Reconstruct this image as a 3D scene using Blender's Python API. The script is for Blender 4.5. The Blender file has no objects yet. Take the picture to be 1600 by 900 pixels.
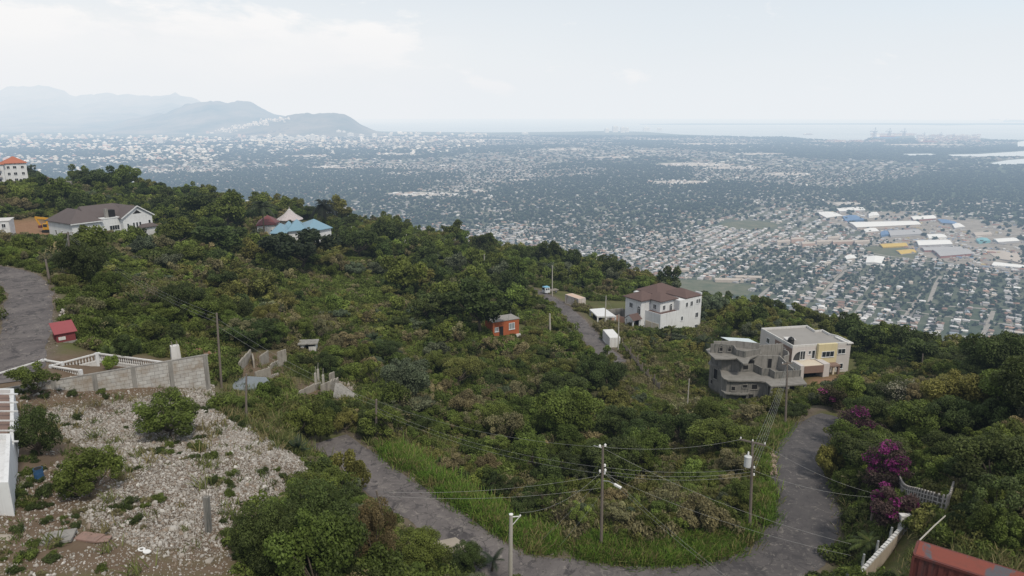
import bpy, math, random
import numpy as np
from mathutils import Vector, Matrix

SC = bpy.context.scene
COL = SC.collection
RNG = np.random.default_rng(7)
random.seed(7)
R = math.radians

# ------------------------------------------------------------------ camera model
CAM_Z = 420.0
PITCH = R(13.9)
FPX = 1111.0
CP, SP = math.cos(PITCH), math.sin(PITCH)


def ray(px, py):
    u = (px - 800.0) / FPX
    v = (450.0 - py) / FPX
    return np.array((u, CP + v * SP, -SP + v * CP))


def at_h(px, py, h):
    d = ray(px, py)
    t = h / -d[2]
    p = d * t
    return np.array((p[0], p[1], CAM_Z - h))


def at_t(px, py, t):
    p = ray(px, py) * t
    return np.array((p[0], p[1], CAM_Z + p[2]))


def to_px(p):
    x, y, z = p[0], p[1], p[2] - CAM_Z
    f = y * CP - z * SP
    v = y * SP + z * CP
    return 800 + FPX * x / f, 450 - FPX * v / f, f


# ------------------------------------------------------------------ value noise (numpy)
_perm = np.random.default_rng(11).random((256, 256))


def vnoise(x, y):
    x = np.asarray(x, float); y = np.asarray(y, float)
    xi = np.floor(x).astype(int); yi = np.floor(y).astype(int)
    fx = x - xi; fy = y - yi
    fx = fx * fx * (3 - 2 * fx); fy = fy * fy * (3 - 2 * fy)
    a = _perm[xi & 255, yi & 255]; b = _perm[(xi + 1) & 255, yi & 255]
    c = _perm[xi & 255, (yi + 1) & 255]; d = _perm[(xi + 1) & 255, (yi + 1) & 255]
    return (a * (1 - fx) + b * fx) * (1 - fy) + (c * (1 - fx) + d * fx) * fy


def fbm(x, y, o=4):
    s = 0; a = 0.5; n = 0
    for _ in range(o):
        s = s + a * vnoise(x, y); n += a
        x = x * 2.03 + 17.1; y = y * 2.03 + 5.3; a *= 0.5
    return s / n


# ------------------------------------------------------------------ terrain
# ground control points: photo pixel and drop below the camera
CTRL = [
    # main road
    (517, 685, 36), (570, 728, 36.3), (622, 768, 36.6), (675, 805, 37), (735, 850, 37.3), (800, 890, 37.5), (900, 905, 37.6),
    (1000, 915, 37.6), (1100, 912, 37.6), (1180, 895, 37.5), (1240, 850, 37.3), (1258, 800, 37.2), (1245, 750, 37.2), (1240, 715, 37.5), (1262, 680, 38.5),
    (1300, 655, 40.5),
    # inside the hairpin
    (942, 857, 36.6), (900, 800, 38), (1000, 780, 39), (1100, 760, 39), (1172, 825, 36.4), (1100, 690, 41.5), (1228, 665, 39.6), (1000, 700, 42), (900, 700, 41.5),
    (800, 720, 39), (700, 700, 39.5), (620, 690, 37.6), (588, 685, 37), (900, 640, 44.5), (1000, 630, 46), (1075, 648, 47.6), (800, 640, 43), (900, 590, 46.8), (900, 550, 48.5),
    # side road
    (835, 456, 54.5), (870, 475, 53.3), (900, 500, 51.7), (925, 530, 50.3), (945, 550, 49.8), (985, 590, 49.5),
    # houses on the right
    (980, 512, 54.5), (1085, 512, 56), (1060, 545, 53), (930, 498, 53.3), (1115, 625, 51.2), (1145, 635, 51.0), (1180, 628, 50.6), (1205, 616, 50.4), (1255, 608, 51.0), (1325, 580, 52), (1290, 592, 51), (1195, 560, 53),
    (1130, 545, 54),
    # left hillside
    (790, 524, 44), (700, 560, 43), (650, 620, 41), (550, 600, 39), (450, 520, 37), (450, 600, 34.8), (540, 615, 35.8), (300, 470, 33), (345, 605, 32.5), (330, 560, 31),
    (400, 560, 34), (480, 548, 36.5), (150, 420, 30), (450, 400, 42), (600, 420, 46), (600, 480, 43), (700, 450, 49), (760, 430, 53), (450, 372, 44), (150, 370, 37.5), (60, 366, 36.5), (235, 372, 39),
    (300, 410, 37), (20, 290, 33), (80, 310, 34),
    # left road and yard
    (-60, 418, 24), (10, 428, 24.5), (42, 450, 25), (45, 490, 25.4), (35, 540, 25.8), (20, 590, 26), (98, 556, 26.6), (150, 570, 27.4), (120, 470, 26.5), (200, 520, 29),
    # walled terrace, rubble lot
    (60, 600, 26.2), (150, 590, 26.6), (250, 580, 27.6), (325, 602, 29.5), (40, 632, 26.6), (180, 625, 28.0), (250, 700, 27.2), (60, 740, 25.2), (60, 820, 24.8), (150, 840, 25), (450, 720, 29.2),
    (400, 660, 30), (400, 860, 26.5), (300, 830, 26), (300, 640, 29), (430, 790, 28), (500, 740, 32), (540, 800, 33), (600, 850, 34), (100, 895, 24.6), (600, 895, 32), (700, 895, 35.5),
    # right foreground hill
    (1330, 610, 47), (1450, 620, 43.5), (1550, 600, 44), (1400, 690, 37), (1550, 700, 33.5), (1395, 790, 33.5), (1470, 760, 33), (1550, 800, 30.6), (1375, 890, 34.5), (1420, 820, 32.5), (1340, 800, 36),
    (1330, 720, 38.2), (1480, 890, 30.0), (1600, 885, 29.8), (1600, 820, 29.6), (1330, 895, 36.8),
    # ridge
    (20, 272, 37), (150, 292, 39), (330, 312, 44), (530, 347, 51), (700, 382, 58), (860, 415, 62), (1000, 442, 65), (1100, 480, 65), (1250, 508, 63), (1330, 528, 60), (1450, 562, 57), (1600, 570, 54),
    (400, 345, 46), (600, 375, 53), (250, 330, 42), (760, 408, 58), (1150, 505, 60), (1400, 560, 54), (940, 440, 61),
]
_pts = [at_h(*c) for c in CTRL]
# ground outside the frame, and the far slope falling to the plain
for px, py, h in [(-200, 285, 28), (20, 272, 37), (150, 292, 39), (330, 312, 44), (530, 347, 51), (700, 382, 58), (860, 415, 62), (1000, 442, 65), (1100, 480, 65), (1250, 508, 63), (1330, 528, 60),
                  (1450, 562, 57), (1600, 570, 54), (1800, 590, 52)]:
    p = at_h(px, py, h)
    d = p[:2] / np.linalg.norm(p[:2])
    d = d * 0.6 + np.array((0.3, 0.75)) * 0.4
    d /= np.linalg.norm(d)
    for dist, drop in ((45, 16), (110, 55), (220, 125), (420, 245), (640, 365), (800, 440)):
        q = p[:2] + d * dist
        _pts.append(np.array((q[0], q[1], p[2] - drop)))
for x, y, z in [(-60, 0, 398), (0, 0, 394), (60, 0, 394), (-110, 30, 398), (110, 30, 393), (-60, -40, 400), (60, -40, 396), (-180, 60, 400), (180, 80, 370), (-250, 180, 394), (-380, 250, 395), (-420, 60, 410),
                (260, 40, 352), (330, 140, 270), (0, -120, 404), (-300, -60, 412), (250, -80, 370)]:
    _pts.append(np.array((x, y, z), float))
for px, py, t_ in ((100, 305, 467), (60, 300, 480), (105, 288, 400), (60, 283, 400), (200, 315, 460)):
    q = at_t(px, py, t_)
    _pts.append(q)
_P = np.array(_pts)
_S = 100.0


def _tps(r2):
    return np.where(r2 > 1e-12, 0.5 * r2 * np.log(np.maximum(r2, 1e-12)), 0.0)


_xy = _P[:, :2] / _S
_n = len(_P)
_K = _tps(((_xy[:, None, :] - _xy[None, :, :]) ** 2).sum(-1)) + np.eye(_n) * 2e-4
_A = np.zeros((_n + 3, _n + 3))
_A[:_n, :_n] = _K
_A[:_n, _n] = 1; _A[:_n, _n + 1:] = _xy
_A[_n, :_n] = 1; _A[_n + 1:, :_n] = _xy.T
_w = np.linalg.solve(_A, np.concatenate([_P[:, 2], np.zeros(3)]))


def rbf(x, y):
    q = np.stack([np.ravel(x), np.ravel(y)], 1) / _S
    out = np.empty(len(q))
    for i in range(0, len(q), 20000):
        b = q[i:i + 20000]
        k = _tps(((b[:, None, :] - _xy[None, :, :]) ** 2).sum(-1))
        out[i:i + 20000] = k @ _w[:_n] + _w[_n] + b @ _w[_n + 1:]
    return out.reshape(np.shape(x))


def stretched(lo, hi, dlo, dhi, fine, grow):
    a = list(np.arange(dlo, dhi + fine * .5, fine))
    s = fine
    while a[-1] < hi:
        s = min(s * grow, 22); a.append(a[-1] + s)
    s = fine
    while a[0] > lo:
        s = min(s * grow, 22); a.insert(0, a[0] - s)
    return np.array(a)


GX = stretched(-900, 1100, -115, 130, 1.0, 1.035)
GY = stretched(-120, 1500, 25, 185, 1.0, 1.03)
_mx, _my = np.meshgrid(GX, GY, indexing='ij')
GZ = rbf(_mx, _my)
GZ += (fbm(_mx / 9, _my / 9, 3) - .5) * 0.7 + (fbm(_mx / 40, _my / 40, 3) - .5) * 2.0 * np.clip((_my - 150) / 100, 0, 1)
GZ = np.maximum(GZ, -3.0)


def gz(x, y):
    x = np.asarray(x, float); y = np.asarray(y, float)
    i = np.clip(np.searchsorted(GX, x) - 1, 0, len(GX) - 2)
    j = np.clip(np.searchsorted(GY, y) - 1, 0, len(GY) - 2)
    fx = np.clip((x - GX[i]) / (GX[i + 1] - GX[i]), 0, 1)
    fy = np.clip((y - GY[j]) / (GY[j + 1] - GY[j]), 0, 1)
    return (GZ[i, j] * (1 - fx) + GZ[i + 1, j] * fx) * (1 - fy) + (GZ[i, j + 1] * (1 - fx) + GZ[i + 1, j + 1] * fx) * fy


def g(px, py, tmin=20.0, tmax=600.0):
    """first ground point seen at a photo pixel"""
    d = ray(px, py)
    t = np.arange(tmin, tmax, 0.4)
    z = CAM_Z + d[2] * t
    below = z < gz(d[0] * t, d[1] * t)
    k = int(np.argmax(below)) if below.any() else len(t) - 1
    a, b = t[max(k - 1, 0)], t[k]
    for _ in range(20):
        m = .5 * (a + b)
        if CAM_Z + d[2] * m < gz(d[0] * m, d[1] * m):
            b = m
        else:
            a = m
    return np.array((d[0] * b, d[1] * b, float(gz(d[0] * b, d[1] * b))))


def catmull(pts, step=1.0):
    P = [2 * pts[0] - pts[1]] + list(pts) + [2 * pts[-1] - pts[-2]]
    out = []
    for i in range(1, len(P) - 2):
        p0, p1, p2, p3 = P[i - 1:i + 3]
        n = max(2, int(np.linalg.norm(p2 - p1) / step))
        for k in range(n):
            t = k / n
            out.append(.5 * (2 * p1 + (p2 - p0) * t + (2 * p0 - 5 * p1 + 4 * p2 - p3) * t * t + (3 * p1 - p0 - 3 * p2 + p3) * t ** 3))
    out.append(P[-2])
    return np.array(out)


ROADS = {
    'main': (catmull([at_h(*c) for c in CTRL[:16]]), 2.75),
    'side': (catmull([at_h(*c) for c in [(805, 446, 55.5), (835, 456, 54.5), (870, 475, 53.3), (900, 500, 51.7), (925, 530, 50.3), (945, 550, 49.8), (962, 566, 49.6)]]), 2.35),
    'left': (catmull([at_h(*c) for c in [(-150, 412, 23.5), (-60, 418, 24), (10, 428, 24.5), (42, 450, 25), (45, 490, 25.4), (35, 540, 25.8), (5, 600, 26)]]), 2.7),
}


def flatten_strip(line, hw, soft):
    """lay the terrain level across a strip"""
    lo = line[:, :2].min(0) - hw - soft - 2; hi = line[:, :2].max(0) + hw + soft + 2
    ii = np.where((GX > lo[0]) & (GX < hi[0]))[0]; jj = np.where((GY > lo[1]) & (GY < hi[1]))[0]
    sub = np.ix_(ii, jj)
    X, Y = _mx[sub], _my[sub]
    best = np.full(X.shape, 1e9); zz = np.zeros(X.shape)
    for p in line:
        d = np.hypot(X - p[0], Y - p[1])
        m = d < best
        best[m] = d[m]; zz[m] = p[2]
    w = np.clip(1 - (best - hw) / soft, 0, 1); w = w * w * (3 - 2 * w)
    GZ[sub] = GZ[sub] * (1 - w) + zz * w


def flatten_disc(c, r, soft, z=None):
    z = c[2] if z is None else z
    d = np.hypot(_mx - c[0], _my - c[1])
    w = np.clip(1 - (d - r) / soft, 0, 1); w = w * w * (3 - 2 * w)
    GZ[:] = GZ * (1 - w) + z * w


def smooth1(a, k=9):
    b = np.pad(a, (k, k), mode='edge')
    return np.convolve(b, np.ones(2 * k + 1) / (2 * k + 1), 'valid')


for k, (ln, hw) in ROADS.items():
    ln[:, 2] = smooth1(ln[:, 2])
    flatten_strip(ln, hw + .8, 4.0)


def road_dist(x, y):
    x = np.asarray(x, float); y = np.asarray(y, float)
    best = np.full(x.shape, 1e9)
    for ln, hw in ROADS.values():
        for p in ln:
            best = np.minimum(best, np.hypot(x - p[0], y - p[1]) - hw)
    return best


# ------------------------------------------------------------------ mesh helpers
class MB:
    """collects faces, then links them as one mesh object"""

    def __init__(s):
        s.v = []; s.f = []; s.m = []

    def add(s, vs, fs, m=0):
        o = len(s.v)
        s.v += [tuple(map(float, p)) for p in vs]
        for f in fs:
            s.f.append(tuple(i + o for i in f)); s.m.append(m)

    def box(s, c, d, rz=0.0, m=0, taper=1.0):
        hx, hy, hz = d[0] / 2, d[1] / 2, d[2] / 2
        ca, sa = math.cos(rz), math.sin(rz)
        vs = []
        for z in (-hz, hz):
            k = 1.0 if z < 0 else taper
            for x, y in ((-hx, -hy), (hx, -hy), (hx, hy), (-hx, hy)):
                x *= k; y *= k
                vs.append((c[0] + x * ca - y * sa, c[1] + x * sa + y * ca, c[2] + z))
        s.add(vs, [(3, 2, 1, 0), (4, 5, 6, 7), (0, 1, 5, 4), (1, 2, 6, 5), (2, 3, 7, 6), (3, 0, 4, 7)], m)

    def b2(s, lo, hi, m=0):
        s.box([(a + b) / 2 for a, b in zip(lo, hi)], [abs(b - a) for a, b in zip(lo, hi)], 0, m)

    def prism(s, poly, z0, z1, m=0, cap=True, mt=None):
        n = len(poly)
        a = sum(poly[i][0] * poly[(i + 1) % n][1] - poly[(i + 1) % n][0] * poly[i][1] for i in range(n))
        if a < 0:
            poly = poly[::-1]
        vs = [(p[0], p[1], z0) for p in poly] + [(p[0], p[1], z1) for p in poly]
        fs = [(i, (i + 1) % n, n + (i + 1) % n, n + i) for i in range(n)]
        s.add(vs, fs, m)
        if cap:
            s.add([(p[0], p[1], z1) for p in poly], [tuple(range(n))], m if mt is None else mt)
            s.add([(p[0], p[1], z0) for p in poly], [tuple(range(n))[::-1]], m)

    def bar(s, a, b, w, h=None, m=0):
        """rectangular bar between two points"""
        a = Vector(a); b = Vector(b); d = (b - a)
        if d.length < 1e-6:
            return
        d.normalize()
        up = Vector((0, 0, 1)) if abs(d.z) < .95 else Vector((1, 0, 0))
        x = d.cross(up).normalized() * (w / 2); y = x.cross(d).normalized() * ((h or w) / 2)
        vs = [a - x - y, a + x - y, a + x + y, a - x + y, b - x - y, b + x - y, b + x + y, b - x + y]
        s.add(vs, [(0, 3, 2, 1), (4, 5, 6, 7), (0, 1, 5, 4), (1, 2, 6, 5), (2, 3, 7, 6), (3, 0, 4, 7)], m)

    def tube(s, pts, rad, n=8, m=0, cap=True):
        pts = [Vector(p) for p in pts]
        rs = rad if isinstance(rad, (list, tuple, np.ndarray)) else [rad] * len(pts)
        o = len(s.v)
        prev = None
        for i, p in enumerate(pts):
            d = (pts[min(i + 1, len(pts) - 1)] - pts[max(i - 1, 0)]).normalized()
            if prev is None:
                up = Vector((0, 0, 1)) if abs(d.z) < .9 else Vector((1, 0, 0))
                x = d.cross(up).normalized()
            else:
                x = (prev - d * prev.dot(d)).normalized()
            prev = x
            y = d.cross(x)
            for k in range(n):
                a = 2 * math.pi * k / n
                q = p + (x * math.cos(a) + y * math.sin(a)) * rs[i]
                s.v.append(tuple(q))
        for i in range(len(pts) - 1):
            for k in range(n):
                k2 = (k + 1) % n
                s.f.append((o + i * n + k, o + i * n + k2, o + (i + 1) * n + k2, o + (i + 1) * n + k)); s.m.append(m)
        if cap:
            s.f.append(tuple(o + k for k in range(n))[::-1]); s.m.append(m)
            e = o + (len(pts) - 1) * n
            s.f.append(tuple(e + k for k in range(n))); s.m.append(m)

    def lathe(s, c, prof, n=16, m=0):
        o = len(s.v)
        for r, z in prof:
            for k in range(n):
                a = 2 * math.pi * k / n
                s.v.append((c[0] + r * math.cos(a), c[1] + r * math.sin(a), c[2] + z))
        for i in range(len(prof) - 1):
            for k in range(n):
                k2 = (k + 1) % n
                s.f.append((o + i * n + k, o + i * n + k2, o + (i + 1) * n + k2, o + (i + 1) * n + k)); s.m.append(m)
        s.f.append(tuple(o + k for k in range(n))[::-1]); s.m.append(m)
        e = o + (len(prof) - 1) * n
        s.f.append(tuple(e + k for k in range(n))); s.m.append(m)

    def hip(s, x0, y0, x1, y1, z, h, over=.5, m=0, ridge=None):
        """hip roof over a rectangle"""
        x0 -= over; y0 -= over; x1 += over; y1 += over
        w, d = x1 - x0, y1 - y0
        if ridge is None:
            ridge = abs(w - d) / 2
        cx, cy = (x0 + x1) / 2, (y0 + y1) / 2
        if w >= d:
            r0, r1 = (cx - ridge, cy, z + h), (cx + ridge, cy, z + h)
            top = [(0, 1, 5, 4), (1, 2, 5), (2, 3, 4, 5), (3, 0, 4)]
        else:
            r0, r1 = (cx, cy - ridge, z + h), (cx, cy + ridge, z + h)
            top = [(0, 1, 4), (1, 2, 5, 4), (2, 3, 5), (3, 0, 4, 5)]
        b = [(x0, y0, z), (x1, y0, z), (x1, y1, z), (x0, y1, z)]
        s.add(b + [r0, r1], top, m)
        s.b2((x0, y0, z - .22), (x1, y1, z - .002), m)

    def build(s, name, mats, parent=None, loc=None, smooth=False, link=True):
        me = bpy.data.meshes.new(name)
        me.from_pydata(s.v, [], s.f)
        mats = mats if isinstance(mats, (list, tuple)) else [mats]
        for mt in mats:
            me.materials.append(mt)
        if len(mats) > 1:
            me.polygons.foreach_set('material_index', s.m)
        if smooth:
            me.polygons.foreach_set('use_smooth', [True] * len(me.polygons))
        me.update()
        o = bpy.data.objects.new(name, me)
        if link:
            COL.objects.link(o)
        if parent is not None:
            o.parent = parent
        if loc is not None:
            o.location = loc
        return o


def tag(o, label=None, cat=None, group=None, kind=None):
    if label: o['label'] = label
    if cat: o['category'] = cat
    if group: o['group'] = group
    if kind: o['kind'] = kind
    return o


def thing(name, label, cat, loc=(0, 0, 0), rz=0.0, group=None):
    o = bpy.data.objects.new(name, None)
    COL.objects.link(o)
    o.location = tuple(map(float, loc)); o.rotation_euler = (0, 0, rz)
    o.empty_display_size = .3
    return tag(o, label, cat, group)


def copy_tree(o, parent=None):
    c = o.copy(); COL.objects.link(c)
    if parent is not None:
        c.parent = parent
    for ch in [x for x in COL.objects if x.parent == o]:
        copy_tree(ch, c)
    return c


def np_mesh(name, V, Q, mats, mi=None, shade=None, smooth=False):
    """mesh from numpy: V (n,3), Q (m,4) quads or list of arrays"""
    me = bpy.data.meshes.new(name)
    V = np.asarray(V, np.float32); Q = np.asarray(Q, np.int32)
    k = Q.shape[1]
    me.vertices.add(len(V)); me.vertices.foreach_set('co', V.ravel())
    me.loops.add(Q.size); me.loops.foreach_set('vertex_index', Q.ravel())
    me.polygons.add(len(Q)); me.polygons.foreach_set('loop_start', np.arange(0, Q.size, k, dtype=np.int32))
    for mt in (mats if isinstance(mats, (list, tuple)) else [mats]):
        me.materials.append(mt)
    if mi is not None:
        me.polygons.foreach_set('material_index', np.asarray(mi, np.int32))
    if smooth:
        me.polygons.foreach_set('use_smooth', np.ones(len(Q), bool))
    if shade is not None:
        at = me.attributes.new('shade', 'FLOAT', 'FACE')
        at.data.foreach_set('value', np.asarray(shade, np.float32))
    me.update(calc_edges=True); me.validate()
    return me


# ------------------------------------------------------------------ materials
MATS = {}


class NT:
    def __init__(s, mat):
        s.t = mat.node_tree; s.n = s.t.nodes; s.l = s.t.links

    def new(s, typ, **kw):
        nd = s.n.new(typ)
        ins = kw.pop('ins', {})
        for k, v in kw.items():
            setattr(nd, k, v)
        for k, v in ins.items():
            sock = nd.inputs[k]
            if hasattr(v, 'is_linked') or isinstance(v, bpy.types.NodeSocket):
                s.l.new(v, sock)
            else:
                sock.default_value = v
        return nd

    def noise(s, co, scale, detail=4, rough=.6, dist=0.0):
        nd = s.new('ShaderNodeTexNoise', ins={'Scale': scale, 'Detail': detail, 'Roughness': rough, 'Distortion': dist})
        if co is not None:
            s.l.new(co, nd.inputs['Vector'])
        return nd.outputs['Fac']

    def ramp(s, fac, stops, interp='LINEAR'):
        nd = s.n.new('ShaderNodeValToRGB')
        nd.color_ramp.interpolation = interp
        e = nd.color_ramp.elements
        while len(e) > 1:
            e.remove(e[0])
        for i, (p, c) in enumerate(stops):
            el = e[0] if i == 0 else e.new(p)
            el.position = p
            if not isinstance(c, (tuple, list)):
                c = (c, c, c)
            el.color = (*c[:3], 1)
        s.l.new(fac, nd.inputs[0])
        return nd.outputs[0]

    def mix(s, fac, a, b, mode='MIX'):
        nd = s.n.new('ShaderNodeMix'); nd.data_type = 'RGBA'; nd.blend_type = mode
        for sock, v in ((nd.inputs[0], fac), (nd.inputs[6], a), (nd.inputs[7], b)):
            if isinstance(v, bpy.types.NodeSocket):
                s.l.new(v, sock)
            elif isinstance(v, (tuple, list)):
                sock.default_value = (*v[:3], 1)
            else:
                sock.default_value = v
        return nd.outputs[2]

    def math(s, op, a, b=0.0, clamp=False):
        nd = s.n.new('ShaderNodeMath'); nd.operation = op; nd.use_clamp = clamp
        for sock, v in ((nd.inputs[0], a), (nd.inputs[1], b)):
            if isinstance(v, bpy.types.NodeSocket):
                s.l.new(v, sock)
            else:
                sock.default_value = v
        return nd.outputs[0]

    def bump(s, h, strength=.4, dist=.05):
        nd = s.new('ShaderNodeBump', ins={'Strength': strength, 'Distance': dist})
        s.l.new(h, nd.inputs['Height'])
        return nd.outputs[0]


def new_mat(name, rough=.8, spec=.3, metal=0.0):
    m = bpy.data.materials.new(name); m.use_nodes = True
    t = NT(m)
    b = t.n['Principled BSDF']
    b.inputs['Roughness'].default_value = rough
    b.inputs['Specular IOR Level'].default_value = spec
    b.inputs['Metallic'].default_value = metal
    MATS[name] = m
    return m, t, b


def pos(t):
    return t.new('ShaderNodeNewGeometry').outputs['Position']


def obj_co(t):
    return t.new('ShaderNodeTexCoord').outputs['Object']


def stained(name, col, rough=.8, amt=.25, scale=.8, dark=(.12, .11, .1), metal=0.0, spec=.3, drip=True):
    """painted or plastered surface with dirt, streaks and patchiness"""
    m, t, b = new_mat(name, rough, spec, metal)
    co = obj_co(t)
    n1 = t.noise(co, scale, 5, .65)
    n2 = t.noise(co, scale * 9, 3, .6)
    mp = t.new('ShaderNodeMapping'); mp.inputs['Scale'].default_value = (2.2, 2.2, .18)
    t.l.new(co, mp.inputs['Vector'])
    n3 = t.noise(mp.outputs[0], 1.3, 4, .7)
    f = t.math('MULTIPLY', t.ramp(n1, [(.42, 0), (.75, 1)]), amt)
    c = t.mix(f, col, tuple(.45 * a + .55 * d for a, d in zip(col, dark)))
    if drip:
        c = t.mix(t.math('MULTIPLY', t.ramp(n3, [(.5, 0), (.72, 1)]), amt * 1.1), c, dark)
    c = t.mix(t.math('MULTIPLY', n2, .18), c, tuple(a * .72 for a in col))
    t.l.new(c, b.inputs['Base Color'])
    t.l.new(t.bump(n2, .25, .02), b.inputs['Normal'])
    return m
# ================================================================== world, haze, sun
SUN_EL, SUN_AZ = R(52), R(150)      # azimuth measured from +Y towards +X
w = bpy.data.worlds.new("World"); SC.world = w; w.use_nodes = True
wt = NT(w)
bg = wt.n['Background']
sky = wt.new('ShaderNodeTexSky', sky_type='NISHITA', sun_disc=False, sun_elevation=SUN_EL, sun_rotation=SUN_AZ, altitude=400, air_density=1.2, dust_density=2.5)
wco = wt.new('ShaderNodeTexCoord').outputs['Generated']
sep = wt.new('ShaderNodeSeparateXYZ'); wt.l.new(wco, sep.inputs[0])
mp = wt.new('ShaderNodeMapping'); mp.inputs['Scale'].default_value = (3.2, 3.2, 10.0)
wt.l.new(wco, mp.inputs['Vector'])
cn = wt.noise(mp.outputs[0], 1.6, 8, .58, .25)
mp2 = wt.new('ShaderNodeMapping'); mp2.inputs['Scale'].default_value = (1.2, 1.2, 7.0); mp2.inputs['Location'].default_value = (3.1, 1.7, .4)
wt.l.new(wco, mp2.inputs['Vector'])
cn2 = wt.noise(mp2.outputs[0], 1.3, 6, .6, .3)
# thin high veil over the whole sky, brighter towards the horizon
elev = sep.outputs['Z']
veil = wt.ramp(elev, [(0.0, (8.8, 9.0, 9.15)), (.05, (8.55, 8.95, 9.3)), (.12, (7.5, 8.35, 9.2)), (.22, (6.0, 6.4, 6.9)), (.5, (5.1, 5.2, 5.4)), (1, (4.7, 4.75, 4.85))])
veil = wt.mix(wt.math('MULTIPLY', wt.ramp(cn2, [(.4, 0), (.68, 1)]), .5), veil, (7.9, 8.2, 8.5))
# heaped clouds on the left of the view
side = wt.ramp(sep.outputs['X'], [(0, 0), (1, 1)])
left = wt.new('ShaderNodeMapRange', ins={'Value': sep.outputs['X'], 'From Min': -.02, 'From Max': -.30, 'To Min': 0.0, 'To Max': 1.0}); left.clamp = True
low = wt.new('ShaderNodeMapRange', ins={'Value': elev, 'From Min': .175, 'From Max': .085, 'To Min': 0.0, 'To Max': 1.0}); low.clamp = True
glow = wt.new('ShaderNodeMapRange', ins={'Value': sep.outputs['X'], 'From Min': .2, 'From Max': -.5, 'To Min': 0.0, 'To Max': .95}); glow.clamp = True
front = wt.new('ShaderNodeMapRange', ins={'Value': sep.outputs['Y'], 'From Min': 0.0, 'From Max': .3, 'To Min': 0.0, 'To Max': 1.0}); front.clamp = True
lf = wt.math('MULTIPLY', wt.math('MULTIPLY', left.outputs[0], low.outputs[0]), front.outputs[0])
thr = wt.math('ADD', cn, wt.math('MULTIPLY', lf, .30))
cum = wt.ramp(thr, [(.60, 0), (.68, 1)])
cum_col = wt.ramp(wt.math('ADD', cn, wt.math('MULTIPLY', elev, 1.6)), [(.45, (8.8, 8.9, 9.0)), (.66, (10.1, 10.0, 9.85))])
veil = wt.mix(wt.math('MULTIPLY', wt.math('MULTIPLY', glow.outputs[0], low.outputs[0]), front.outputs[0]), veil, (9.85, 9.75, 9.55))
cover = wt.mix(.9, sky.outputs[0], veil)
colr = wt.mix(cum, cover, cum_col)
wt.l.new(colr, bg.inputs['Color'])
bg.inputs['Strength'].default_value = 0.1

sun = bpy.data.lights.new('sun', 'SUN'); sun.energy = 2.35; sun.angle = R(8); sun.color = (1, .93, .80)
so = bpy.data.objects.new('sun', sun); COL.objects.link(so)
sd = Vector((math.sin(SUN_AZ) * math.cos(SUN_EL), math.cos(SUN_AZ) * math.cos(SUN_EL), math.sin(SUN_EL)))
so.rotation_euler = (-sd).to_track_quat('-Z', 'Y').to_euler(); so.location = (60, -60, 700)

# humid air over the whole bay: one even body of haze that everything stands in
SIG3, AIR = (4.9e-5, 6.4e-5, 8.3e-5), (.83, .865, .90)
hm = bpy.data.materials.new('humid_air'); hm.use_nodes = True
ht = NT(hm); ht.n.remove(ht.n['Principled BSDF'])
ab = ht.new('ShaderNodeVolumeAbsorption', ins={'Color': (1 - SIG3[0] / SIG3[2], 1 - SIG3[1] / SIG3[2], 0, 1), 'Density': SIG3[2]})
em = ht.new('ShaderNodeEmission', ins={'Color': (AIR[0] * SIG3[0] / SIG3[2], AIR[1] * SIG3[1] / SIG3[2], AIR[2], 1), 'Strength': SIG3[2]})  # even glow stands in for light scattered by the air
ad = ht.new('ShaderNodeAddShader'); ht.l.new(ab.outputs[0], ad.inputs[0]); ht.l.new(em.outputs[0], ad.inputs[1])
ht.l.new(ad.outputs[0], ht.n['Material Output'].inputs['Volume'])
mb = MB(); mb.b2((-60000, -4000, -40), (60000, 60000, 1500))
tag(mb.build('haze', hm), 'pale blue haze over the plain and bay', 'haze', kind='structure')

h2m = bpy.data.materials.new('glowing_air'); h2m.use_nodes = True
ht = NT(h2m); ht.n.remove(ht.n['Principled BSDF'])
ab = ht.new('ShaderNodeVolumeAbsorption', ins={'Color': (0, 0, 0, 1), 'Density': 6.5e-5}); em = ht.new('ShaderNodeEmission', ins={'Color': (.945, .95, .945, 1), 'Strength': 6.5e-5})  # self-glowing haze in place of scattered sunlight
ad = ht.new('ShaderNodeAddShader'); ht.l.new(ab.outputs[0], ad.inputs[0]); ht.l.new(em.outputs[0], ad.inputs[1]); ht.l.new(ad.outputs[0], ht.n['Material Output'].inputs['Volume'])
mb = MB()
mb.add([(-14000, 7000, -30), (-24000, 32000, -30), (-1500, 32000, -30), (-14000, 7000, 400), (-24000, 32000, 3600), (-1500, 32000, 3600)], [(0, 1, 2), (3, 5, 4), (0, 3, 4, 1), (1, 4, 5, 2), (2, 5, 3, 0)])
tag(mb.build('haze', h2m), 'bright glowing haze in front of the left mountains', 'haze', kind='structure')

# ================================================================== sea and plain
m, t, b = new_mat('sea_water', .32, .4)
co = pos(t)
n = t.noise(co, .0006, 4, .6)
t.l.new(t.ramp(n, [(.35, (.30, .37, .42)), (.7, (.40, .46, .50))]), b.inputs['Base Color'])
m, t, b = new_mat('inlet_water', .25, .4)
b.inputs['Base Color'].default_value = (.5, .55, .58, 1)


def flat(px, py, z=0.0):
    d = ray(px, py)
    tt = (z - CAM_Z) / d[2]
    return np.array((d[0] * tt, d[1] * tt, z))


me = MB()
me.add([(-48000, 4000, 0), (48000, 4000, 0)] + [(48000 * math.cos(a), 48000 * math.sin(a), 0) for a in np.linspace(.08, math.pi - .08, 40)], [tuple(range(42))])
tag(me.build('sea', MATS['sea_water']), 'pale grey blue sea beyond the harbour', kind='structure')

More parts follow.
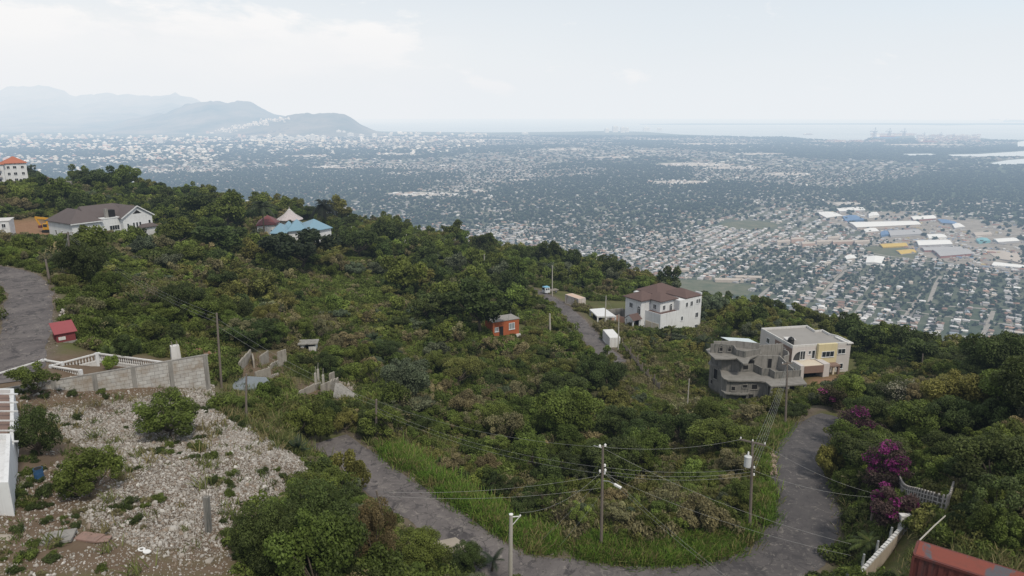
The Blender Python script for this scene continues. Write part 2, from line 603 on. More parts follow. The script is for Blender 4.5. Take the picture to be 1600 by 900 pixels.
# plain: urban and tree mottling, fields and yards
m, t, b = new_mat('plain_ground', .95, .1)
co = pos(t)
big = t.noise(co, .0011, 5, .6)
mid = t.noise(co, .006, 5, .65)
sml = t.noise(co, .045, 4, .7)
vor = t.new('ShaderNodeTexVoronoi', ins={'Scale': .035}); t.l.new(co, vor.inputs['Vector'])
green = t.mix(t.ramp(mid, [(.35, 0), (.65, 1)]), (.040, .062, .036), (.085, .11, .06))
town = t.mix(t.ramp(sml, [(.35, 0), (.7, 1)]), (.13, .14, .095), (.30, .28, .235))
town = t.mix(t.ramp(vor.outputs['Distance'], [(.1, .0), (.5, .55)]), town, (.05, .065, .04))
u = t.math('ADD', t.math('MULTIPLY', big, .5), t.math('MULTIPLY', mid, .5))
c = t.mix(t.ramp(u, [(.40, 0), (.56, 1)]), green, town)
t.l.new(c, b.inputs['Base Color'])
coast = [(-400, 195), (200, 197), (520, 201), (600, 205.5), (760, 207), (880, 206), (950, 204.5), (1010, 206), (1060, 210), (1120, 212), (1180, 214), (1215, 213), (1260, 217), (1345, 221), (1362, 213), (1400, 209), (1428, 211),
         (1432, 221), (1455, 222), (1480, 212), (1530, 215), (1560, 219), (1610, 218), (2100, 222)]
mb = MB()
cp = [flat(x, y, 1.0) for x, y in coast]
mb.add([(-16000, 150, 1), (11000, 150, 1)] + cp[::-1], [tuple(range(len(cp) + 2))])
tag(mb.build('plain', MATS['plain_ground']), 'flat city plain below the hillside', kind='structure')


def patch(name, pix, z, mat, kind='structure', label=None):
    q = MB(); P = [flat(x, y, z) for x, y in pix]
    q.add(P, [tuple(range(len(P)))])
    o = q.build(name, mat)
    # normals up
    if o.data.polygons[0].normal.z < 0:
        o.data.flip_normals()
    return tag(o, label, kind=kind)


def fieldmat(name, a, b_, sc=.02):
    m, t, b = new_mat(name, .95, .1)
    n = t.noise(pos(t), sc, 5, .7)
    t.l.new(t.mix(t.ramp(n, [(.3, 0), (.7, 1)]), a, b_), b.inputs['Base Color'])
    return m


F_GRASS = fieldmat('dry_field', (.075, .095, .045), (.17, .16, .10), .03)
F_DIRT = fieldmat('bare_yard', (.20, .18, .15), (.36, .33, .29), .03)
F_WOOD = fieldmat('mangrove_floor', (.022, .034, .022), (.055, .07, .035), .012)
F_MARSH = fieldmat('marsh_floor', (.05, .075, .04), (.085, .105, .055), .008)
F_ROAD = fieldmat('pale_street', (.24, .225, .20), (.36, .34, .31), .08)
ell = lambda cx, cy, rx, ry, n=20: [(cx + rx * math.cos(a), cy + ry * math.sin(a)) for a in np.linspace(0, 2 * math.pi, n, endpoint=False)]
FIELDS = [[(1040, 436), (1110, 438), (1185, 447), (1165, 464), (1100, 463), (1050, 458)], ell(1170, 352, 45, 7), [(1345, 388), (1400, 380), (1440, 396), (1425, 407), (1370, 400)]]
YARDS = [[(1290, 332), (1420, 330), (1600, 352), (1600, 436), (1530, 420), (1430, 398), (1395, 380), (1345, 362), (1290, 345)]]
WOODS = [[(1180, 233), (1340, 229), (1480, 232), (1600, 226), (1600, 239), (1500, 243), (1480, 250), (1300, 250), (1200, 243)], [(1300, 296), (1380, 282), (1540, 262), (1600, 262), (1700, 262), (1700, 305), (1420, 312), (1330, 306)]]
F_PALE = fieldmat('pale_ground', (.34, .31, .28), (.60, .57, .53), .02)
PALE = []
for cx_, cy_, rx_, ry_ in ((655, 303.5, 55, 3.2), (735, 298, 38, 1.8), (1062, 285, 52, 3), (1085, 257, 60, 3.2), (880, 233.5, 34, 1.6), (960, 246, 40, 1.3), (1150, 262, 45, 2.4), (700, 258.5, 24, 1.3), (1010, 236, 30, 1.0), (820, 281, 26, 1.4), (1230, 272, 40, 2.6), (620, 241, 40, 1.4), (520, 262, 34, 1.6), (1190, 240.5, 46, 1.4), (1110, 225, 60, 1.4), (1020, 218, 40, .8), (760, 218, 60, .9), (640, 214, 60, .8), (1320, 318, 26, 2.4), (1420, 318, 34, 1.6), (1545, 318, 40, 1.4), (480, 244, 40, 1.3), (1290, 221, 44, .9), (1440, 226, 70, 1.0)):
    patch('bare_ground', ell(cx_, cy_, rx_, ry_), 1.28, F_PALE); PALE.append(ell(cx_, cy_ + .2, rx_, ry_ * 1.25))
OVAL = FIELDS[1]
for p in FIELDS: patch('field', p, 1.3, F_GRASS)
patch('yard_ground', YARDS[0], 1.2, F_DIRT)
patch('mangrove_ground', WOODS[0], 1.25, F_WOOD); patch('mangrove_ground', WOODS[1], 1.25, F_MARSH)
INLETS = [[(1480, 241.5), (1530, 240.5), (1600, 236), (1750, 232), (1750, 240), (1600, 244), (1545, 244.5), (1490, 244)], [(1540, 256), (1575, 250), (1600, 248), (1750, 243), (1750, 258), (1600, 257), (1560, 258)],
          [(1410, 240.5), (1455, 240), (1463, 242), (1420, 243)], [(1590, 222), (1600, 220), (1760, 216), (1760, 226), (1590, 229)]]
for p in INLETS:
    patch('inlet', p, 1.6, MATS['inlet_water'])
spit = [(1000, 194.4), (1090, 193.6), (1200, 193.8), (1400, 193.0), (1500, 193.2), (1600, 192.6), (2000, 192.2), (2000, 195.4), (1600, 195.2), (1530, 194.9), (1480, 195.8), (1440, 195.0), (1340, 194.5), (1100, 194.6)]
q = MB(); P2 = [flat(x, y, 0)[:2] for x, y in spit]; q.prism(P2, 0.0, 14.0)
tag(q.build('spit', F_WOOD), 'low dark sand spit across the harbour mouth', kind='structure')

# ------------------------------------------------------------------ mountains
m, t, b = new_mat('mountain_scrub', .95, .1)
n = t.noise(pos(t), .0012, 6, .65)
t.l.new(t.mix(t.ramp(n, [(.3, 0), (.7, 1)]), (.07, .085, .06), (.26, .23, .19)), b.inputs['Base Color'])


def mountain(name, prof, depth, half, seed, rough=.26):
    xs = [p[0] for p in prof]; ys = [p[1] for p in prof]
    pxs = np.linspace(xs[0], xs[-1], 120)
    tops = np.interp(pxs, xs, ys)
    nv = 26
    V = []
    for i, px in enumerate(pxs):
        d = ray(px, tops[i]); tt = depth / d[1]
        H = max(CAM_Z + d[2] * tt, 5)
        X = d[0] * tt
        for k in range(nv):
            s = -1 + 2 * k / (nv - 1)
            y = depth + s * half
            prof_k = (1 - abs(s)) ** 1.15
            z = H * prof_k
            z *= 1 + rough * 2 * (fbm(X / 520 + seed, y / 900, 5) - .5) * (1 if abs(s) > .04 else .25)
            V.append((X * (y / depth), y, z - 5))
    F = [(i * nv + k, (i + 1) * nv + k, (i + 1) * nv + k + 1, i * nv + k + 1) for i in range(119) for k in range(nv - 1)]
    q = MB(); q.add(V, F)
    return tag(q.build(name, MATS['mountain_scrub'], smooth=True), kind='structure')


tag(mountain('mountain', [(-500, 120), (-150, 128), (0, 134), (45, 131), (95, 141), (112, 150), (132, 142), (165, 147), (215, 149), (246, 151), (270, 145), (300, 155), (350, 170), (420, 188), (480, 205)], 23000, 7000, 3, .22), 'tall pale mountain range, farthest on the left')
tag(mountain('mountain', [(100, 212), (160, 203), (200, 185), (260, 172), (310, 160), (345, 156), (372, 156), (405, 165), (435, 177), (480, 192), (540, 208)], 17500, 3500, 9), 'grey rounded mountain in the middle of the range')
tag(mountain('mountain', [(330, 211), (385, 197), (425, 186), (448, 176), (470, 171), (490, 173.5), (512, 171), (538, 180), (566, 196), (590, 205), (605, 209)], 14200, 1700, 5), 'darker twin topped hill at the edge of the city')
tag(mountain('mountain', [(-500, 165), (-100, 166), (40, 172), (100, 178), (150, 192), (200, 205), (240, 211)], 19000, 3500, 15), 'low shoulder of hills behind the bright city')


# ================================================================== the city on the plain
def inpoly(px, py, poly):
    px = np.asarray(px); py = np.asarray(py)
    ins = np.zeros(px.shape, bool)
    n = len(poly); j = n - 1
    for i in range(n):
        xi, yi = poly[i]; xj, yj = poly[j]
        c = ((yi > py) != (yj > py)) & (px < (xj - xi) * (py - yi) / ((yj - yi) + 1e-12) + xi)
        ins ^= c; j = i
    return ins


def pixof(x, y, z):
    z = z - CAM_Z
    f = y * CP - z * SP; v = y * SP + z * CP
    return 800 + FPX * x / f, 450 - FPX * v / f, f


SILX = np.arange(-100, 1701, 20)


def _sil(px):
    lo, hi = 150, 800
    while hi - lo > 2:
        mid_ = (lo + hi) // 2
        d = ray(px, mid_); tt = np.arange(20, 700, 1.0)
        if (CAM_Z + d[2] * tt < gz(d[0] * tt, d[1] * tt)).any():
            hi = mid_
        else:
            lo = mid_
    return hi


SIL = np.array([_sil(x) for x in SILX], float)
STREETS = [[(1285, 462), (1305, 438), (1335, 412)], [(1452, 472), (1462, 445), (1470, 432)], [(1312, 506), (1335, 492), (1352, 472), (1375, 468)], [(1180, 470), (1200, 452), (1222, 440)],
           [(1352, 470), (1420, 473), (1500, 480), (1605, 486)], [(1270, 466), (1330, 470), (1352, 470)], [(1530, 535), (1545, 505), (1552, 486)], [(1082, 372), (1250, 388), (1345, 397), (1420, 412)],
           [(1250, 300), (1310, 322), (1400, 345), (1480, 372), (1600, 412)], [(1600, 425), (1480, 412), (1400, 402), (1340, 392)], [(1210, 285), (1260, 300), (1330, 330)]]
for s in STREETS:
    L = catmull([flat(x, y, 1.0) for x, y in s], 12)
    wd = 4.5 if s[0][1] > 400 else 7.0
    dl = np.gradient(L[:, :2], axis=0); dl /= np.linalg.norm(dl, axis=1)[:, None]
    nr = np.stack([-dl[:, 1], dl[:, 0]], 1)
    q = MB(); k = len(L)
    q.add([(*(L[i, :2] + nr[i] * wd), 1.45 + .004 * STREETS.index(s)) for i in range(k)] + [(*(L[i, :2] - nr[i] * wd), 1.45 + .004 * STREETS.index(s)) for i in range(k)], [(k + i, k + i + 1, i + 1, i) for i in range(k - 1)])
    tag(q.build('street', F_ROAD), kind='structure')
_sl = [catmull([flat(x, y, 0.0) for x, y in s], 10)[:, :2] for s in STREETS]
ux = flat(1335, 412)[:2] - flat(1285, 462)[:2]; ux /= np.linalg.norm(ux)
vx = np.array((-ux[1], ux[0])); ANG = math.atan2(ux[1], ux[0])
for k_, (dirv, offv, offs) in enumerate([(ux, vx, np.arange(-6000, 9000, 430.0)), (vx, ux, np.arange(-7000, 9500, 520.0))]):
    for j_, o_ in enumerate(offs):
        o_ = o_ + 90 * math.sin(j_ * 2.4 + k_)
        tt_ = np.arange(-9000, 9000, 60.0)
        L = offv[None] * o_ + dirv[None] * tt_[:, None] + offv[None] * (60 * np.sin(tt_ / 1300 + j_))[:, None]
        px, py, f = pixof(L[:, 0], np.maximum(L[:, 1], 1), 0)
        rr = np.hypot(L[:, 0], L[:, 1])
        ok = (L[:, 1] > 600) & (rr > 1000) & (rr < 7500) & (px > -80) & (px < 1700) & (py < np.interp(px, SILX, SIL) + 4)
        for p in FIELDS + WOODS + YARDS: ok &= ~inpoly(px, py, p)
        if ok.sum() < 8: continue
        q = MB(); wd = 4.0 + 1.5 * (j_ % 3 == 0); zz = 1.36 + .005 * (j_ % 8) + .045 * k_
        for i in range(len(L) - 1):
            if ok[i] and ok[i + 1]:
                q.add([(*(L[i] + offv * wd), zz), (*(L[i] - offv * wd), zz), (*(L[i + 1] - offv * wd), zz), (*(L[i + 1] + offv * wd), zz)], [(0, 1, 2, 3)] if k_ == 0 else [(3, 2, 1, 0)])
        if q.f:
            tag(q.build('street', F_ROAD), kind='structure'); _sl.append(L[ok & (rr < 5500)])
_SL = np.concatenate(_sl)


def street_clear(x, y, r):
    ok = np.ones(len(x), bool)
    for i in range(0, len(x), 4000):
        d = np.hypot(x[i:i + 4000, None] - _SL[None, :, 0], y[i:i + 4000, None] - _SL[None, :, 1]).min(1)
        ok[i:i + 4000] = d > r
    return ok


def landuse(x, y):
    """chance of a house, chance of a tree, at a place on the plain"""
    px, py, f = pixof(x, y, 0)
    n1 = fbm(x / 900 + 40, y / 900 + 7, 3); n2 = fbm(x / 170 + 9, y / 170, 3)
    n = .55 * n1 + .45 * n2
    hp = np.clip((n - .33) * 4.2, .08, .95)
    tp = np.clip((.78 - n) * 2.6, .2, 1.0)
    far = np.clip((y - 2300) / 2500, 0, 1)
    lf = (px < 560) & (py < 262)
    cl = fbm(x / 1500 + 11, y / 1900 + 3, 3); hf = np.clip((cl - .47) * 9 + (n2 - .5) * 1.5, .17, .96)
    fw_ = np.clip((y - 2400) / 1200, 0, 1); hp = hp * (1 - fw_) + hf * fw_; tp = tp * (1 - fw_) + np.clip(1.05 - hf, .25, 1) * fw_
    hp = np.where(lf, np.clip(hp * 1.6, .2, .95), hp)
    dense = inpoly(px, py, [(1080, 395), (1095, 350), (1180, 326), (1280, 326), (1345, 360), (1350, 378), (1200, 390)])
    hp = np.where(dense, .97, hp); tp = np.where(dense, .16, tp)
    pale = inpoly(px, py, [(1080, 250), (1180, 236), (1330, 246), (1480, 262), (1400, 285), (1330, 300), (1260, 290), (1080, 280)])
    hp = np.where(pale, np.maximum(hp, .75), hp); tp = np.where(pale, .3, tp)
    for p in FIELDS + WOODS:
        i = inpoly(px, py, p); hp = np.where(i, 0, hp); tp = np.where(i, .02, tp)
    for p in WOODS:
        i = inpoly(px, py, p); tp = np.where(i, .9, tp)
    for p in PALE:
        i = inpoly(px, py, p); tp = np.where(i, .07, tp); hp = np.where(i, .30, hp)
    for p in INLETS:
        i = inpoly(px, py + 1.0, p) | inpoly(px, py - .8, p) | inpoly(px, py, p); tp = np.where(i, 0, tp); hp = np.where(i, 0, hp)
    i = inpoly(px, py, YARDS[0]); hp = np.where(i, .05, hp); tp = np.where(i, .10, tp)
    return hp, tp


# street-aligned lots
ux = flat(1335, 412)[:2] - flat(1285, 462)[:2]; ux /= np.linalg.norm(ux)
vx = np.array((-ux[1], ux[0])); ANG = math.atan2(ux[1], ux[0])


def lots(dmin, dmax, du, dv, jit):
    ext = dmax * 1.35
    a = np.arange(-ext, ext, du); b_ = np.arange(-ext, ext, dv)
    A, B = np.meshgrid(a, b_, indexing='ij')
    row = np.round(B / dv).astype(int)
    B = B + np.where(row % 2 == 0, dv * .14, -dv * .14)
    A = A.ravel() + RNG.normal(0, jit, A.size); B = B.ravel() + RNG.normal(0, jit * .5, B.size)
    x = A * ux[0] + B * vx[0]; y = A * ux[1] + B * vx[1]
    r = np.hypot(x, y)
    px, py, f = pixof(x, np.maximum(y, 1), 0)
    k = (y > 300) & (r > dmin) & (r <= dmax) & (px > -120) & (px < 1720)
    k &= py < np.interp(px, SILX, SIL) + 6
    return x[k], y[k]


HX, HY, HS, TX, TY, TS = [], [], [], [], [], []
for dmin, dmax, du, dv, jit, hs, ts in ((900, 2700, 16, 22, 3.0, 1.05, .95), (2700, 6000, 26, 34, 7, 1.2, 1.7), (6000, 13500, 60, 75, 22, 2.3, 3.9)):
    x, y = lots(dmin, dmax, du, dv, jit)
    hp, tp = landuse(x, y)
    k = RNG.random(len(x)) < hp
    k &= street_clear(x, y, 10)
    HX.append(x[k]); HY.append(y[k]); HS.append(np.full(k.sum(), hs) * RNG.uniform(.75, 1.3, k.sum()))
    for rep in range(2):
        k = RNG.random(len(x)) < tp
        ox = RNG.normal(0, du * .5, k.sum()); oy = RNG.normal(0, dv * .5, k.sum())
        xx, yy = x[k] + ox, y[k] + oy
        _, t2 = landuse(xx, yy)
        k2 = (t2 > .05) & street_clear(xx, yy, 6)
        TX.append(xx[k2]); TY.append(yy[k2]); TS.append(np.full(k2.sum(), ts) * RNG.uniform(.6, 1.4, k2.sum()))
q = MB()
for b_ in np.arange(-3400, 3400, 44.0):
    tt_ = np.arange(-3400, 3400, 48.0)
    L = ux[None] * tt_[:, None] + vx[None] * (b_ + 33.0)
    px, py, f = pixof(L[:, 0], np.maximum(L[:, 1], 1), 0); rr = np.hypot(L[:, 0], L[:, 1])
    ok = (L[:, 1] > 500) & (rr > 950) & (rr < 2700) & (px > -60) & (px < 1680) & (py < np.interp(px, SILX, SIL) + 4)
    hp, tp = landuse(L[:, 0], L[:, 1]); ok &= hp > .3
    for i in range(len(L) - 1):
        if ok[i] and ok[i + 1]: q.add([(*(L[i] + vx * 2.6), 1.33), (*(L[i] - vx * 2.6), 1.33), (*(L[i + 1] - vx * 2.6), 1.33), (*(L[i + 1] + vx * 2.6), 1.33)], [(0, 1, 2, 3)])
tag(q.build('lane', fieldmat('grey_lane', (.17, .165, .155), (.27, .255, .235), .05)), 'narrow grey lanes between the rows of town houses', kind='structure')
HX, HY, HS, TX, TY, TS = map(np.concatenate, (HX, HY, HS, TX, TY, TS))
_, _c, _ = pixof(HX, HY, 0)
# nothing built over the water
_cx = np.array([p[0] for p in cp]); _cy = np.array([p[1] for p in cp])
k = (HY < np.interp(HX, _cx, _cy) - 60); HX, HY, HS = HX[k], HY[k], HS[k]
k = (TY < np.interp(TX, _cx, _cy) - 60); TX, TY, TS = TX[k], TY[k], TS[k]

m, t, b = new_mat('town_wall', .85, .2)
at = t.new('ShaderNodeAttribute', attribute_type='INSTANCER', attribute_name='tint')
t.l.new(t.mix(.45, at.outputs['Color'], (.62, .57, .50)), b.inputs['Base Color'])
m, t, b = new_mat('town_roof', .7, .3)
at = t.new('ShaderNodeAttribute', attribute_type='INSTANCER', attribute_name='tint')
n = t.noise(obj_co(t), .6, 4, .7)
t.l.new(t.mix(t.math('MULTIPLY', t.ramp(n, [(.4, 0), (.7, 1)]), .4), at.outputs['Color'], (.18, .14, .11)), b.inputs['Base Color'])
ROOFS = [((.56, .56, .57), .24), ((.76, .77, .78), .10), ((.40, .40, .41), .24), ((.52, .47, .41), .15), ((.27, .16, .12), .08), ((.40, .26, .20), .08), ((.30, .36, .42), .03), ((.13, .13, .14), .05)]


def tints(n, table):
    idx = RNG.choice(len(table), n, p=np.array([a[1] for a in table]) / sum(a[1] for a in table))
    c = np.array([a[0] for a in table])[idx]
    return c * RNG.uniform(.82, 1.15, (n, 1))


def house_meshes(kind):
    wq, rq = MB(), MB()
    if kind == 0:
        wq.b2((-5.5, -4, 0), (5.5, 4, 3)); rq.hip(-5.5, -4, 5.5, 4, 3.25, 1.7, .5)
    elif kind == 1:
        wq.b2((-6, -4.5, 0), (6, 4.5, 3.2)); rq.b2((-6.3, -4.8, 3.202), (6.3, 4.8, 3.5)); wq.b2((2, -7, 0), (6, -4.502, 2.7)); rq.b2((1.7, -7.3, 2.702), (6.2, -4.802, 2.95))
    elif kind == 2:
        wq.b2((-6.5, -3.5, 0), (6.5, 3.5, 2.9)); wq.add([(-6.5, -3.5, 2.9), (-6.5, 3.5, 2.9), (-6.5, 0, 4.3), (6.5, -3.5, 2.9), (6.5, 3.5, 2.9), (6.5, 0, 4.3)], [(0, 2, 1), (3, 4, 5)])
        rq.add([(-7, -4, 2.75), (7, -4, 2.75), (7, 0, 4.45), (-7, 0, 4.45), (-7, 4, 2.75), (7, 4, 2.75)], [(0, 1, 2, 3), (3, 2, 5, 4)])
    else:
        wq.b2((-4.5, -5, 0), (4.5, 5, 5.8)); rq.hip(-4.5, -5, 4.5, 5, 6.0, 1.6, .5); wq.b2((4.502, -3, 0), (8, 4, 3)); rq.b2((4.9, -3.3, 3.003), (8.3, 4.3, 3.25))
    return wq, rq


MTW = [MATS['town_wall'], MATS['town_roof']]
HPROTO = []
for k_ in range(4):
    a, c_ = house_meshes(k_)
    o = MB(); o.add(a.v, a.f, 0); o.add(c_.v, c_.f, 1)
    HPROTO.append((o.build('town_house', MTW, link=False), a.build('house_wall', MATS['town_wall'], link=False).data, c_.build('house_roof', MATS['town_roof'], link=False).data))


def scatter(name, protos, P, rot, scl, idx, tint, kind='stuff', label=None, cat=None):
    """many copies of the prototypes as ONE object"""
    c = bpy.data.collections.new(name + '_kinds')
    for i, o in enumerate(protos):
        o2 = bpy.data.objects.new('%s_%03d' % (name, i), o.data if hasattr(o, 'data') else o)
        c.objects.link(o2)
    me = bpy.data.meshes.new(name)
    n = len(P)
    me.vertices.add(n); me.vertices.foreach_set('co', np.asarray(P, np.float32).ravel())
    for nm, ty, val, key in (('rot', 'FLOAT_VECTOR', rot, 'vector'), ('scl', 'FLOAT_VECTOR', scl, 'vector'), ('tint', 'FLOAT_VECTOR', tint, 'vector'), ('idx', 'INT', idx, 'value')):
        a = me.attributes.new(nm, ty, 'POINT')
        a.data.foreach_set(key, np.asarray(val, np.int32 if ty == 'INT' else np.float32).ravel())
    o = bpy.data.objects.new(name, me); COL.objects.link(o)
    ng = bpy.data.node_groups.new(name + '_nodes', 'GeometryNodeTree')
    ng.interface.new_socket('Geometry', in_out='INPUT', socket_type='NodeSocketGeometry')
    ng.interface.new_socket('Geometry', in_out='OUTPUT', socket_type='NodeSocketGeometry')
    N, L = ng.nodes, ng.links
    gi = N.new('NodeGroupInput'); go = N.new('NodeGroupOutput')
    mp_ = N.new('GeometryNodeMeshToPoints')
    ip = N.new('GeometryNodeInstanceOnPoints'); ip.inputs['Pick Instance'].default_value = True
    ci = N.new('GeometryNodeCollectionInfo'); ci.inputs['Collection'].default_value = c; ci.inputs['Separate Children'].default_value = True; ci.inputs['Reset Children'].default_value = True

    def attr(nm, ty):
        a = N.new('GeometryNodeInputNamedAttribute'); a.data_type = ty; a.inputs['Name'].default_value = nm
        return a.outputs['Attribute']
    e2r = N.new('FunctionNodeEulerToRotation')
    L.new(attr('rot', 'FLOAT_VECTOR'), e2r.inputs[0])
    L.new(gi.outputs[0], mp_.inputs['Mesh']); L.new(mp_.outputs[0], ip.inputs['Points'])
    L.new(ci.outputs[0], ip.inputs['Instance']); L.new(attr('idx', 'INT'), ip.inputs['Instance Index'])
    L.new(e2r.outputs[0], ip.inputs['Rotation']); L.new(attr('scl', 'FLOAT_VECTOR'), ip.inputs['Scale'])
    L.new(ip.outputs[0], go.inputs[0])
    md = o.modifiers.new('copies', 'NODES'); md.node_group = ng
    return tag(o, label, cat, kind=kind)


hrot = ANG + RNG.choice([0, math.pi / 2, math.pi, -math.pi / 2], len(HX)) + RNG.normal(0, .12, len(HX))
hidx = RNG.choice(4, len(HX), p=[.3, .32, .28, .1])
htint = tints(len(HX), ROOFS)
_px, _py, _f = pixof(HX, HY, 3)
farh = HY > 2700
htint[farh] *= np.clip(1.0 - .22 * np.clip((HY[farh] - 2700) / 2500, 0, 1), .7, 1)[:, None]
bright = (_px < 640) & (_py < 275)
htint[bright] = np.clip(htint[bright] * 1.5, 0, .92)  # sunlight on the left city painted in as paler tints
htint[:, :] = np.clip(htint, .03, .92)
vis = (_py < np.interp(_px, SILX, SIL) - 14) & (_px > 0) & (_px < 1600)
order = np.argsort(np.where(vis, HY / HS, 1e9))[:300]
mask = np.ones(len(HX), bool); mask[order] = False
P = np.stack([HX, HY, np.full(len(HX), 1.0)], 1)
scl = np.stack([HS, HS, np.sqrt(HS)], 1)
rot = np.stack([np.zeros(len(HX)), np.zeros(len(HX)), hrot], 1)
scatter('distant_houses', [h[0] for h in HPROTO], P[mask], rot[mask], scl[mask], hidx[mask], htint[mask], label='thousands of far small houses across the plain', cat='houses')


def colour_word(c):
    r, g_, b_ = c
    l = (r + g_ + b_) / 3
    if r > g_ * 1.35: return 'rust red' if l < .3 else 'brown'
    if b_ > r * 1.2: return 'blue grey'
    if l > .68: return 'white'
    if l > .5: return 'pale grey'
    if l > .3: return 'mid grey' if r < g_ * 1.12 else 'tan'
    return 'dark grey'


KIND_H = ['hip roofed house', 'flat roofed house', 'gabled house', 'tall two storey house']
PLACES = [((1300, 440), 'left of the first straight street'), ((1390, 440), 'between the two straight streets'), ((1530, 440), 'right of the second straight street'), ((1330, 490), 'around the bent pale lane'),
          ((1430, 500), 'below the long cross street'), ((1560, 510), 'at the town right corner'), ((1200, 450), 'beside the open field'), ((1130, 420), 'above the open field'),
          ((1000, 410), 'over the ridge near the field'), ((900, 390), 'just over the middle ridge'), ((1250, 470), 'at the ridge foot'), ((1480, 520), 'just above the hilltop trees')]


def town_label(px, py, first):
    q = min(PLACES, key=lambda a: (a[0][0] - px) ** 2 + (2 * (a[0][1] - py)) ** 2)
    return '%s %s' % (first, q[1])


for j, i in enumerate(order):
    kd = int(hidx[i])
    o = bpy.data.objects.new('town_house', HPROTO[kd][1]); COL.objects.link(o)
    o.location = P[i]; o.rotation_euler = rot[i]; o.scale = scl[i]; o['tint'] = [float(x) for x in htint[i]]
    r_ = bpy.data.objects.new('roof', HPROTO[kd][2]); COL.objects.link(r_); r_.parent = o; r_['tint'] = o['tint']
    tag(o, town_label(_px[i], _py[i], 'small %s with %s roof' % (KIND_H[kd], colour_word(htint[i]))), 'house', 'small houses of the town below the ridge')
# ================================================================== foliage
def leaf_mat(name, rough=.6, jitter=.5, trans=0.0):
    m, t, b = new_mat(name, rough, .25)
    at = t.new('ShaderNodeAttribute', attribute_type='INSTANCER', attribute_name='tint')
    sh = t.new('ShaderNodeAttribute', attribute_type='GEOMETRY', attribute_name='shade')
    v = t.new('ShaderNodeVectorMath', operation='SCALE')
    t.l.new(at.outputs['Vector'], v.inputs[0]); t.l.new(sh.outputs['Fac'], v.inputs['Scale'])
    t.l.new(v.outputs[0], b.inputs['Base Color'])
    if trans:
        tr = t.new('ShaderNodeBsdfTranslucent'); t.l.new(v.outputs[0], tr.inputs['Color'])
        mx = t.new('ShaderNodeMixShader', ins={'Fac': trans}); t.l.new(b.outputs[0], mx.inputs[1]); t.l.new(tr.outputs[0], mx.inputs[2])
        t.l.new(mx.outputs[0], t.n['Material Output'].inputs['Surface'])
    return m


LEAF = leaf_mat('leaves', trans=.3)
m, t, b = new_mat('bark', .9, .1)
n = t.noise(obj_co(t), 3, 4, .7)
t.l.new(t.mix(n, (.05, .04, .03), (.17, .145, .115)), b.inputs['Base Color'])
BARK = m


def quads(c, t1, t2):
    """diamond faces: centres, half axes"""
    n = len(c)
    V = np.stack([c - t1, c - t2, c + t1, c + t2], 1).reshape(-1, 3)
    return V, np.arange(n * 4).reshape(n, 4)


def leaves_at(c, out, size, rng, flat_=.5, elong=1.7):
    n = len(c)
    nor = out * .7 + rng.normal(0, .75, (n, 3)); nor[:, 2] += flat_
    nor /= np.linalg.norm(nor, axis=1)[:, None] + 1e-9
    r = rng.normal(0, 1, (n, 3))
    t1 = np.cross(nor, r); t1 /= np.linalg.norm(t1, axis=1)[:, None] + 1e-9
    t2 = np.cross(nor, t1)
    s = size * rng.uniform(.6, 1.3, (n, 1))
    return quads(c, t1 * s * elong * .5, t2 * s * .5)


def crown(seed, R3, cz, nclump, cr, nleaf, size, flat_=.5, shade=(.68, 1.3), hollow=.0, topbias=.25, elong=1.7):
    """leaves gathered in clumps through an uneven crown"""
    rng = np.random.default_rng(seed)
    C = []
    while len(C) < nclump:
        p = rng.uniform(-1, 1, 3)
        if np.linalg.norm(p) < 1 and p[2] > -.75 and np.linalg.norm(p) > hollow:
            C.append(p * np.array(R3))
    C = np.array(C); C[:, 2] += cz
    rad = rng.uniform(cr[0], cr[1], nclump)
    csh = rng.uniform(shade[0], shade[1], nclump)
    k = rng.choice(nclump, nleaf, p=rad ** 2 / (rad ** 2).sum())
    d = rng.normal(0, 1, (nleaf, 3)); d[:, 2] += topbias
    d /= np.linalg.norm(d, axis=1)[:, None]
    rr = rad[k] * rng.uniform(.35, 1.05, nleaf) ** .6
    c = C[k] + d * rr[:, None] * np.array((1, 1, .8))
    c[:, 2] = np.maximum(c[:, 2], .05)
    V, F = leaves_at(c, d, size, rng, flat_, elong)
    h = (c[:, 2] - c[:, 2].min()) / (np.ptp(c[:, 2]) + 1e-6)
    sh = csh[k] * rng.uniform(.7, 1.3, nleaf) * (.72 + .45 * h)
    return V, F, sh, C, rad


def limbs(seed, C, h0, r0, lean=.1, n=6):
    """tapered trunk and limbs reaching into the clumps"""
    rng = np.random.default_rng(seed)
    q = MB()
    top = np.array((rng.normal(0, lean), rng.normal(0, lean), h0))
    q.tube([(0, 0, -.6), tuple(top * .5 + np.array((rng.normal(0, lean * .6), 0, 0))), tuple(top)], [r0 * 1.25, r0 * .9, r0 * .7], 7)
    for i in rng.choice(len(C), min(len(C), n), replace=False):
        c = C[i]; mid_ = (top + c) / 2 + rng.normal(0, .12, 3) * np.linalg.norm(c - top); mid_[2] -= .08 * np.linalg.norm(c - top)
        q.tube([tuple(top * .9), tuple(mid_), tuple(c)], [r0 * .5, r0 * .32, r0 * .1], 5)
    return q


def fuse(parts):
    """[(V,F,mi,shade)] -> one mesh arrays; triangles and ngons are not used here"""
    Vs, Fs, Ms, Ss = [], [], [], []; o = 0
    for V, F, mi, sh in parts:
        Vs.append(V); Fs.append(np.asarray(F) + o); o += len(V)
        Ms.append(np.full(len(F), mi)); Ss.append(sh if sh is not None else np.ones(len(F)))
    return np.concatenate(Vs), np.concatenate(Fs), np.concatenate(Ms), np.concatenate(Ss)


def q4(mb):
    """quads of an MB (drops caps)"""
    return np.array(mb.v, float), np.array([f for f in mb.f if len(f) == 4])


PROTO = {}     # name -> (crown mesh, trunk mesh, joined mesh)


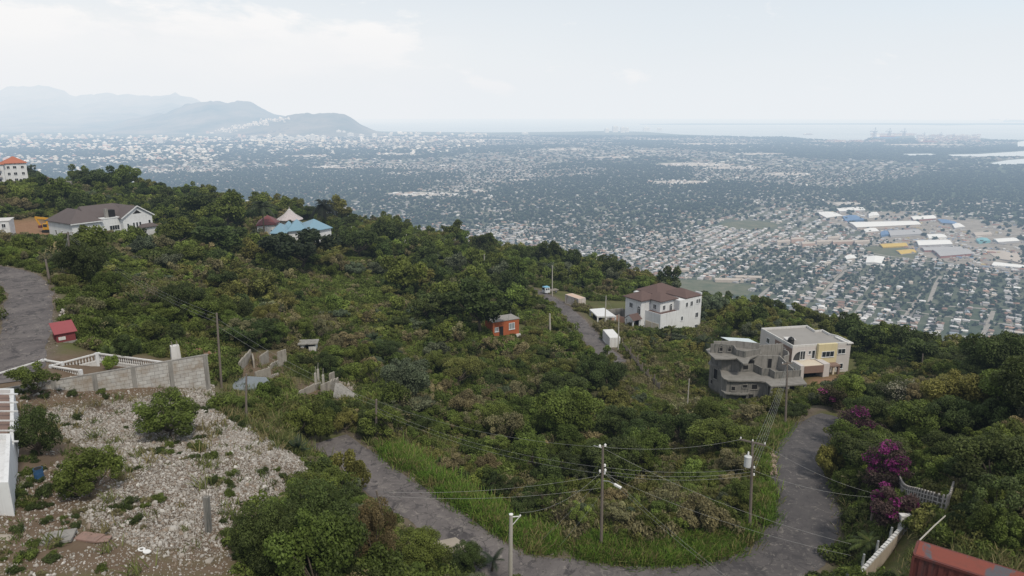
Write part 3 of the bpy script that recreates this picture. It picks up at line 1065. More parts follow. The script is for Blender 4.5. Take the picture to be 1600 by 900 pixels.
def make_plant(key, cr, tr):
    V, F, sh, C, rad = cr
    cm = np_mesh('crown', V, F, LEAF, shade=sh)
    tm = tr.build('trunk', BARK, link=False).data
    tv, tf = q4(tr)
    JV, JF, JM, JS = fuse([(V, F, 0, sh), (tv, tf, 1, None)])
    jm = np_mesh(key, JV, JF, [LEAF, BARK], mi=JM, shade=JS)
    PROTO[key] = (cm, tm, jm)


for i in range(3):
    c = crown(20 + i, (1.35, 1.35, .75), .95, 9, (.40, .78), 1500, .20)
    make_plant('shrub%d' % i, c, limbs(i, c[3], .35, .07, .1, 6))
    c = crown(30 + i, (1.35, 1.35, .8), 1.0, 14, (.30, .62), 5600, .098)
    make_plant('shrubhi%d' % i, c, limbs(i, c[3], .35, .06, .1, 9))
for i in range(3):     # open, airy thorn scrub
    c = crown(40 + i, (1.5, 1.5, .9), 1.5, 14, (.25, .5), 1100, .145, .8)
    make_plant('scrub%d' % i, c, limbs(i + 5, c[3], .5, .06, .2, 12))
    c = crown(45 + i, (1.5, 1.5, .9), 1.5, 20, (.2, .46), 4400, .078, .8)
    make_plant('scrubhi%d' % i, c, limbs(i + 5, c[3], .5, .055, .2, 16))
for i in range(3):     # round headed tree
    c = crown(50 + i, (2.5, 2.5, 1.7), 3.2, 20, (.55, 1.1), 3800, .225)
    make_plant('tree%d' % i, c, limbs(i + 9, c[3], 1.4, .16, .15, 10))
    c = crown(55 + i, (2.5, 2.5, 1.7), 3.2, 34, (.45, .95), 14000, .118)
    make_plant('treehi%d' % i, c, limbs(i + 9, c[3], 1.4, .15, .15, 16))
for i in range(2):     # flat spreading tree
    c = crown(60 + i, (3.2, 3.2, .8), 3.3, 22, (.5, 1.0), 3600, .205, .9)
    make_plant('flat%d' % i, c, limbs(i + 13, c[3], 1.6, .15, .3, 12))
    c = crown(64 + i, (3.2, 3.2, .8), 3.3, 34, (.4, .85), 12000, .108, .9)
    make_plant('flathi%d' % i, c, limbs(i + 13, c[3], 1.6, .15, .3, 18))


c = crown(70, (3.3, 3.3, 2.3), 3.4, 60, (.5, 1.0), 26000, .105); make_plant('mango0', c, limbs(70, c[3], 1.3, .2, .15, 16))
c = crown(71, (1.6, 1.6, 1.1), 1.35, 40, (.25, .5), 9500, .075, .8); make_plant('bushy0', c, limbs(71, c[3], .35, .07, .15, 22))
c = crown(72, (1.6, 1.6, 1.1), 1.35, 40, (.25, .5), 9500, .075, .8); make_plant('bushy1', c, limbs(72, c[3], .35, .07, .15, 22))


for i in range(2):     # leafless twiggy bushes
    c = crown(90 + i, (1.5, 1.5, 1.0), 1.5, 26, (.2, .4), 420, .10, .8)
    make_plant('bare%d' % i, c, limbs(90 + i, c[3], .5, .06, .2, 26))


def grassy(seed, n, h, spread, w_, lean=.5):
    rng = np.random.default_rng(seed)
    b0 = rng.normal(0, spread, (n, 3)); b0[:, 2] = 0
    d = rng.normal(0, lean, (n, 3)); d[:, 2] = 1; d /= np.linalg.norm(d, axis=1)[:, None]
    hh = h * rng.uniform(.5, 1.2, (n, 1))
    side = np.cross(d, rng.normal(0, 1, (n, 3))); side /= np.linalg.norm(side, axis=1)[:, None]
    droop = d.copy(); droop[:, 2] -= .35
    V = np.stack([b0 - side * w_, b0 + side * w_, b0 + d * hh * .6 + side * w_ * .8, b0 + d * hh * .6 - side * w_ * .8], 1)
    V2 = np.stack([b0 + d * hh * .6 - side * w_ * .8, b0 + d * hh * .6 + side * w_ * .8, b0 + d * hh * .6 + droop * hh * .45 + side * w_ * .15, b0 + d * hh * .6 + droop * hh * .45 - side * w_ * .15], 1)
    V = np.concatenate([V, V2]).reshape(-1, 3)
    F = np.arange(len(V)).reshape(-1, 4)
    sh = np.tile(rng.uniform(.6, 1.4, n), 2)
    return np_mesh('grass', V, F, LEAF, shade=sh)


GRASS = [grassy(1, 26, .55, .22, .02), grassy(2, 30, .8, .25, .022, .4), grassy(3, 24, .35, .25, .022, .7)]

# town trees: low dark heads
TT = []
for i in range(3):
    c = crown(80 + i, (3.6, 3.6, 2.0), 3.6, 10, (1.3, 2.2), 170, 1.5, .6)
    tq = limbs(i, c[3], 1.6, .3, .1, 3); tv, tf = q4(tq)
    JV, JF, JM, JS = fuse([(c[0], c[1], 0, c[2]), (tv, tf, 1, None)])
    TT.append((np_mesh('town_tree', JV, JF, [LEAF, BARK], mi=JM, shade=JS), np_mesh('crown', c[0], c[1], LEAF, shade=c[2]), tq.build('trunk', BARK, link=False).data))
ttint = tints(len(TX), [((.044, .072, .040), .5), ((.062, .094, .046), .35), ((.088, .112, .055), .15)])
tpx, tpy, _ = pixof(TX, TY, 4)
_vis = (tpy < np.interp(tpx, SILX, SIL) - 14) & (tpx > 0) & (tpx < 1600)
torder = np.argsort(np.where(_vis, TY / TS, 1e9))[:300]
tm_ = np.ones(len(TX), bool); tm_[torder] = False
tP = np.stack([TX, TY, np.full(len(TX), .9)], 1)
tscl = np.stack([TS, TS, np.minimum(TS, 1.5 + .12 * TS)], 1)
trot = np.zeros((len(TX), 3)); trot[:, 2] = RNG.uniform(0, 6.28, len(TX))
tidx = RNG.integers(0, 3, len(TX))
scatter('distant_trees', [x[0] for x in TT], tP[tm_], trot[tm_], tscl[tm_], tidx[tm_], ttint[tm_], label='far dark tree cover between the houses of the plain', cat='trees')
for i in torder:
    o = thing('town_tree', town_label(tpx[i], tpy[i], '%s tree %s' % ('large dark green' if TS[i] > 1.1 else ('dark green' if TS[i] > .85 else 'small dark'), 'among the town houses')), 'tree', tP[i], trot[i][2], 'trees among the town houses')
    o.scale = tscl[i]
    for nm, mh in (('crown', TT[int(tidx[i])][1]), ('trunk', TT[int(tidx[i])][2])):
        cobj = bpy.data.objects.new(nm, mh); COL.objects.link(cobj); cobj.parent = o; cobj['tint'] = [float(x) for x in ttint[i]]
# ================================================================== hillside ground
LOT = [(60, 640), (200, 624), (328, 602), (345, 640), (420, 662), (492, 705), (478, 745), (455, 790), (390, 800), (370, 860), (300, 885), (200, 850), (150, 830), (120, 800), (200, 745), (110, 690)]
LOTB = [(-60, 620), (45, 608), (328, 580), (345, 640), (420, 662), (500, 705), (478, 755), (455, 790), (400, 800), (370, 900), (0, 900)]
VERGE = [(585, 700), (700, 780), (800, 845), (850, 873), (960, 888), (1100, 886), (1160, 872), (1195, 835), (1208, 790), (1195, 745), (1200, 712), (1235, 675), (1222, 664), (1190, 700), (1176, 760), (1160, 820), (1040, 845), (880, 838), (780, 790), (690, 740), (620, 690)]
TERR = [(-60, 560), (150, 548), (270, 560), (328, 560), (328, 582), (45, 612), (-60, 625)]
YARD2 = [(0, 345), (50, 340), (84, 345), (84, 373), (40, 375), (0, 372)]
DIRT = [(1262, 590), (1300, 586), (1325, 588), (1310, 606), (1285, 612), (1262, 604)]

GRASSY = [[(596, 690), (700, 690), (850, 745), (1000, 765), (1090, 700), (1110, 640), (1235, 648), (1222, 690), (1190, 720), (1165, 800), (1050, 822), (900, 818), (780, 780)], [(1008, 555), (1100, 560), (1112, 640), (1040, 650)], [(820, 470), (862, 500), (905, 560), (830, 535)], [(420, 440), (600, 435), (640, 500), (480, 520)],
          [(150, 420), (300, 430), (330, 480), (180, 475)], [(1320, 600), (1480, 605), (1500, 660), (1400, 700)], [(1415, 690), (1500, 715), (1480, 768), (1420, 760)], [(600, 520), (700, 520), (690, 570), (610, 580)], [(380, 600), (480, 640), (520, 690), (420, 660)]]
RUIN_ = [[(366, 552), (452, 547), (454, 598), (366, 594)], [(460, 594), (560, 590), (560, 626), (460, 624)]]
nx, ny = len(GX), len(GY)
V = np.stack([_mx, _my, GZ], -1).reshape(-1, 3)
I = np.arange(nx * ny).reshape(nx, ny)
F = np.stack([I[:-1, :-1], I[1:, :-1], I[1:, 1:], I[:-1, 1:]], -1).reshape(-1, 4)
hpx, hpy, hf = pixof(V[:, 0], np.maximum(V[:, 1], 5), V[:, 2])


def softmask(polys, px=hpx, py=hpy, f=hf):
    s = np.zeros(len(px))
    for dx, dy in ((0, 0), (5, 0), (-5, 0), (0, 4), (0, -4), (9, 5), (-9, -5), (9, -5), (-9, 5)):
        k = np.zeros(len(px), bool)
        for p in polys:
            k |= inpoly(px + dx, py + dy, p)
        s += k & (f > 0) & (f < 420)
    return s / 9


m, t, b = new_mat('hill_soil', .95, .1)
co = pos(t)
n1 = t.noise(co, .06, 5, .65); n2 = t.noise(co, .7, 4, .7); n3 = t.noise(co, 4.0, 3, .7)
c = t.mix(t.ramp(n1, [(.35, 0), (.65, 1)]), (.085, .10, .034), (.15, .15, .062))
c = t.mix(t.math('MULTIPLY', t.new('ShaderNodeAttribute', attribute_type='GEOMETRY', attribute_name='grassy').outputs['Fac'], .7), c, (.17, .175, .065))
c = t.mix(t.ramp(n2, [(.5, 0), (.68, 1)]), c, (.13, .10, .065))
c = t.mix(t.math('MULTIPLY', n3, .35), c, (.05, .055, .025))


def fattr(nm):
    return t.new('ShaderNodeAttribute', attribute_type='GEOMETRY', attribute_name=nm).outputs['Fac']


vor = t.new('ShaderNodeTexVoronoi', ins={'Scale': 3.2, 'Randomness': 1.0}); t.l.new(co, vor.inputs['Vector'])
vcol = t.new('ShaderNodeSeparateColor'); t.l.new(vor.outputs['Color'], vcol.inputs[0])
stone = t.ramp(vcol.outputs[0], [(0, (.20, .18, .16)), (.4, (.40, .375, .35)), (1, (.60, .58, .56))])
stone = t.mix(t.ramp(vor.outputs['Distance'], [(.28, 0), (.5, 1)]), stone, (.10, .085, .07))
brown = t.mix(n2, (.10, .068, .045), (.20, .155, .115))
lotc = t.mix(t.ramp(t.math('ADD', t.math('MULTIPLY', n2, .5), t.math('MULTIPLY', n1, .5)), [(.44, 0), (.58, 1)]), stone, brown)
c = t.mix(fattr('lot'), c, lotc)
c = t.mix(fattr('bare'), c, brown)
c = t.mix(fattr('verge'), c, t.mix(n2, (.07, .12, .022), (.11, .16, .035)))
edge = t.mix(n2, (.09, .07, .055), (.20, .17, .14))
c = t.mix(fattr('kerbside'), c, edge)
red = t.mix(n2, (.20, .11, .065), (.34, .22, .14))
c = t.mix(fattr('red'), c, red)
t.l.new(c, b.inputs['Base Color'])
t.l.new(t.bump(t.math('ADD', n3, t.math('MULTIPLY', vor.outputs['Distance'], .5)), .6, .08), b.inputs['Normal'])
hm_ = np_mesh('hillside', V, F, MATS['hill_soil'], smooth=True)
rd = np.full(len(V), 99.0)
near = (hf > 0) & (hf < 420) & (np.abs(hpx - 800) < 1200)
rd[near] = road_dist(V[near, 0], V[near, 1])
for nm, val in (('lot', softmask([LOT])), ('bare', softmask([LOTB, TERR] + RUIN_) * (1 - softmask([LOT]))), ('verge', softmask([VERGE])), ('kerbside', np.clip(1.3 - np.abs(rd) / 1.2, 0, 1)),
                ('grassy', softmask(GRASSY)), ('red', softmask([DIRT, YARD2]))):
    a = hm_.attributes.new(nm, 'FLOAT', 'POINT'); a.data.foreach_set('value', val.astype(np.float32))
o = bpy.data.objects.new('hillside', hm_); COL.objects.link(o); tag(o, 'steep green hillside falling towards the plain', kind='structure')

# ------------------------------------------------------------------ roads
m, t, b = new_mat('old_asphalt', .85, .3)
uv = t.new('ShaderNodeAttribute', attribute_type='GEOMETRY', attribute_name='across').outputs['Fac']
co = pos(t)
n1 = t.noise(co, .22, 5, .7, .6); n2 = t.noise(co, 1.4, 5, .7); n3 = t.noise(co, 30, 2, .6)
c = t.mix(t.ramp(n1, [(.38, 0), (.62, 1)]), (.115, .104, .106), (.185, .168, .165))
c = t.mix(t.ramp(t.noise(co, .35, 4, .75, 1.2), [(.54, 0), (.62, 1)]), c, (.065, .06, .064))
vr = t.new('ShaderNodeTexVoronoi', feature='DISTANCE_TO_EDGE', ins={'Scale': .33}); 
wob = t.new('ShaderNodeVectorMath', operation='ADD'); t.l.new(co, wob.inputs[0])
nz = t.new('ShaderNodeTexNoise', ins={'Scale': .6, 'Detail': 5.0}); t.l.new(co, nz.inputs['Vector']); t.l.new(nz.outputs['Color'], wob.inputs[1])
t.l.new(wob.outputs[0], vr.inputs['Vector'])
c = t.mix(t.math('MULTIPLY', t.ramp(vr.outputs['Distance'], [(.008, .7), (.022, 0)]), t.ramp(t.noise(co, .18, 2, .5), [(.52, 0), (.6, 1)])), c, (.03, .03, .03))
c = t.mix(t.ramp(n2, [(.62, 0), (.68, 1)]), c, (.30, .27, .25))
c = t.mix(t.ramp(t.noise(co, .5, 6, .8, 2.0), [(.58, 0), (.63, .8)]), c, (.05, .047, .05))
c = t.mix(t.math('MULTIPLY', t.noise(co, 5.0, 4, .8), .45), c, (.08, .072, .075))
c = t.mix(t.math('MULTIPLY', t.ramp(t.math('ADD', uv, t.math('MULTIPLY', n2, .55)), [(1.0, 0), (1.3, 1)]), .85), c, t.mix(n3, (.10, .075, .055), (.19, .15, .12)))
t.l.new(c, b.inputs['Base Color'])
v2 = t.new('ShaderNodeTexVoronoi', feature='DISTANCE_TO_EDGE', ins={'Scale': .85}); t.l.new(wob.outputs[0], v2.inputs['Vector'])
c = t.mix(t.math('MULTIPLY', t.ramp(v2.outputs['Distance'], [(.010, .55), (.028, 0)]), t.ramp(t.noise(co, .3, 3, .6), [(.5, 0), (.56, 1)])), c, (.035, .033, .034))
c = t.mix(t.math('MULTIPLY', t.ramp(t.noise(co, .8, 3, .6, .4), [(.64, 0), (.66, 1)]), .8), c, (.075, .07, .072))
al = t.new('ShaderNodeAttribute', attribute_type='GEOMETRY', attribute_name='along').outputs['Fac']
c = t.mix(t.ramp(al, [(.3, 0), (.62, .62)]), c, t.mix(n2, (.040, .040, .045), (.085, .082, .086)))
c = t.mix(t.math('MULTIPLY', t.ramp(t.noise(co, 1.1, 5, .75, 1.0), [(.57, 0), (.63, 1)]), .5), c, (.26, .24, .22))
t.l.new(c, b.inputs['Base Color'])
t.l.new(t.bump(t.math('ADD', n3, n2), .35, .03), b.inputs['Normal'])


def road(name, ln, hw, label, seed=0, prof=None):
    d = np.gradient(ln[:, :2], axis=0); d /= np.linalg.norm(d, axis=1)[:, None]
    nr = np.stack([-d[:, 1], d[:, 0]], 1)
    K = 9
    rng = np.random.default_rng(seed)
    wl = hw * (1 + .30 * (fbm(np.arange(len(ln)) / 3.0 + 3 + seed, np.zeros(len(ln)), 4) - .5) * 2); wr = hw * (1 + .30 * (fbm(np.arange(len(ln)) / 3.0 + 50 + seed, np.zeros(len(ln)), 4) - .5) * 2)
    if prof is not None:
        pf_ = np.interp(np.linspace(0, 1, len(ln)), *prof); wl = wl * pf_; wr = wr * pf_
    V, A = [], []
    for i in range(len(ln)):
        for k in range(K):
            s = -1 + 2 * k / (K - 1)
            q = ln[i, :2] + nr[i] * s * (wl[i] if s < 0 else wr[i])
            V.append((q[0], q[1], float(gz(q[0], q[1])) + .07 - .05 * abs(s) ** 3)); A.append(abs(s))
    F = [(i * K + k, i * K + k + 1, (i + 1) * K + k + 1, (i + 1) * K + k) for i in range(len(ln) - 1) for k in range(K - 1)]
    me = np_mesh(name, V, F, MATS['old_asphalt'], smooth=True)
    if me.polygons[0].normal.z < 0:
        me.flip_normals()
    a = me.attributes.new('across', 'FLOAT', 'POINT'); a.data.foreach_set('value', np.array(A, np.float32))
    a = me.attributes.new('along', 'FLOAT', 'POINT'); a.data.foreach_set('value', np.repeat(np.linspace(0, 1, len(ln)) if prof is not None else np.zeros(len(ln)), K).astype(np.float32))
    o = bpy.data.objects.new(name, me); COL.objects.link(o)
    return tag(o, label, kind='structure')


road('road', ROADS['main'][0], ROADS['main'][1], 'worn hairpin road at the bottom of the view', 1, ((0, .3, .45, .6, .93, 1), (.85, .85, .95, 1.15, 1.1, .55)))
road('road', ROADS['side'][0], ROADS['side'][1], 'cracked side road beside the white containers', 2)
road('road', ROADS['left'][0], ROADS['left'][1], 'wide worn road at the left edge', 3)

pl_ = catmull([g(x, y) for x, y in ((950, 556), (968, 572), (985, 590), (1000, 612), (1010, 640))])
road('path', pl_, 1.1, 'narrow broken lane going down past the plank fence', 5)

# ------------------------------------------------------------------ stones
m, t, b = new_mat('limestone', .9, .2)
at = t.new('ShaderNodeAttribute', attribute_type='INSTANCER', attribute_name='tint')
n = t.noise(obj_co(t), 2.5, 3, .7)
t.l.new(t.mix(t.math('MULTIPLY', n, .5), at.outputs['Color'], (.20, .165, .13)), b.inputs['Base Color'])
LIME = m


def rock(seed, n=1):
    rng = np.random.default_rng(seed)
    import bmesh
    bm = bmesh.new(); bmesh.ops.create_icosphere(bm, subdivisions=n, radius=.5)
    for v in bm.verts:
        v.co *= float(rng.uniform(.7, 1.25)); v.co.z *= .7
    me = bpy.data.meshes.new('rock'); bm.to_mesh(me); bm.free(); me.materials.append(LIME)
    return me


ROCKS = [rock(i) for i in range(4)]


def sample_poly(poly, n, tmax=300):
    """ground points spread evenly (in plan) over a photo polygon"""
    G = np.array([g(x, y) for x, y in poly])
    lo, hi = G[:, :2].min(0) - 3, G[:, :2].max(0) + 3
    out = []; tot = 0
    while tot < n:
        q = RNG.uniform(lo, hi, (4000, 2)); z = gz(q[:, 0], q[:, 1])
        px, py, f = pixof(q[:, 0], q[:, 1], z)
        k = inpoly(px, py, poly) & (f > 10)
        out.append(np.stack([q[k, 0], q[k, 1], z[k]], 1)); tot += k.sum()
        if not k.any():
            break
    return np.concatenate(out)[:n]


P = sample_poly(LOT, 60000)
nn = fbm(P[:, 0] / 6 + 3, P[:, 1] / 6, 4)
P = P[nn + RNG.normal(0, .06, len(P)) > .35]
P2 = sample_poly(LOTB, 26000); P2 = P2[fbm(P2[:, 0] / 4 + 30, P2[:, 1] / 4, 3) > .37]
P = np.concatenate([P, P2])
n = len(P)
s = np.clip(np.exp(RNG.normal(-2.6, .6, n)), .03, .6)
tn = tints(n, [((.48, .465, .445), .42), ((.35, .33, .305), .3), ((.28, .23, .19), .2), ((.64, .63, .61), .08)])
rot = RNG.uniform(0, 6.28, (n, 3)); P[:, 2] += .02
scatter('rubble', ROCKS, P, rot, np.stack([s, s * RNG.uniform(.7, 1.3, n), s], 1), RNG.integers(0, 4, n), tn, label='pale broken limestone covering the open lot', cat='rubble')

# loose gravel and dirt clods along the broken road edges
E = []
for ln, hw in ROADS.values():
    for _ in range(int(len(ln) * 9)):
        i = int(RNG.integers(1, len(ln) - 1)); d = ln[i + 1, :2] - ln[i - 1, :2]; d /= np.linalg.norm(d)
        sd_ = RNG.choice([-1, 1]); q2 = ln[i, :2] + np.array((-d[1], d[0])) * sd_ * (hw * RNG.normal(1.02, .13))
        E.append((q2[0], q2[1], float(gz(q2[0], q2[1])) + .06))
E = np.array(E); n = len(E); s = np.clip(np.exp(RNG.normal(-2.2, .5, n)), .04, .4)
scatter('roadside_gravel', ROCKS, E, RNG.uniform(0, 6.28, (n, 3)), np.stack([s, s, s * .6], 1), RNG.integers(0, 4, n), tints(n, [((.24, .20, .165), .5), ((.36, .33, .30), .3), ((.14, .11, .09), .2)]), label='loose gravel and dirt along the broken road edges', cat='gravel')

# ================================================================== planting
# things that must stay in view: photo outline, depth
CLEAR = [([(78, 320), (240, 320), (240, 362), (160, 366), (78, 370)], 224), ([(396, 334), (520, 334), (522, 366), (506, 372), (480, 372), (474, 366), (396, 364)], 255), ([(766, 490), (822, 490), (822, 524), (766, 524)], 142),
         ([(915, 440), (1095, 440), (1095, 500), (1088, 506), (1040, 513), (915, 510)], 196), ([(838, 450), (880, 452), (960, 520), (965, 540), (950, 548), (918, 520), (838, 462)], 190), ([(1190, 505), (1335, 505), (1335, 585), (1262, 590), (1262, 608), (1200, 612), (1165, 622), (1112, 622), (1100, 540), (1190, 535)], 146),
         ([(25, 545), (330, 540), (330, 600), (40, 630)], 88), ([(-50, 412), (60, 420), (90, 470), (94, 540), (60, 560), (-50, 620)], 120), ([(70, 490), (124, 490), (124, 552), (70, 552)], 84),
         ([(505, 690), (560, 690), (700, 785), (800, 845), (900, 880), (1150, 885), (1195, 840), (1205, 780), (1190, 730), (1215, 695), (1265, 675), (1280, 690), (1285, 760), (1315, 860), (1310, 899), (760, 899), (690, 850), (600, 785)], 95),
         ([(1396, 732), (1412, 745), (1440, 762), (1490, 768), (1484, 806), (1430, 798), (1400, 790)], 74), ([(1325, 899), (1405, 805), (1425, 805), (1422, 860), (1385, 899)], 66), ([(1425, 838), (1600, 870), (1600, 899), (1420, 899)], 58),
         ([(370, 550), (450, 545), (450, 600), (372, 592)], 108), ([(458, 595), (560, 590), (560, 628), (458, 622)], 98), ([(466, 534), (498, 534), (498, 549), (466, 549)], 132), ([(0, 325), (84, 330), (84, 370), (0, 370)], 215),
         ([(0, 238), (42, 238), (42, 280), (0, 285)], 360), ([(845, 442), (912, 442), (912, 480), (845, 462)], 235), ([(940, 510), (970, 510), (970, 540), (940, 535)], 175), ([(62, 272), (110, 275), (110, 290), (62, 290)], 335),
         ([(1126, 524), (1195, 524), (1195, 545), (1126, 545)], 155), ([(330, 595), (420, 605), (420, 622), (345, 622)], 95), ([(270, 535), (335, 538), (335, 560), (285, 560)], 95), ([(965, 540), (1010, 590), (1035, 605), (1035, 625), (1000, 610)], 150),
         ([(0, 605), (28, 605), (28, 812), (0, 812)], 56), ([(1300, 540), (1420, 575), (1420, 585), (1300, 560)], 165), ([(388, 312), (430, 312), (425, 346), (392, 346)], 252), ([(478, 304), (530, 304), (526, 348), (482, 348)], 300), ([(312, 765), (334, 765), (336, 832), (312, 832)], 53), ([(120, 650), (330, 620), (470, 710), (385, 780), (355, 845), (200, 850), (120, 800)], 52)]
NOGROW = [LOT, TERR, YARD2, DIRT, [(75, 355), (240, 355), (240, 372), (75, 378)], [(410, 345), (520, 345), (520, 375), (410, 375)], [(764, 505), (822, 505), (822, 526), (764, 526)], [(915, 470), (1095, 470), (1095, 512), (915, 510)],
          [(1100, 545), (1335, 545), (1335, 590), (1262, 610), (1110, 622)], [(300, 545), (340, 545), (335, 570), (300, 565)], [(0, 600), (40, 600), (130, 690), (200, 760), (100, 830), (0, 830)], [(845, 450), (915, 460), (912, 482), (845, 462)],
          [(335, 595), (425, 603), (425, 625), (345, 625)], [(0, 230), (45, 230), (45, 285), (0, 290)], [(60, 270), (112, 270), (112, 295), (60, 295)], [(72, 510), (124, 510), (124, 562), (72, 562)], [(1420, 850), (1700, 880), (1700, 1000), (1410, 1000)], [(1330, 910), (1408, 825), (1440, 850), (1400, 920)]]


def fits(p, r, h, keep=None):
    """largest scale at which a plant keeps the things behind it in view"""
    px, py, f = to_px(p)
    if f < 8:
        return 0
    w_ = FPX * r / f; hh = FPX * h / f
    for poly, td in CLEAR:
        if f > td + 2:
            continue
        xs = [q[0] for q in poly]; ys = [q[1] for q in poly]
        if px + w_ < min(xs) or px - w_ > max(xs) or py < min(ys) or py - hh > max(ys):
            continue
        gx, gy = np.meshgrid(np.linspace(px - w_, px + w_, 5), np.linspace(py - hh, py, 5))
        if inpoly(gx.ravel(), gy.ravel(), poly).any():
            return 0
    return 1


T_DARK, T_MID, T_LIGHT, T_OLIVE, T_DRY, T_GREY, T_BRIGHT, T_BLACK = (.068, .094, .026), (.114, .150, .031), (.150, .195, .042), (.168, .174, .048), (.215, .195, .100), (.120, .145, .085), (.22, .29, .050), (.036, .050, .022)
PRAD = {'mango': (4.1, 6.5), 'bushy': (1.95, 2.7), 'bare': (1.85, 2.6), 'shrub': (1.95, 1.9), 'scrub': (1.85, 2.6), 'tree': (3.3, 5.4), 'flat': (3.9, 4.5)}
LANDMARKS = [((160, 350), 'the long white house'), ((465, 355), 'the blue roofed house'), ((795, 510), 'the orange cottage'), ((1035, 475), 'the three storey white house'), ((1265, 545), 'the modern house'), ((1180, 580), 'the bare concrete shell'),
             ((98, 520), 'the red kiosk'), ((180, 590), 'the grey block wall'), ((410, 570), 'the broken block walls'), ((510, 610), 'the rubble foundation'), ((240, 740), 'the limestone lot'), ((640, 780), 'the sloping road'), ((942, 780), 'the central power pole'),
             ((1172, 760), 'the transformer pole'), ((1240, 760), 'the hairpin bend'), ((1360, 720), 'the bougainvillea'), ((1440, 770), 'the curved lattice wall'), ((1500, 870), 'the rust red container'), ((900, 510), 'the side road'), ((480, 540), 'the tiny block hut'),
             ((40, 490), 'the wide left road'), ((340, 550), 'the tall pole by the wall'), ((635, 385), 'the slope transformer pole'), ((757, 415), 'the lone pole on the ridge'), ((860, 450), 'the parked truck'), ((20, 265), 'the orange roofed flats'), ((797, 850), 'the pale concrete pole'),
             ((640, 590), 'the big grey green tree'), ((1530, 620), 'the large hilltop trees'), ((480, 400), 'the wide dark tree'), ((250, 300), 'the upper ridge'), ((1150, 490), 'the wooded ridge')]


def where(px, py):
    q = min(LANDMARKS, key=lambda a: (a[0][0] - px) ** 2 + 1.6 * (a[0][1] - py) ** 2)
    dx, dy = px - q[0][0], py - q[0][1]
    far = math.hypot(dx, dy) > 70
    if abs(dx) > abs(dy) * 1.4:
        rel = 'right of' if dx > 0 else 'left of'
    else:
        rel = 'below' if dy > 0 else 'above'
    return '%s%s %s' % ('well ' if far else 'just ', rel, q[1])


def tone(c):
    r, g_, b_ = c
    l = r + g_ + b_
    if r > g_ * 1.08: return 'dry brown'
    if r > g_ * .93: return 'olive yellow'
    if b_ > g_ * .55: return 'grey green'
    return 'dark green' if l < .25 else ('mid green' if l < .37 else 'bright green')


def plant(kind, p, sc, tint, rz, hi, label=None, zs=1.0, group=None, name=None, cat=None):
    i = int(RNG.integers(0, {'flat': 2, 'mango': 1, 'bushy': 2, 'bare': 2}.get(kind, 3)))
    key = kind + ('hi' if hi and kind not in ('mango', 'bushy', 'bare') else '') + str(i)
    px, py, f = to_px(p)
    size = sc * PRAD[kind][0]
    tint = [float(v) for v in tint]
    big = kind in ('tree', 'flat', 'mango', 'bushy')
    if label is None:
        word = {'shrub': 'rounded shrub', 'scrub': 'thin open thorn bush', 'bare': 'half bare twiggy bush', 'tree': 'round headed tree', 'flat': 'flat topped spreading tree'}[kind]
        sw = 'small' if size < (2.4 if big else 1.3) else ('large' if size > (3.6 if big else 2.1) else '')
        label = ' '.join(x for x in (sw, tone(tint), word, where(px, py - FPX * size / f * .7)) if x)
    nm = name or ('tree' if big else 'shrub')
    if big:
        o = thing(nm, label, cat or 'tree', p, rz, group or 'trees on the hillside')
        an = RNG.uniform(.82, 1.22)
        o.scale = (sc * an, sc / an, sc * zs)
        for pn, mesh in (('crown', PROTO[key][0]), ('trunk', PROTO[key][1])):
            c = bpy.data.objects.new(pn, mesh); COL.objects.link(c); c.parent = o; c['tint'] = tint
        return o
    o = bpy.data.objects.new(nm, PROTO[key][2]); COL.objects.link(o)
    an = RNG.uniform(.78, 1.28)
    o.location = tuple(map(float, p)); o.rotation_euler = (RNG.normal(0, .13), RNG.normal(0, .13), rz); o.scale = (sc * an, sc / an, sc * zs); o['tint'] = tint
    return tag(o, label, cat or 'shrub', group or 'shrubs on the hillside')


def vary(c, s=.14):
    c = np.array(c) * RNG.uniform(1 - s, 1 + s); c[0] *= RNG.uniform(.92, 1.1)
    return c


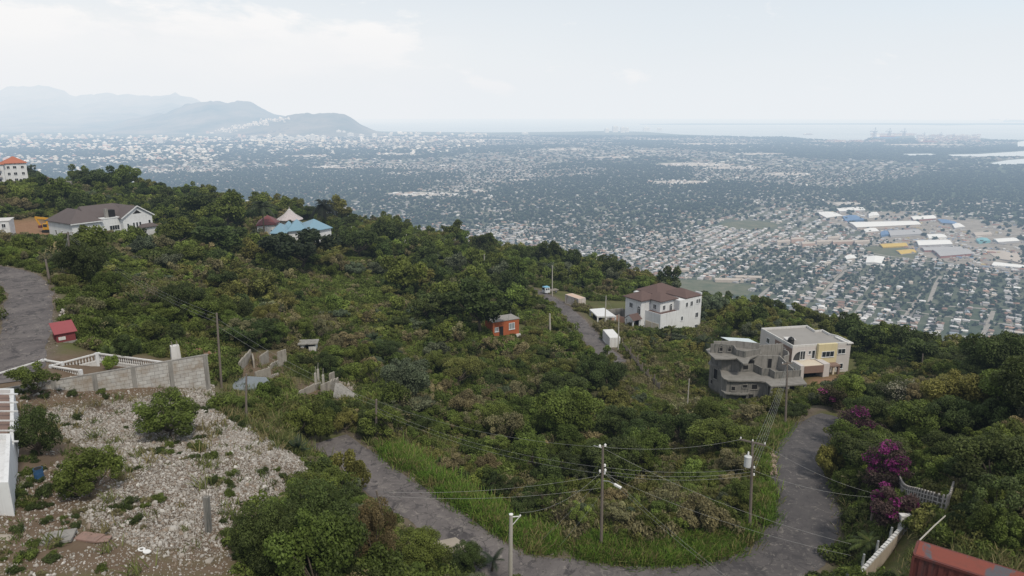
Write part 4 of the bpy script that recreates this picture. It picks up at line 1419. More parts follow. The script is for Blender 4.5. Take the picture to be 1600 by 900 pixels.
# trees picked out from the photo: base pixel, width and height in pixels
HAND = [('shrub', 500, 690, 64, 44, T_MID, None), ('shrub', 540, 676, 50, 34, T_OLIVE, None), ('flat', 478, 428, 150, 62, T_BLACK, 'wide black green tree mass below the blue roofed house'), ('flat', 560, 408, 70, 45, T_DARK, None), ('tree', 356, 364, 80, 62, T_MID, 'big mid green tree left of the red roofed house'), ('tree', 312, 358, 80, 56, T_DARK, 'dark tree with a rounded head above the long white house'),
        ('tree', 350, 405, 90, 55, T_DARK, None), ('tree', 462, 377, 36, 32, T_BLACK, 'small round black green tree against the blue roof'), ('tree', 535, 372, 50, 32, T_DARK, None), ('tree', 752, 522, 105, 88, T_DARK, 'large dark tree standing behind the orange cottage'), ('tree', 700, 500, 80, 50, T_DARK, None),
        ('tree', 640, 632, 105, 78, T_GREY, 'big grey green tree in the middle of the valley'), ('bushy', 266, 682, 120, 70, T_MID, 'thin flat topped tree growing on the limestone lot'), ('scrub', 48, 628, 84, 62, T_MID, 'thin bush against the grey block wall'), ('bushy', 62, 712, 78, 78, T_DARK, 'leafy tree beside the white porch at the edge'),
        ('bushy', 140, 776, 104, 88, T_MID, 'bushy green tree next to the blue drum'), ('mango', 430, 935, 135, 125, T_DARK, 'dense mango tree at the lower edge of the lot, nearest the concrete column'), ('mango', 508, 945, 160, 160, T_DARK, 'tallest dense mango tree at the lower edge of the lot'), ('mango', 580, 932, 100, 130, (.15, .115, .055), 'browning tree beside the big mango tree'), ('mango', 655, 925, 120, 75, T_MID, 'leafy bush at the bottom beside the road'),
        ('mango', 728, 915, 70, 58, T_DARK, 'dark bush at the bottom under the sloping road'), ('tree', 1490, 668, 130, 90, T_OLIVE, 'broad olive tree on the right hilltop'), ('tree', 1575, 672, 140, 105, T_MID, 'broad green tree at the far right hilltop'), ('tree', 1352, 556, 70, 52, T_DARK, 'tree beside the right corner of the modern house'),
        ('tree', 1300, 520, 60, 36, T_DARK, None), ('tree', 1440, 578, 80, 50, T_DARK, None), ('tree', 1540, 590, 90, 50, T_DARK, None), ('tree', 1265, 510, 60, 30, T_DARK, None), ('tree', 1385, 560, 60, 34, T_MID, None), ('tree', 1500, 590, 80, 40, T_DARK, None), ('tree', 1590, 590, 70, 40, T_DARK, None),
        ('tree', 205, 570, 60, 50, T_DARK, 'dark bushy tree right behind the white balustrade'), ('shrub', 168, 577, 34, 22, T_BRIGHT, 'round bright yellow green bush inside the terrace'), ('tree', 960, 690, 90, 60, T_DARK, None), ('tree', 1065, 700, 80, 60, T_DARK, None), ('tree', 835, 670, 26, 22, T_BRIGHT, None), ('tree', 1225, 640, 50, 36, T_OLIVE, None),
        ('tree', 880, 640, 90, 60, T_DARK, None), ('tree', 1120, 712, 110, 60, T_MID, None), ('tree', 950, 620, 80, 55, T_DARK, None), ('shrub', 1290, 745, 60, 55, T_OLIVE, None), ('tree', 1548, 775, 150, 105, T_DARK, 'dark heavy tree on the right slope above the container'), ('tree', 1490, 735, 90, 62, T_DARK, None), ('tree', 1440, 700, 120, 70, T_MID, None), ('tree', 1590, 780, 90, 70, T_DARK, None),
        ('tree', 1350, 640, 70, 45, T_DARK, None), ('shrub', 540, 770, 70, 70, T_OLIVE, None), ('shrub', 460, 690, 80, 55, T_MID, None), ('shrub', 415, 630, 55, 38, T_MID, None), ('tree', 150, 300, 60, 34, T_DARK, None), ('tree', 90, 275, 60, 26, T_BLACK, 'dark low tree behind the little red roof'), ('tree', 60, 300, 50, 28, T_DARK, None)]
NT_, NS_ = 0, 0
occ = []
for kd, px, py, wpx, hpx_, tint, lab in HAND:
    if py >= 900:
        p = at_t(px, 899, 46); p[2] = float(gz(p[0], p[1]))
        p = g(px, min(py, 899))
    else:
        p = g(px, py)
    f = to_px(p)[2]
    sc = wpx * f / FPX / (2 * PRAD[kd][0]); zs = (hpx_ * f / FPX / (PRAD[kd][1] * .93)) / sc
    plant(kd, p, sc, vary(tint, .05), RNG.uniform(0, 6.28), f < 130, lab, zs)
    occ.append((p[0], p[1], sc * PRAD[kd][0] * .6))
    NT_ += kd in ('tree', 'flat', 'mango', 'bushy'); NS_ += kd in ('shrub', 'scrub')
occ = np.array(occ)

# everything else on the slope
sp = 1.55
gx_, gy_ = np.meshgrid(np.arange(-330, 300, sp), np.arange(24, 470, sp), indexing='ij')
x = (gx_ + RNG.uniform(-.8, .8, gx_.shape)).ravel(); y = (gy_ + RNG.uniform(-.8, .8, gx_.shape)).ravel(); z = gz(x, y)
px, py, f = pixof(x, y, z)
silp = np.interp(px, SILX, SIL)
k = (px > -170) & (px < 1770) & (py < 1010) & (f > 26)
k &= RNG.random(len(x)) < np.clip((95.0 / np.maximum(f, 95)) ** 1.3, .16, 1)
# behind the ridge only a belt of trees
back = py < silp - 14
k &= ~(back & (f > np.interp(px, [0, 800, 1600], [420, 330, 230])))
for p_ in NOGROW:
    k &= ~inpoly(px, py, p_)
x, y, z, px, py, f = (a[k] for a in (x, y, z, px, py, f))
rdist = road_dist(x, y)
k = rdist > 1.0
vg = inpoly(px, py, VERGE); k &= ~vg
lb = inpoly(px, py, LOTB); k &= ~(lb & (RNG.random(len(x)) > .16)); k &= ~((px < 375) & (py > 868) & (RNG.random(len(x)) > .25))
d = np.min(np.hypot(x[:, None] - occ[None, :, 0], y[:, None] - occ[None, :, 1]) - occ[None, :, 2], 1); k &= d > 0
x, y, z, px, py, f, rdist, lb = (a[k] for a in (x, y, z, px, py, f, rdist, lb))
n1 = fbm(x / 22 + 5, y / 22, 3); n2 = fbm(x / 9 + 50, y / 9 + 3, 3); n3 = fbm(x / 45 + 90, y / 45, 3)
ITEMS = []
grassy = np.zeros(len(x), bool)
for p_ in GRASSY: grassy |= inpoly(px + RNG.normal(0, 9, len(x)), py + RNG.normal(0, 5, len(x)), p_)
for i in range(len(x)):
    r = RNG.random()
    p = np.array((x[i], y[i], z[i]))
    ridge = f[i] > 170 or (px[i] > 1300 and py[i] < 700)
    gr = np.clip(RNG.normal(1.0, .36), .45, 1.9)
    openg = fbm(x[i] / 16 + 31, y[i] / 16 + 8, 3)
    ing = grassy[i]
    if openg > .60 and f[i] < 150 and RNG.random() < .8: continue
    if ing and RNG.random() < .42: continue
    if f[i] > 220: gr *= 1.25
    if r < (.24 if ridge else .05) and not lb[i]:
        kd = 'tree'; sc = gr * RNG.uniform(.6, .95)
    elif r < (.30 if ridge else .09) and not lb[i]:
        kd = 'flat'; sc = gr * RNG.uniform(.5, .85)
    elif r < .62:
        kd = 'shrub'; sc = gr * RNG.uniform(.55, 1.15)
    elif r < .95:
        kd = 'scrub'; sc = gr * RNG.uniform(.6, 1.1)
    else:
        kd = 'bare'; sc = gr * RNG.uniform(.7, 1.2)
    if lb[i] or (px[i] < 375 and py[i] > 868): sc *= .30
    v = n1[i] * .5 + n2[i] * .5 + RNG.normal(0, .085)
    if kd in ('tree', 'flat'): v -= .05
    if 560 < px[i] < 1230 and 590 < py[i] < 850: v += .05
    if v < .40: c = T_DARK
    elif v < .50: c = T_MID
    elif v < .57: c = T_OLIVE if n3[i] > .45 else T_MID
    elif v < .66: c = T_LIGHT if n3[i] < .53 else T_OLIVE
    else: c = T_DRY if RNG.random() < .5 else T_LIGHT
    if ing:
        if kd in ('tree', 'flat') and RNG.random() < .75: kd = 'scrub'; sc = gr * RNG.uniform(.6, 1.0)
        sc *= .78; c = [T_LIGHT, T_OLIVE, T_MID, T_DRY][int(RNG.choice(4, p=[.36, .30, .22, .12]))]
    if RNG.random() < .05: c = T_GREY
    if kd == 'scrub' and RNG.random() < .22 or kd == 'bare': c = T_DRY
    if f[i] < 60 and rdist[i] < 3: sc *= .6
    ok = 0
    for kk in (1, .72, .5, .34):
        if fits(p, sc * kk * PRAD[kd][0] * .9, sc * kk * PRAD[kd][1] * .85):
            ok = kk; break
    if not ok:
        continue
    ITEMS.append((kd, p, sc * ok, vary(c, .2), RNG.uniform(0, 6.28), f[i], sc * ok * PRAD[kd][0] / f[i], -60 < px[i] < 1660 and py[i] < 960 and py[i] > np.interp(px[i], SILX, SIL) - 8))
trees = sorted([it for it in ITEMS if it[0] in ('tree', 'flat') and it[7]], key=lambda a: -a[6])
shr = sorted([it for it in ITEMS if it[0] not in ('tree', 'flat') and it[7]], key=lambda a: -a[6])
ind = set(map(id, trees[:300 - NT_])) | set(map(id, shr[:300 - NS_]))
for it in ITEMS:
    if id(it) in ind:
        plant(it[0], it[1] - np.array((0, 0, .12)), it[2], it[3], it[4], it[5] < 130, zs=RNG.uniform(.7, 1.3))
KEYS = ['shrub', 'scrub', 'tree', 'flat', 'bare']
PL = []; pidx = []
for hi in ('', 'hi'):
    for kd in KEYS:
        if kd == 'bare' and hi: continue
        for j in range(2 if kd in ('flat', 'bare') else 3):
            pidx.append(kd + hi + str(j)); PL.append(PROTO[kd + hi + str(j)][2])
for nm, lab, sel in (('undergrowth', 'dense mixed undergrowth covering the hillside', lambda k_: k_ in ('shrub', 'scrub', 'bare')), ('hillside_woods', 'mass of small far trees along the ridge', lambda k_: k_ in ('tree', 'flat'))):
    rest = [it for it in ITEMS if id(it) not in ind and sel(it[0])]
    if not rest:
        continue
    idx = [pidx.index(it[0] + ('hi' if it[5] < 125 and it[0] != 'bare' else '') + str(int(RNG.integers(0, 2 if it[0] in ('flat', 'bare') else 3)))) for it in rest]
    P = np.array([it[1] - np.array((0, 0, .12)) for it in rest])
    sc = np.array([it[2] for it in rest])
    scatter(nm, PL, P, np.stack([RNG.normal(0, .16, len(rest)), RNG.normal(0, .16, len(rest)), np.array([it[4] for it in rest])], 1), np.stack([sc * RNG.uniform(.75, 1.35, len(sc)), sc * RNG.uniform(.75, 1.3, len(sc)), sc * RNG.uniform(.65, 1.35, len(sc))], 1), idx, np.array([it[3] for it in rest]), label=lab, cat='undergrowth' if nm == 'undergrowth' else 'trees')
print('plants', len(ITEMS), 'trees', len(trees), 'shrubs', len(shr))

# low leafy cover between the bushes
COVER = []
for i in range(3):
    V, F, sh, _, _ = crown(300 + i, (1.0, 1.0, .22), .28, 14, (.25, .5), 1100, .11, .7)
    COVER.append(np_mesh('ground_cover', V, F, LEAF, shade=sh))
sp = 1.35
gx_, gy_ = np.meshgrid(np.arange(-260, 260, sp), np.arange(24, 360, sp), indexing='ij')
x = (gx_ + RNG.uniform(-.7, .7, gx_.shape)).ravel(); y = (gy_ + RNG.uniform(-.7, .7, gx_.shape)).ravel(); z = gz(x, y)
px, py, f = pixof(x, y, z)
k = (px > -120) & (px < 1720) & (py < 980) & (f > 26) & (py > np.interp(px, SILX, SIL) - 2) & (RNG.random(len(x)) < np.clip((110.0 / np.maximum(f, 110)) ** 1.2, .2, 1))
RUINS = [[(366, 548), (452, 543), (454, 602), (366, 598)], [(455, 590), (565, 588), (565, 630), (455, 626)], [(340, 598), (428, 598), (428, 627), (340, 627)]]
for p_ in RUINS + [LOTB, TERR, YARD2, DIRT, VERGE] + NOGROW[4:9] + NOGROW[10:]:
    k &= ~inpoly(px, py, p_)
k &= ~((px < 385) & (py > 820))
x, y, z, f = x[k], y[k], z[k], f[k]
k = road_dist(x, y) > 1.2; x, y, z, f = x[k], y[k], z[k], f[k]
n = len(x); v = fbm(x / 7 + 9, y / 7, 3) + RNG.normal(0, .07, n)
ct = np.where((v < .45)[:, None], np.array(T_MID), np.where((v < .56)[:, None], np.array(T_LIGHT), np.where((v < .66)[:, None], np.array(T_OLIVE), np.array(T_DRY)))) * RNG.uniform(.8, 1.15, (n, 1)) * .92
s = RNG.uniform(.8, 1.5, n) * np.where(f > 160, 1.5, 1.0)
scatter('ground_cover', COVER, np.stack([x, y, z - .05], 1), np.stack([np.zeros(n), np.zeros(n), RNG.uniform(0, 6.28, n)], 1), np.stack([s, s, s * RNG.uniform(.8, 1.6, n)], 1), RNG.integers(0, 3, n), ct, label='low leafy ground cover between the bushes', cat='ground cover')

# weeds on the lot
Pw = sample_poly(LOTB, 900); Pw = Pw[fbm(Pw[:, 0] / 3.5 + 70, Pw[:, 1] / 3.5, 3) + RNG.normal(0, .04, len(Pw)) > .57]
n = len(Pw); s = RNG.uniform(.18, .55, n)
scatter('weeds', COVER, Pw, np.stack([np.zeros(n), np.zeros(n), RNG.uniform(0, 6.28, n)], 1), np.stack([s, s, s * RNG.uniform(.8, 1.8, n)], 1), RNG.integers(0, 3, n), tints(n, [(T_DARK, .5), (T_MID, .4), (T_DRY, .1)]), label='low green weeds growing through the limestone lot', cat='weeds')
# grass
P = sample_poly(VERGE, 11000); P = P[fbm(P[:, 0] / 2.5, P[:, 1] / 2.5, 3) + RNG.normal(0, .08, len(P)) > .40]
gt = tints(len(P), [((.115, .205, .028), .5), ((.17, .245, .04), .3), ((.24, .215, .09), .2)])
Q = sample_poly([(560, 680), (1240, 640), (1240, 860), (900, 890), (560, 760)], 5000)
Q2 = sample_poly(LOTB, 170); Q3 = sample_poly([(1290, 640), (1600, 640), (1600, 899), (1330, 899)], 3500); Q4 = sample_poly([(340, 560), (560, 560), (600, 690), (480, 720), (350, 650)], 3000); Q5 = sample_poly([(960, 560), (1110, 600), (1260, 620), (1240, 690), (1000, 690)], 4000)
Q3 = Q3[~inpoly(*pixof(Q3[:, 0], Q3[:, 1], Q3[:, 2])[:2], NOGROW[-1])]
QG = [sample_poly(p_, n_) for p_, n_ in zip(GRASSY, (9000, 2600, 1600, 2600, 2200, 3000, 2200, 1500, 1500))]
Q = np.concatenate([Q, Q2, Q3, Q4, Q5] + QG)
qt = tints(len(Q), [((.23, .20, .095), .35), ((.15, .17, .055), .4), ((.11, .14, .04), .25)])
P = np.concatenate([P, Q]); gt = np.concatenate([gt, qt])
k = road_dist(P[:, 0], P[:, 1]) > .15
for p_ in RUINS: k &= ~(inpoly(*pixof(P[:, 0], P[:, 1], P[:, 2])[:2], p_) & (RNG.random(len(P)) > .12))
P, gt = P[k], gt[k]
n = len(P); s = RNG.uniform(.7, 1.5, n)
scatter('grass', GRASS, P, np.stack([np.zeros(n), np.zeros(n), RNG.uniform(0, 6.28, n)], 1), np.stack([s * 1.3, s * 1.3, s], 1), RNG.integers(0, 3, n), gt, label='tall grass along the road and between the bushes', cat='grass')
# ================================================================== building materials
WHITE = stained('white_plaster', (.74, .76, .79), .8, .24, .45)
WHITE2 = stained('aged_white_paint', (.66, .66, .66), .8, .4, .6, (.22, .2, .18))
MAUVE = stained('pale_plaster', (.60, .57, .57), .85, .15, .3)
CREAM = stained('yellow_plaster', (.68, .60, .38), .85, .12, .4)
PORCH = stained('cream_plaster', (.66, .59, .49), .85, .15, .4)
CLAD = stained('brown_cladding', (.24, .165, .14), .7, .2, .6)
SHING = stained('brown_shingle', (.135, .092, .085), .9, .35, .5, (.06, .045, .045), drip=False)
SHING2 = stained('grey_shingle', (.125, .105, .105), .9, .35, .5, (.06, .05, .05), drip=False)
CONC = stained('raw_concrete', (.235, .225, .213), .95, .95, .8, (.045, .058, .054))
CONC2 = stained('grey_concrete', (.30, .29, .275), .95, .75, .6, (.08, .076, .07))
SLABD = stained('dirty_slab', (.25, .24, .225), .95, .9, .9, (.07, .066, .06), drip=False)
SLAB = stained('roof_slab', (.32, .31, .30), .95, .5, .35, (.16, .155, .15), drip=False)
BLUE = stained('blue_metal_roof', (.19, .33, .43), .45, .2, .3, (.12, .2, .26), spec=.5)
REDR = stained('red_metal_roof', (.17, .055, .058), .55, .3, .5, (.12, .04, .04))
ORANGER = stained('orange_tile', (.42, .155, .10), .85, .3, .5, (.2, .09, .06), drip=False)
ORANGE = stained('orange_paint', (.40, .115, .048), .8, .2, .5, (.2, .07, .04))
PALESHEET = stained('pale_blue_sheet', (.62, .71, .76), .45, .15, .3, (.3, .3, .3), spec=.5)
RUST = stained('rusted_red_steel', (.15, .045, .038), .7, .7, .55, (.07, .05, .055))
m, t, b = new_mat('rusted_red_top', .8, .3)
co = obj_co(t)
mpn = t.new('ShaderNodeMapping'); mpn.inputs['Scale'].default_value = (1.0, .22, 1); t.l.new(co, mpn.inputs['Vector'])
c = t.mix(t.ramp(t.noise(mpn.outputs[0], .75, 4, .6, .5), [(.53, 0), (.57, 1)]), (.22, .062, .045), (.10, .10, .115))
c = t.mix(t.math('MULTIPLY', t.ramp(t.noise(co, 2.4, 4, .7), [(.5, 0), (.7, 1)]), .6), c, (.16, .06, .045))
t.l.new(c, b.inputs['Base Color']); RUSTROOF = m
BOXWHITE = stained('container_white', (.74, .75, .76), .6, .22, .5, (.3, .2, .15))
BOXRUST = stained('container_white_rusted', (.62, .60, .58), .7, .7, .7, (.33, .17, .10))
KIOSK = stained('kiosk_red', (.22, .05, .055), .6, .25, .8, (.1, .05, .05))
WOODP = stained('weathered_pole', (.20, .17, .15), .9, .5, 1.5, (.07, .06, .055))
WOODL = stained('pale_pole', (.46, .44, .40), .9, .35, 1.2, (.2, .19, .17))
PLANK = stained('weathered_plank', (.26, .23, .20), .9, .5, 1.2, (.1, .09, .08))
THATCH = stained('pavilion_shingle', (.52, .47, .49), .9, .5, .6, (.25, .2, .2))
STEEL = stained('galvanised_steel', (.42, .44, .46), .5, .2, 2.0, metal=.4)
BLACKP = stained('black_plastic', (.015, .016, .018), .45, .1, 1, (.03, .03, .03))
DARK = stained('dark_void', (.02, .02, .021), .9, .1, 1, (.01, .01, .01), drip=False)  # near-black: shade painted into openings, also dark doors and vents
YELLOW = stained('machine_yellow', (.62, .33, .03), .55, .25, .8, (.2, .13, .06))
CABW = stained('truck_white', (.70, .74, .78), .4, .1, .6)
CABB = stained('truck_blue', (.17, .45, .66), .4, .1, .6)
RUBBER = stained('rubber', (.02, .02, .02), .9, .1, 1, (.03, .03, .03))
DRUM = stained('blue_drum', (.035, .10, .22), .5, .2, 2, (.03, .05, .08))
TANW = stained('tan_wall', (.50, .43, .36), .9, .35, .4, (.2, .16, .13))
PINKW = stained('pink_wall', (.50, .34, .28), .9, .35, .4, (.2, .16, .13))
TEAL = stained('teal_roof', (.18, .42, .47), .6, .2, .1)
YELR = stained('yellow_roof', (.60, .42, .06), .6, .3, .2)
m, t, b = new_mat('window_glass', .12, .6); b.inputs['Base Color'].default_value = (.028, .034, .042, 1); GLASS = m
m, t, b = new_mat('pale_glass', .2, .6); b.inputs['Base Color'].default_value = (.26, .30, .33, 1); GLASSP = m
m, t, b = new_mat('wire_metal', .5, .4); b.inputs['Base Color'].default_value = (.30, .31, .31, 1); WIRE = m
m, t, b = new_mat('porcelain', .25, .5); b.inputs['Base Color'].default_value = (.78, .78, .78, 1); PORC = m
# concrete block masonry
m, t, b = new_mat('block_masonry', .95, .15)
co = obj_co(t)
mpn = t.new('ShaderNodeMapping'); mpn.inputs['Rotation'].default_value = (R(90), 0, 0); t.l.new(co, mpn.inputs['Vector'])
br = t.new('ShaderNodeTexBrick', ins={'Scale': 1.0, 'Mortar Size': .018, 'Brick Width': .8, 'Row Height': .4, 'Color1': (.42, .41, .40, 1), 'Color2': (.52, .515, .505, 1), 'Mortar': (.20, .19, .18, 1), 'Bias': .1})
sx = t.new('ShaderNodeSeparateXYZ'); t.l.new(co, sx.inputs[0])
cx_ = t.new('ShaderNodeCombineXYZ'); t.l.new(sx.outputs['X'], cx_.inputs['X']); t.l.new(sx.outputs['Z'], cx_.inputs['Y'])
t.l.new(cx_.outputs[0], br.inputs['Vector'])
n = t.noise(co, .55, 5, .7); n2 = t.noise(co, 2.0, 3, .6)
c = t.mix(t.ramp(n, [(.45, 0), (.68, .8)]), br.outputs['Color'], (.27, .215, .16))
c = t.mix(t.math('MULTIPLY', t.ramp(n2, [(.5, 0), (.75, 1)]), .4), c, (.16, .15, .14))
t.l.new(c, b.inputs['Base Color']); t.l.new(t.bump(br.outputs['Fac'], -.4, .02), b.inputs['Normal'])
BLOCK = m


def L2(O, pix, h):
    """photo outline on a level plane, as plan offsets from O"""
    return [tuple((at_h(x, y, h) - O)[:2]) for x, y in pix]


def lz(O, h):
    return CAM_Z - h - O[2]


def windows(parent, A, B, specs, frame=WHITE, glass=GLASS):
    """windows on the wall A->B (outside on the right hand): (along, z, width, height, mullions, arched)"""
    A = np.array(A, float); B = np.array(B, float); d = B - A; Ln = np.linalg.norm(d); d /= Ln
    nrm = np.array((d[1], -d[0])); rz = math.atan2(d[1], d[0])
    for s, z, w_, h_, mu, *ar in specs:
        c = A + d * s + nrm * .035
        f = MB(); p = MB()
        for sx_ in (-1, 1):
            q = c + d * sx_ * w_ / 2; f.box((q[0], q[1], z), (.09, .07, h_ + .09), rz)
        for sz in (-1, 1):
            f.box((c[0], c[1], z + sz * h_ / 2), (w_ - .09, .068, .09), rz)
        for k in range(1, mu):
            q = c + d * (-w_ / 2 + w_ * k / mu); f.box((q[0], q[1], z), (.07, .064, h_ - .09), rz)
        f.box((c[0] + nrm[0] * .03, c[1] + nrm[1] * .03, z - h_ / 2 - .09), (w_ + .25, .12, .07), rz)
        p.box((c[0] - nrm[0] * .006, c[1] - nrm[1] * .006, z), (w_ - .02, .05, h_ - .02), rz)
        if ar and ar[0]:
            k = 9; r = w_ / 2
            pts = [c - nrm * .006 + d * r * math.cos(a) for a in np.linspace(0, math.pi, k)]
            zz = [z + h_ / 2 + .046 + r * .85 * math.sin(a) for a in np.linspace(0, math.pi, k)]
            fr = [(q[0] + nrm[0] * .024, q[1] + nrm[1] * .024, zq) for q, zq in zip(pts, zz)]
            bk = [(q[0] - nrm[0] * .03, q[1] - nrm[1] * .03, zq) for q, zq in zip(pts, zz)]
            p.add(fr + bk, [tuple(range(k))] + [(i, k + i, k + i + 1, i + 1) for i in range(k - 1)])
            for i in range(k - 1):
                f.bar(np.array(fr[i]) + (0, 0, .02), np.array(fr[i + 1]) + (0, 0, .02), .07, .07)
        fo = f.build('window', frame, parent)
        p.build('pane', glass, fo)


def panel(parent, name, A, B, s, z, w_, h_, mat, out=.03):
    A = np.array(A, float); B = np.array(B, float); d = B - A; d /= np.linalg.norm(d)
    nrm = np.array((d[1], -d[0])); rz = math.atan2(d[1], d[0]); c = A + d * s + nrm * out
    q = MB(); q.box((c[0], c[1], z), (w_, .08, h_), rz)
    return q.build(name, mat, parent)


def ring(poly, z0, z1, th, q, m=0):
    """upstand along the inside of a closed outline"""
    n = len(poly)
    cx_, cy_ = sum(p[0] for p in poly) / n, sum(p[1] for p in poly) / n
    a = sum(poly[i][0] * poly[(i + 1) % n][1] - poly[(i + 1) % n][0] * poly[i][1] for i in range(n))
    P = poly if a > 0 else poly[::-1]
    inner = []
    for i in range(n):
        p0, p1, p2 = np.array(P[i - 1]), np.array(P[i]), np.array(P[(i + 1) % n])
        d1 = (p1 - p0) / np.linalg.norm(p1 - p0); d2 = (p2 - p1) / np.linalg.norm(p2 - p1)
        n1_, n2_ = np.array((-d1[1], d1[0])), np.array((-d2[1], d2[0]))
        k = n1_ + n2_; k = k / max(.3, (k @ n1_)) if np.linalg.norm(k) > 1e-6 else n1_
        inner.append(tuple(p1 + k * th))
    vs = [(x, y, z0) for x, y in P] + [(x, y, z1) for x, y in P] + [(x, y, z0) for x, y in inner] + [(x, y, z1) for x, y in inner]
    fs = []
    for i in range(n):
        j = (i + 1) % n
        fs += [(i, j, n + j, n + i), (2 * n + j, 2 * n + i, 3 * n + i, 3 * n + j), (n + i, n + j, 3 * n + j, 3 * n + i)]
    q.add(vs, fs, m)


# ------------------------------------------------------------------ three storey white house
O = at_h(1032, 472, 46.5); O[2] = CAM_Z - 57.0
hs = thing('house', 'three storey white house with brown hipped roofs', 'house', O, R(35.7))
q = MB()
q.prism([(-1.8, -1.9), (5, -1.9), (5, 3.4), (-1.8, 5.4)], 0, 7.7)
q.prism([(5.003, -1.9), (13.5, -1.9), (13.5, 12), (2.6, 12), (2.6, 6), (5.003, 6)], 0, 10.5)
q.prism([(0, 0), (5, 0), (5, 5.998), (0, 5.998)], 7.704, 10.5)
q.prism([(-3.3, 3.4), (-.003, 3.4), (-.003, 6), (2.597, 6), (2.597, 9), (-3.3, 9)], 2, 10.5)
q.b2((13.1, -1.92, 10.5), (13.52, .1, 11.4))
q.build('wall', WHITE, hs)
q = MB(); q.hip(-3.3, 3.4, 2.6, 9, 10.75, 1.5, .55); q.build('roof', SHING, hs)
q = MB(); q.hip(0, 0, 5.6, 5.6, 10.78, 1.35, .55); q.build('roof', SHING, hs)
q = MB(); q.hip(4.2, 5.0, 13, 12, 10.81, 1.75, .4); q.build('roof', SHING, hs)
q = MB(); q.hip(7.6, -1.6, 13.1, 5.6, 10.84, 1.4, .4); q.build('roof', SHING, hs)
q = MB(); q.b2((-1.8, -1.9, 7.703), (4.99, -1.75, 7.95)); q.b2((-1.8, -1.749, 7.703), (-1.65, 3.39, 7.95)); q.build('parapet', WHITE, hs)
q = MB(); q.b2((-1.64, -1.74, 7.7), (4.98, -.003, 7.76)); q.b2((-1.64, -.002, 7.7), (-.003, 3.2, 7.76)); q.build('terrace_floor', SHING, hs)
windows(hs, (5, -1.9), (13.5, -1.9), [(2.8, 9.0, .7, 1.2, 1), (4.6, 9.0, .9, 1.3, 2), (6.7, 9.3, .6, 1.1, 1), (7.6, 9.3, .7, 1.2, 2), (1.2, 5.6, .7, 1.1, 1), (6.9, 5.6, 1.1, 1.3, 2), (6.9, 2.4, 1.1, 1.2, 2)])
windows(hs, (0, 0), (5, 0), [(1.4, 8.8, .9, 1.2, 2), (3.9, 8.2, 1.0, 1.5, 2, 1)])
windows(hs, (0, 3.4), (0, 0), [(1.6, 8.9, 1.0, 1.2, 2)])
windows(hs, (-3.3, 9), (-3.3, 3.4), [(2.1, 8.7, 1.2, 1.3, 2), (4.9, 7.7, 1.1, 1.6, 2, 1)])
windows(hs, (-1.8, -1.9), (5, -1.9), [(1.9, 4.1, 1.1, 1.1, 2), (4.6, 3.6, 1.0, 1.1, 2)])
for k in (1.3, 3.7):
    panel(hs, 'garage_door', (-1.8, 5.2), (-1.8, -1.9), 6.9 - k, 4.2, 2.1, 2.3, PORCH)
q = MB()
for x, y in ((-6.2, 3.2), (-6.2, 5.6), (-3.9, 3.2), (-3.9, 5.6)): q.box((x, y, 4.0), (.3, .3, 3.9))
q.add([(-6.5, 2.9, 5.95), (-6.5, 5.9, 5.95), (-6.5, 4.4, 7.1), (-6.2, 2.9, 5.95), (-6.2, 5.9, 5.95), (-6.2, 4.4, 7.1)], [(0, 2, 1), (3, 4, 5), (0, 3, 5, 2), (2, 5, 4, 1), (0, 1, 4, 3)])
po = q.build('portico', WHITE, hs)
q = MB(); q.add([(-6.6, 2.7, 5.96), (-3.3, 2.7, 5.96), (-3.3, 4.4, 7.26), (-6.6, 4.4, 7.26), (-6.6, 6.1, 5.96), (-3.3, 6.1, 5.96)], [(0, 1, 2, 3), (3, 2, 5, 4)]); q.build('portico_roof', SHING, po)
panel(hs, 'door', (-3.3, 9), (-3.3, 3.4), 4.6, 4.2, 1.6, 2.6, DARK)

# carport and courtyard beside it
O = g(942, 498)
cp_ = thing('carport', 'low white roofed carport beside the three storey house', 'carport', O)
q = MB(); P = L2(O, [(921, 483), (944, 481), (963, 494), (933, 494)], 50.9); z_ = lz(O, 50.9); q.prism(P, z_ - .35, z_); q.build('roof', WHITE, cp_)
q = MB()
for x, y in [(P[0][0] + .3, P[0][1]), (P[3][0] + .2, P[3][1] + .2), (P[2][0] - .2, P[2][1] + .3), ((P[3][0] + P[2][0]) / 2, P[3][1] + .3)]: q.box((x, y, z_ / 2 - .6), (.35, .35, z_ + .5))
q.build('post', WHITE, cp_)
q = MB(); q.prism([tuple(np.array(P[0]) * .86 + np.array(P[2]) * .14), tuple(np.array(P[1]) * .86 + np.array(P[3]) * .14), tuple(np.array(P[1]) * .55 + np.array(P[3]) * .45), tuple(np.array(P[0]) * .55 + np.array(P[2]) * .45)], -1, z_ - .36); q.build('wall', DARK, cp_)  # near-black block paints the shade under the carport roof
O = g(968, 500)
yd = thing('courtyard_wall', 'grey and pinkish courtyard walls between carport and white house', 'wall', O)
Pa = [at_h(948, 484, 51.2) - O, at_h(974, 481.5, 51.2) - O, at_h(984, 487, 51.6) - O, at_h(996, 492, 51.8) - O]
q = MB()
for a, b_ in zip(Pa[:-1], Pa[1:]):
    q.prism([(a[0], a[1]), (b_[0], b_[1]), (b_[0] - .15, b_[1] + .22), (a[0] - .15, a[1] + .22)], -1.5, float((a[2] + b_[2]) / 2))
q.build('rear_wall', CONC2, yd)
Pb = [at_h(955, 497, 52.0) - O, at_h(966, 492, 52.0) - O, at_h(986, 500, 52.3) - O]
q = MB()
for a, b_ in zip(Pb[:-1], Pb[1:]):
    q.prism([(a[0], a[1]), (b_[0], b_[1]), (b_[0], b_[1] + .25), (a[0], a[1] + .25)], -2, float((a[2] + b_[2]) / 2))
q.build('front_wall', PINKW, yd)

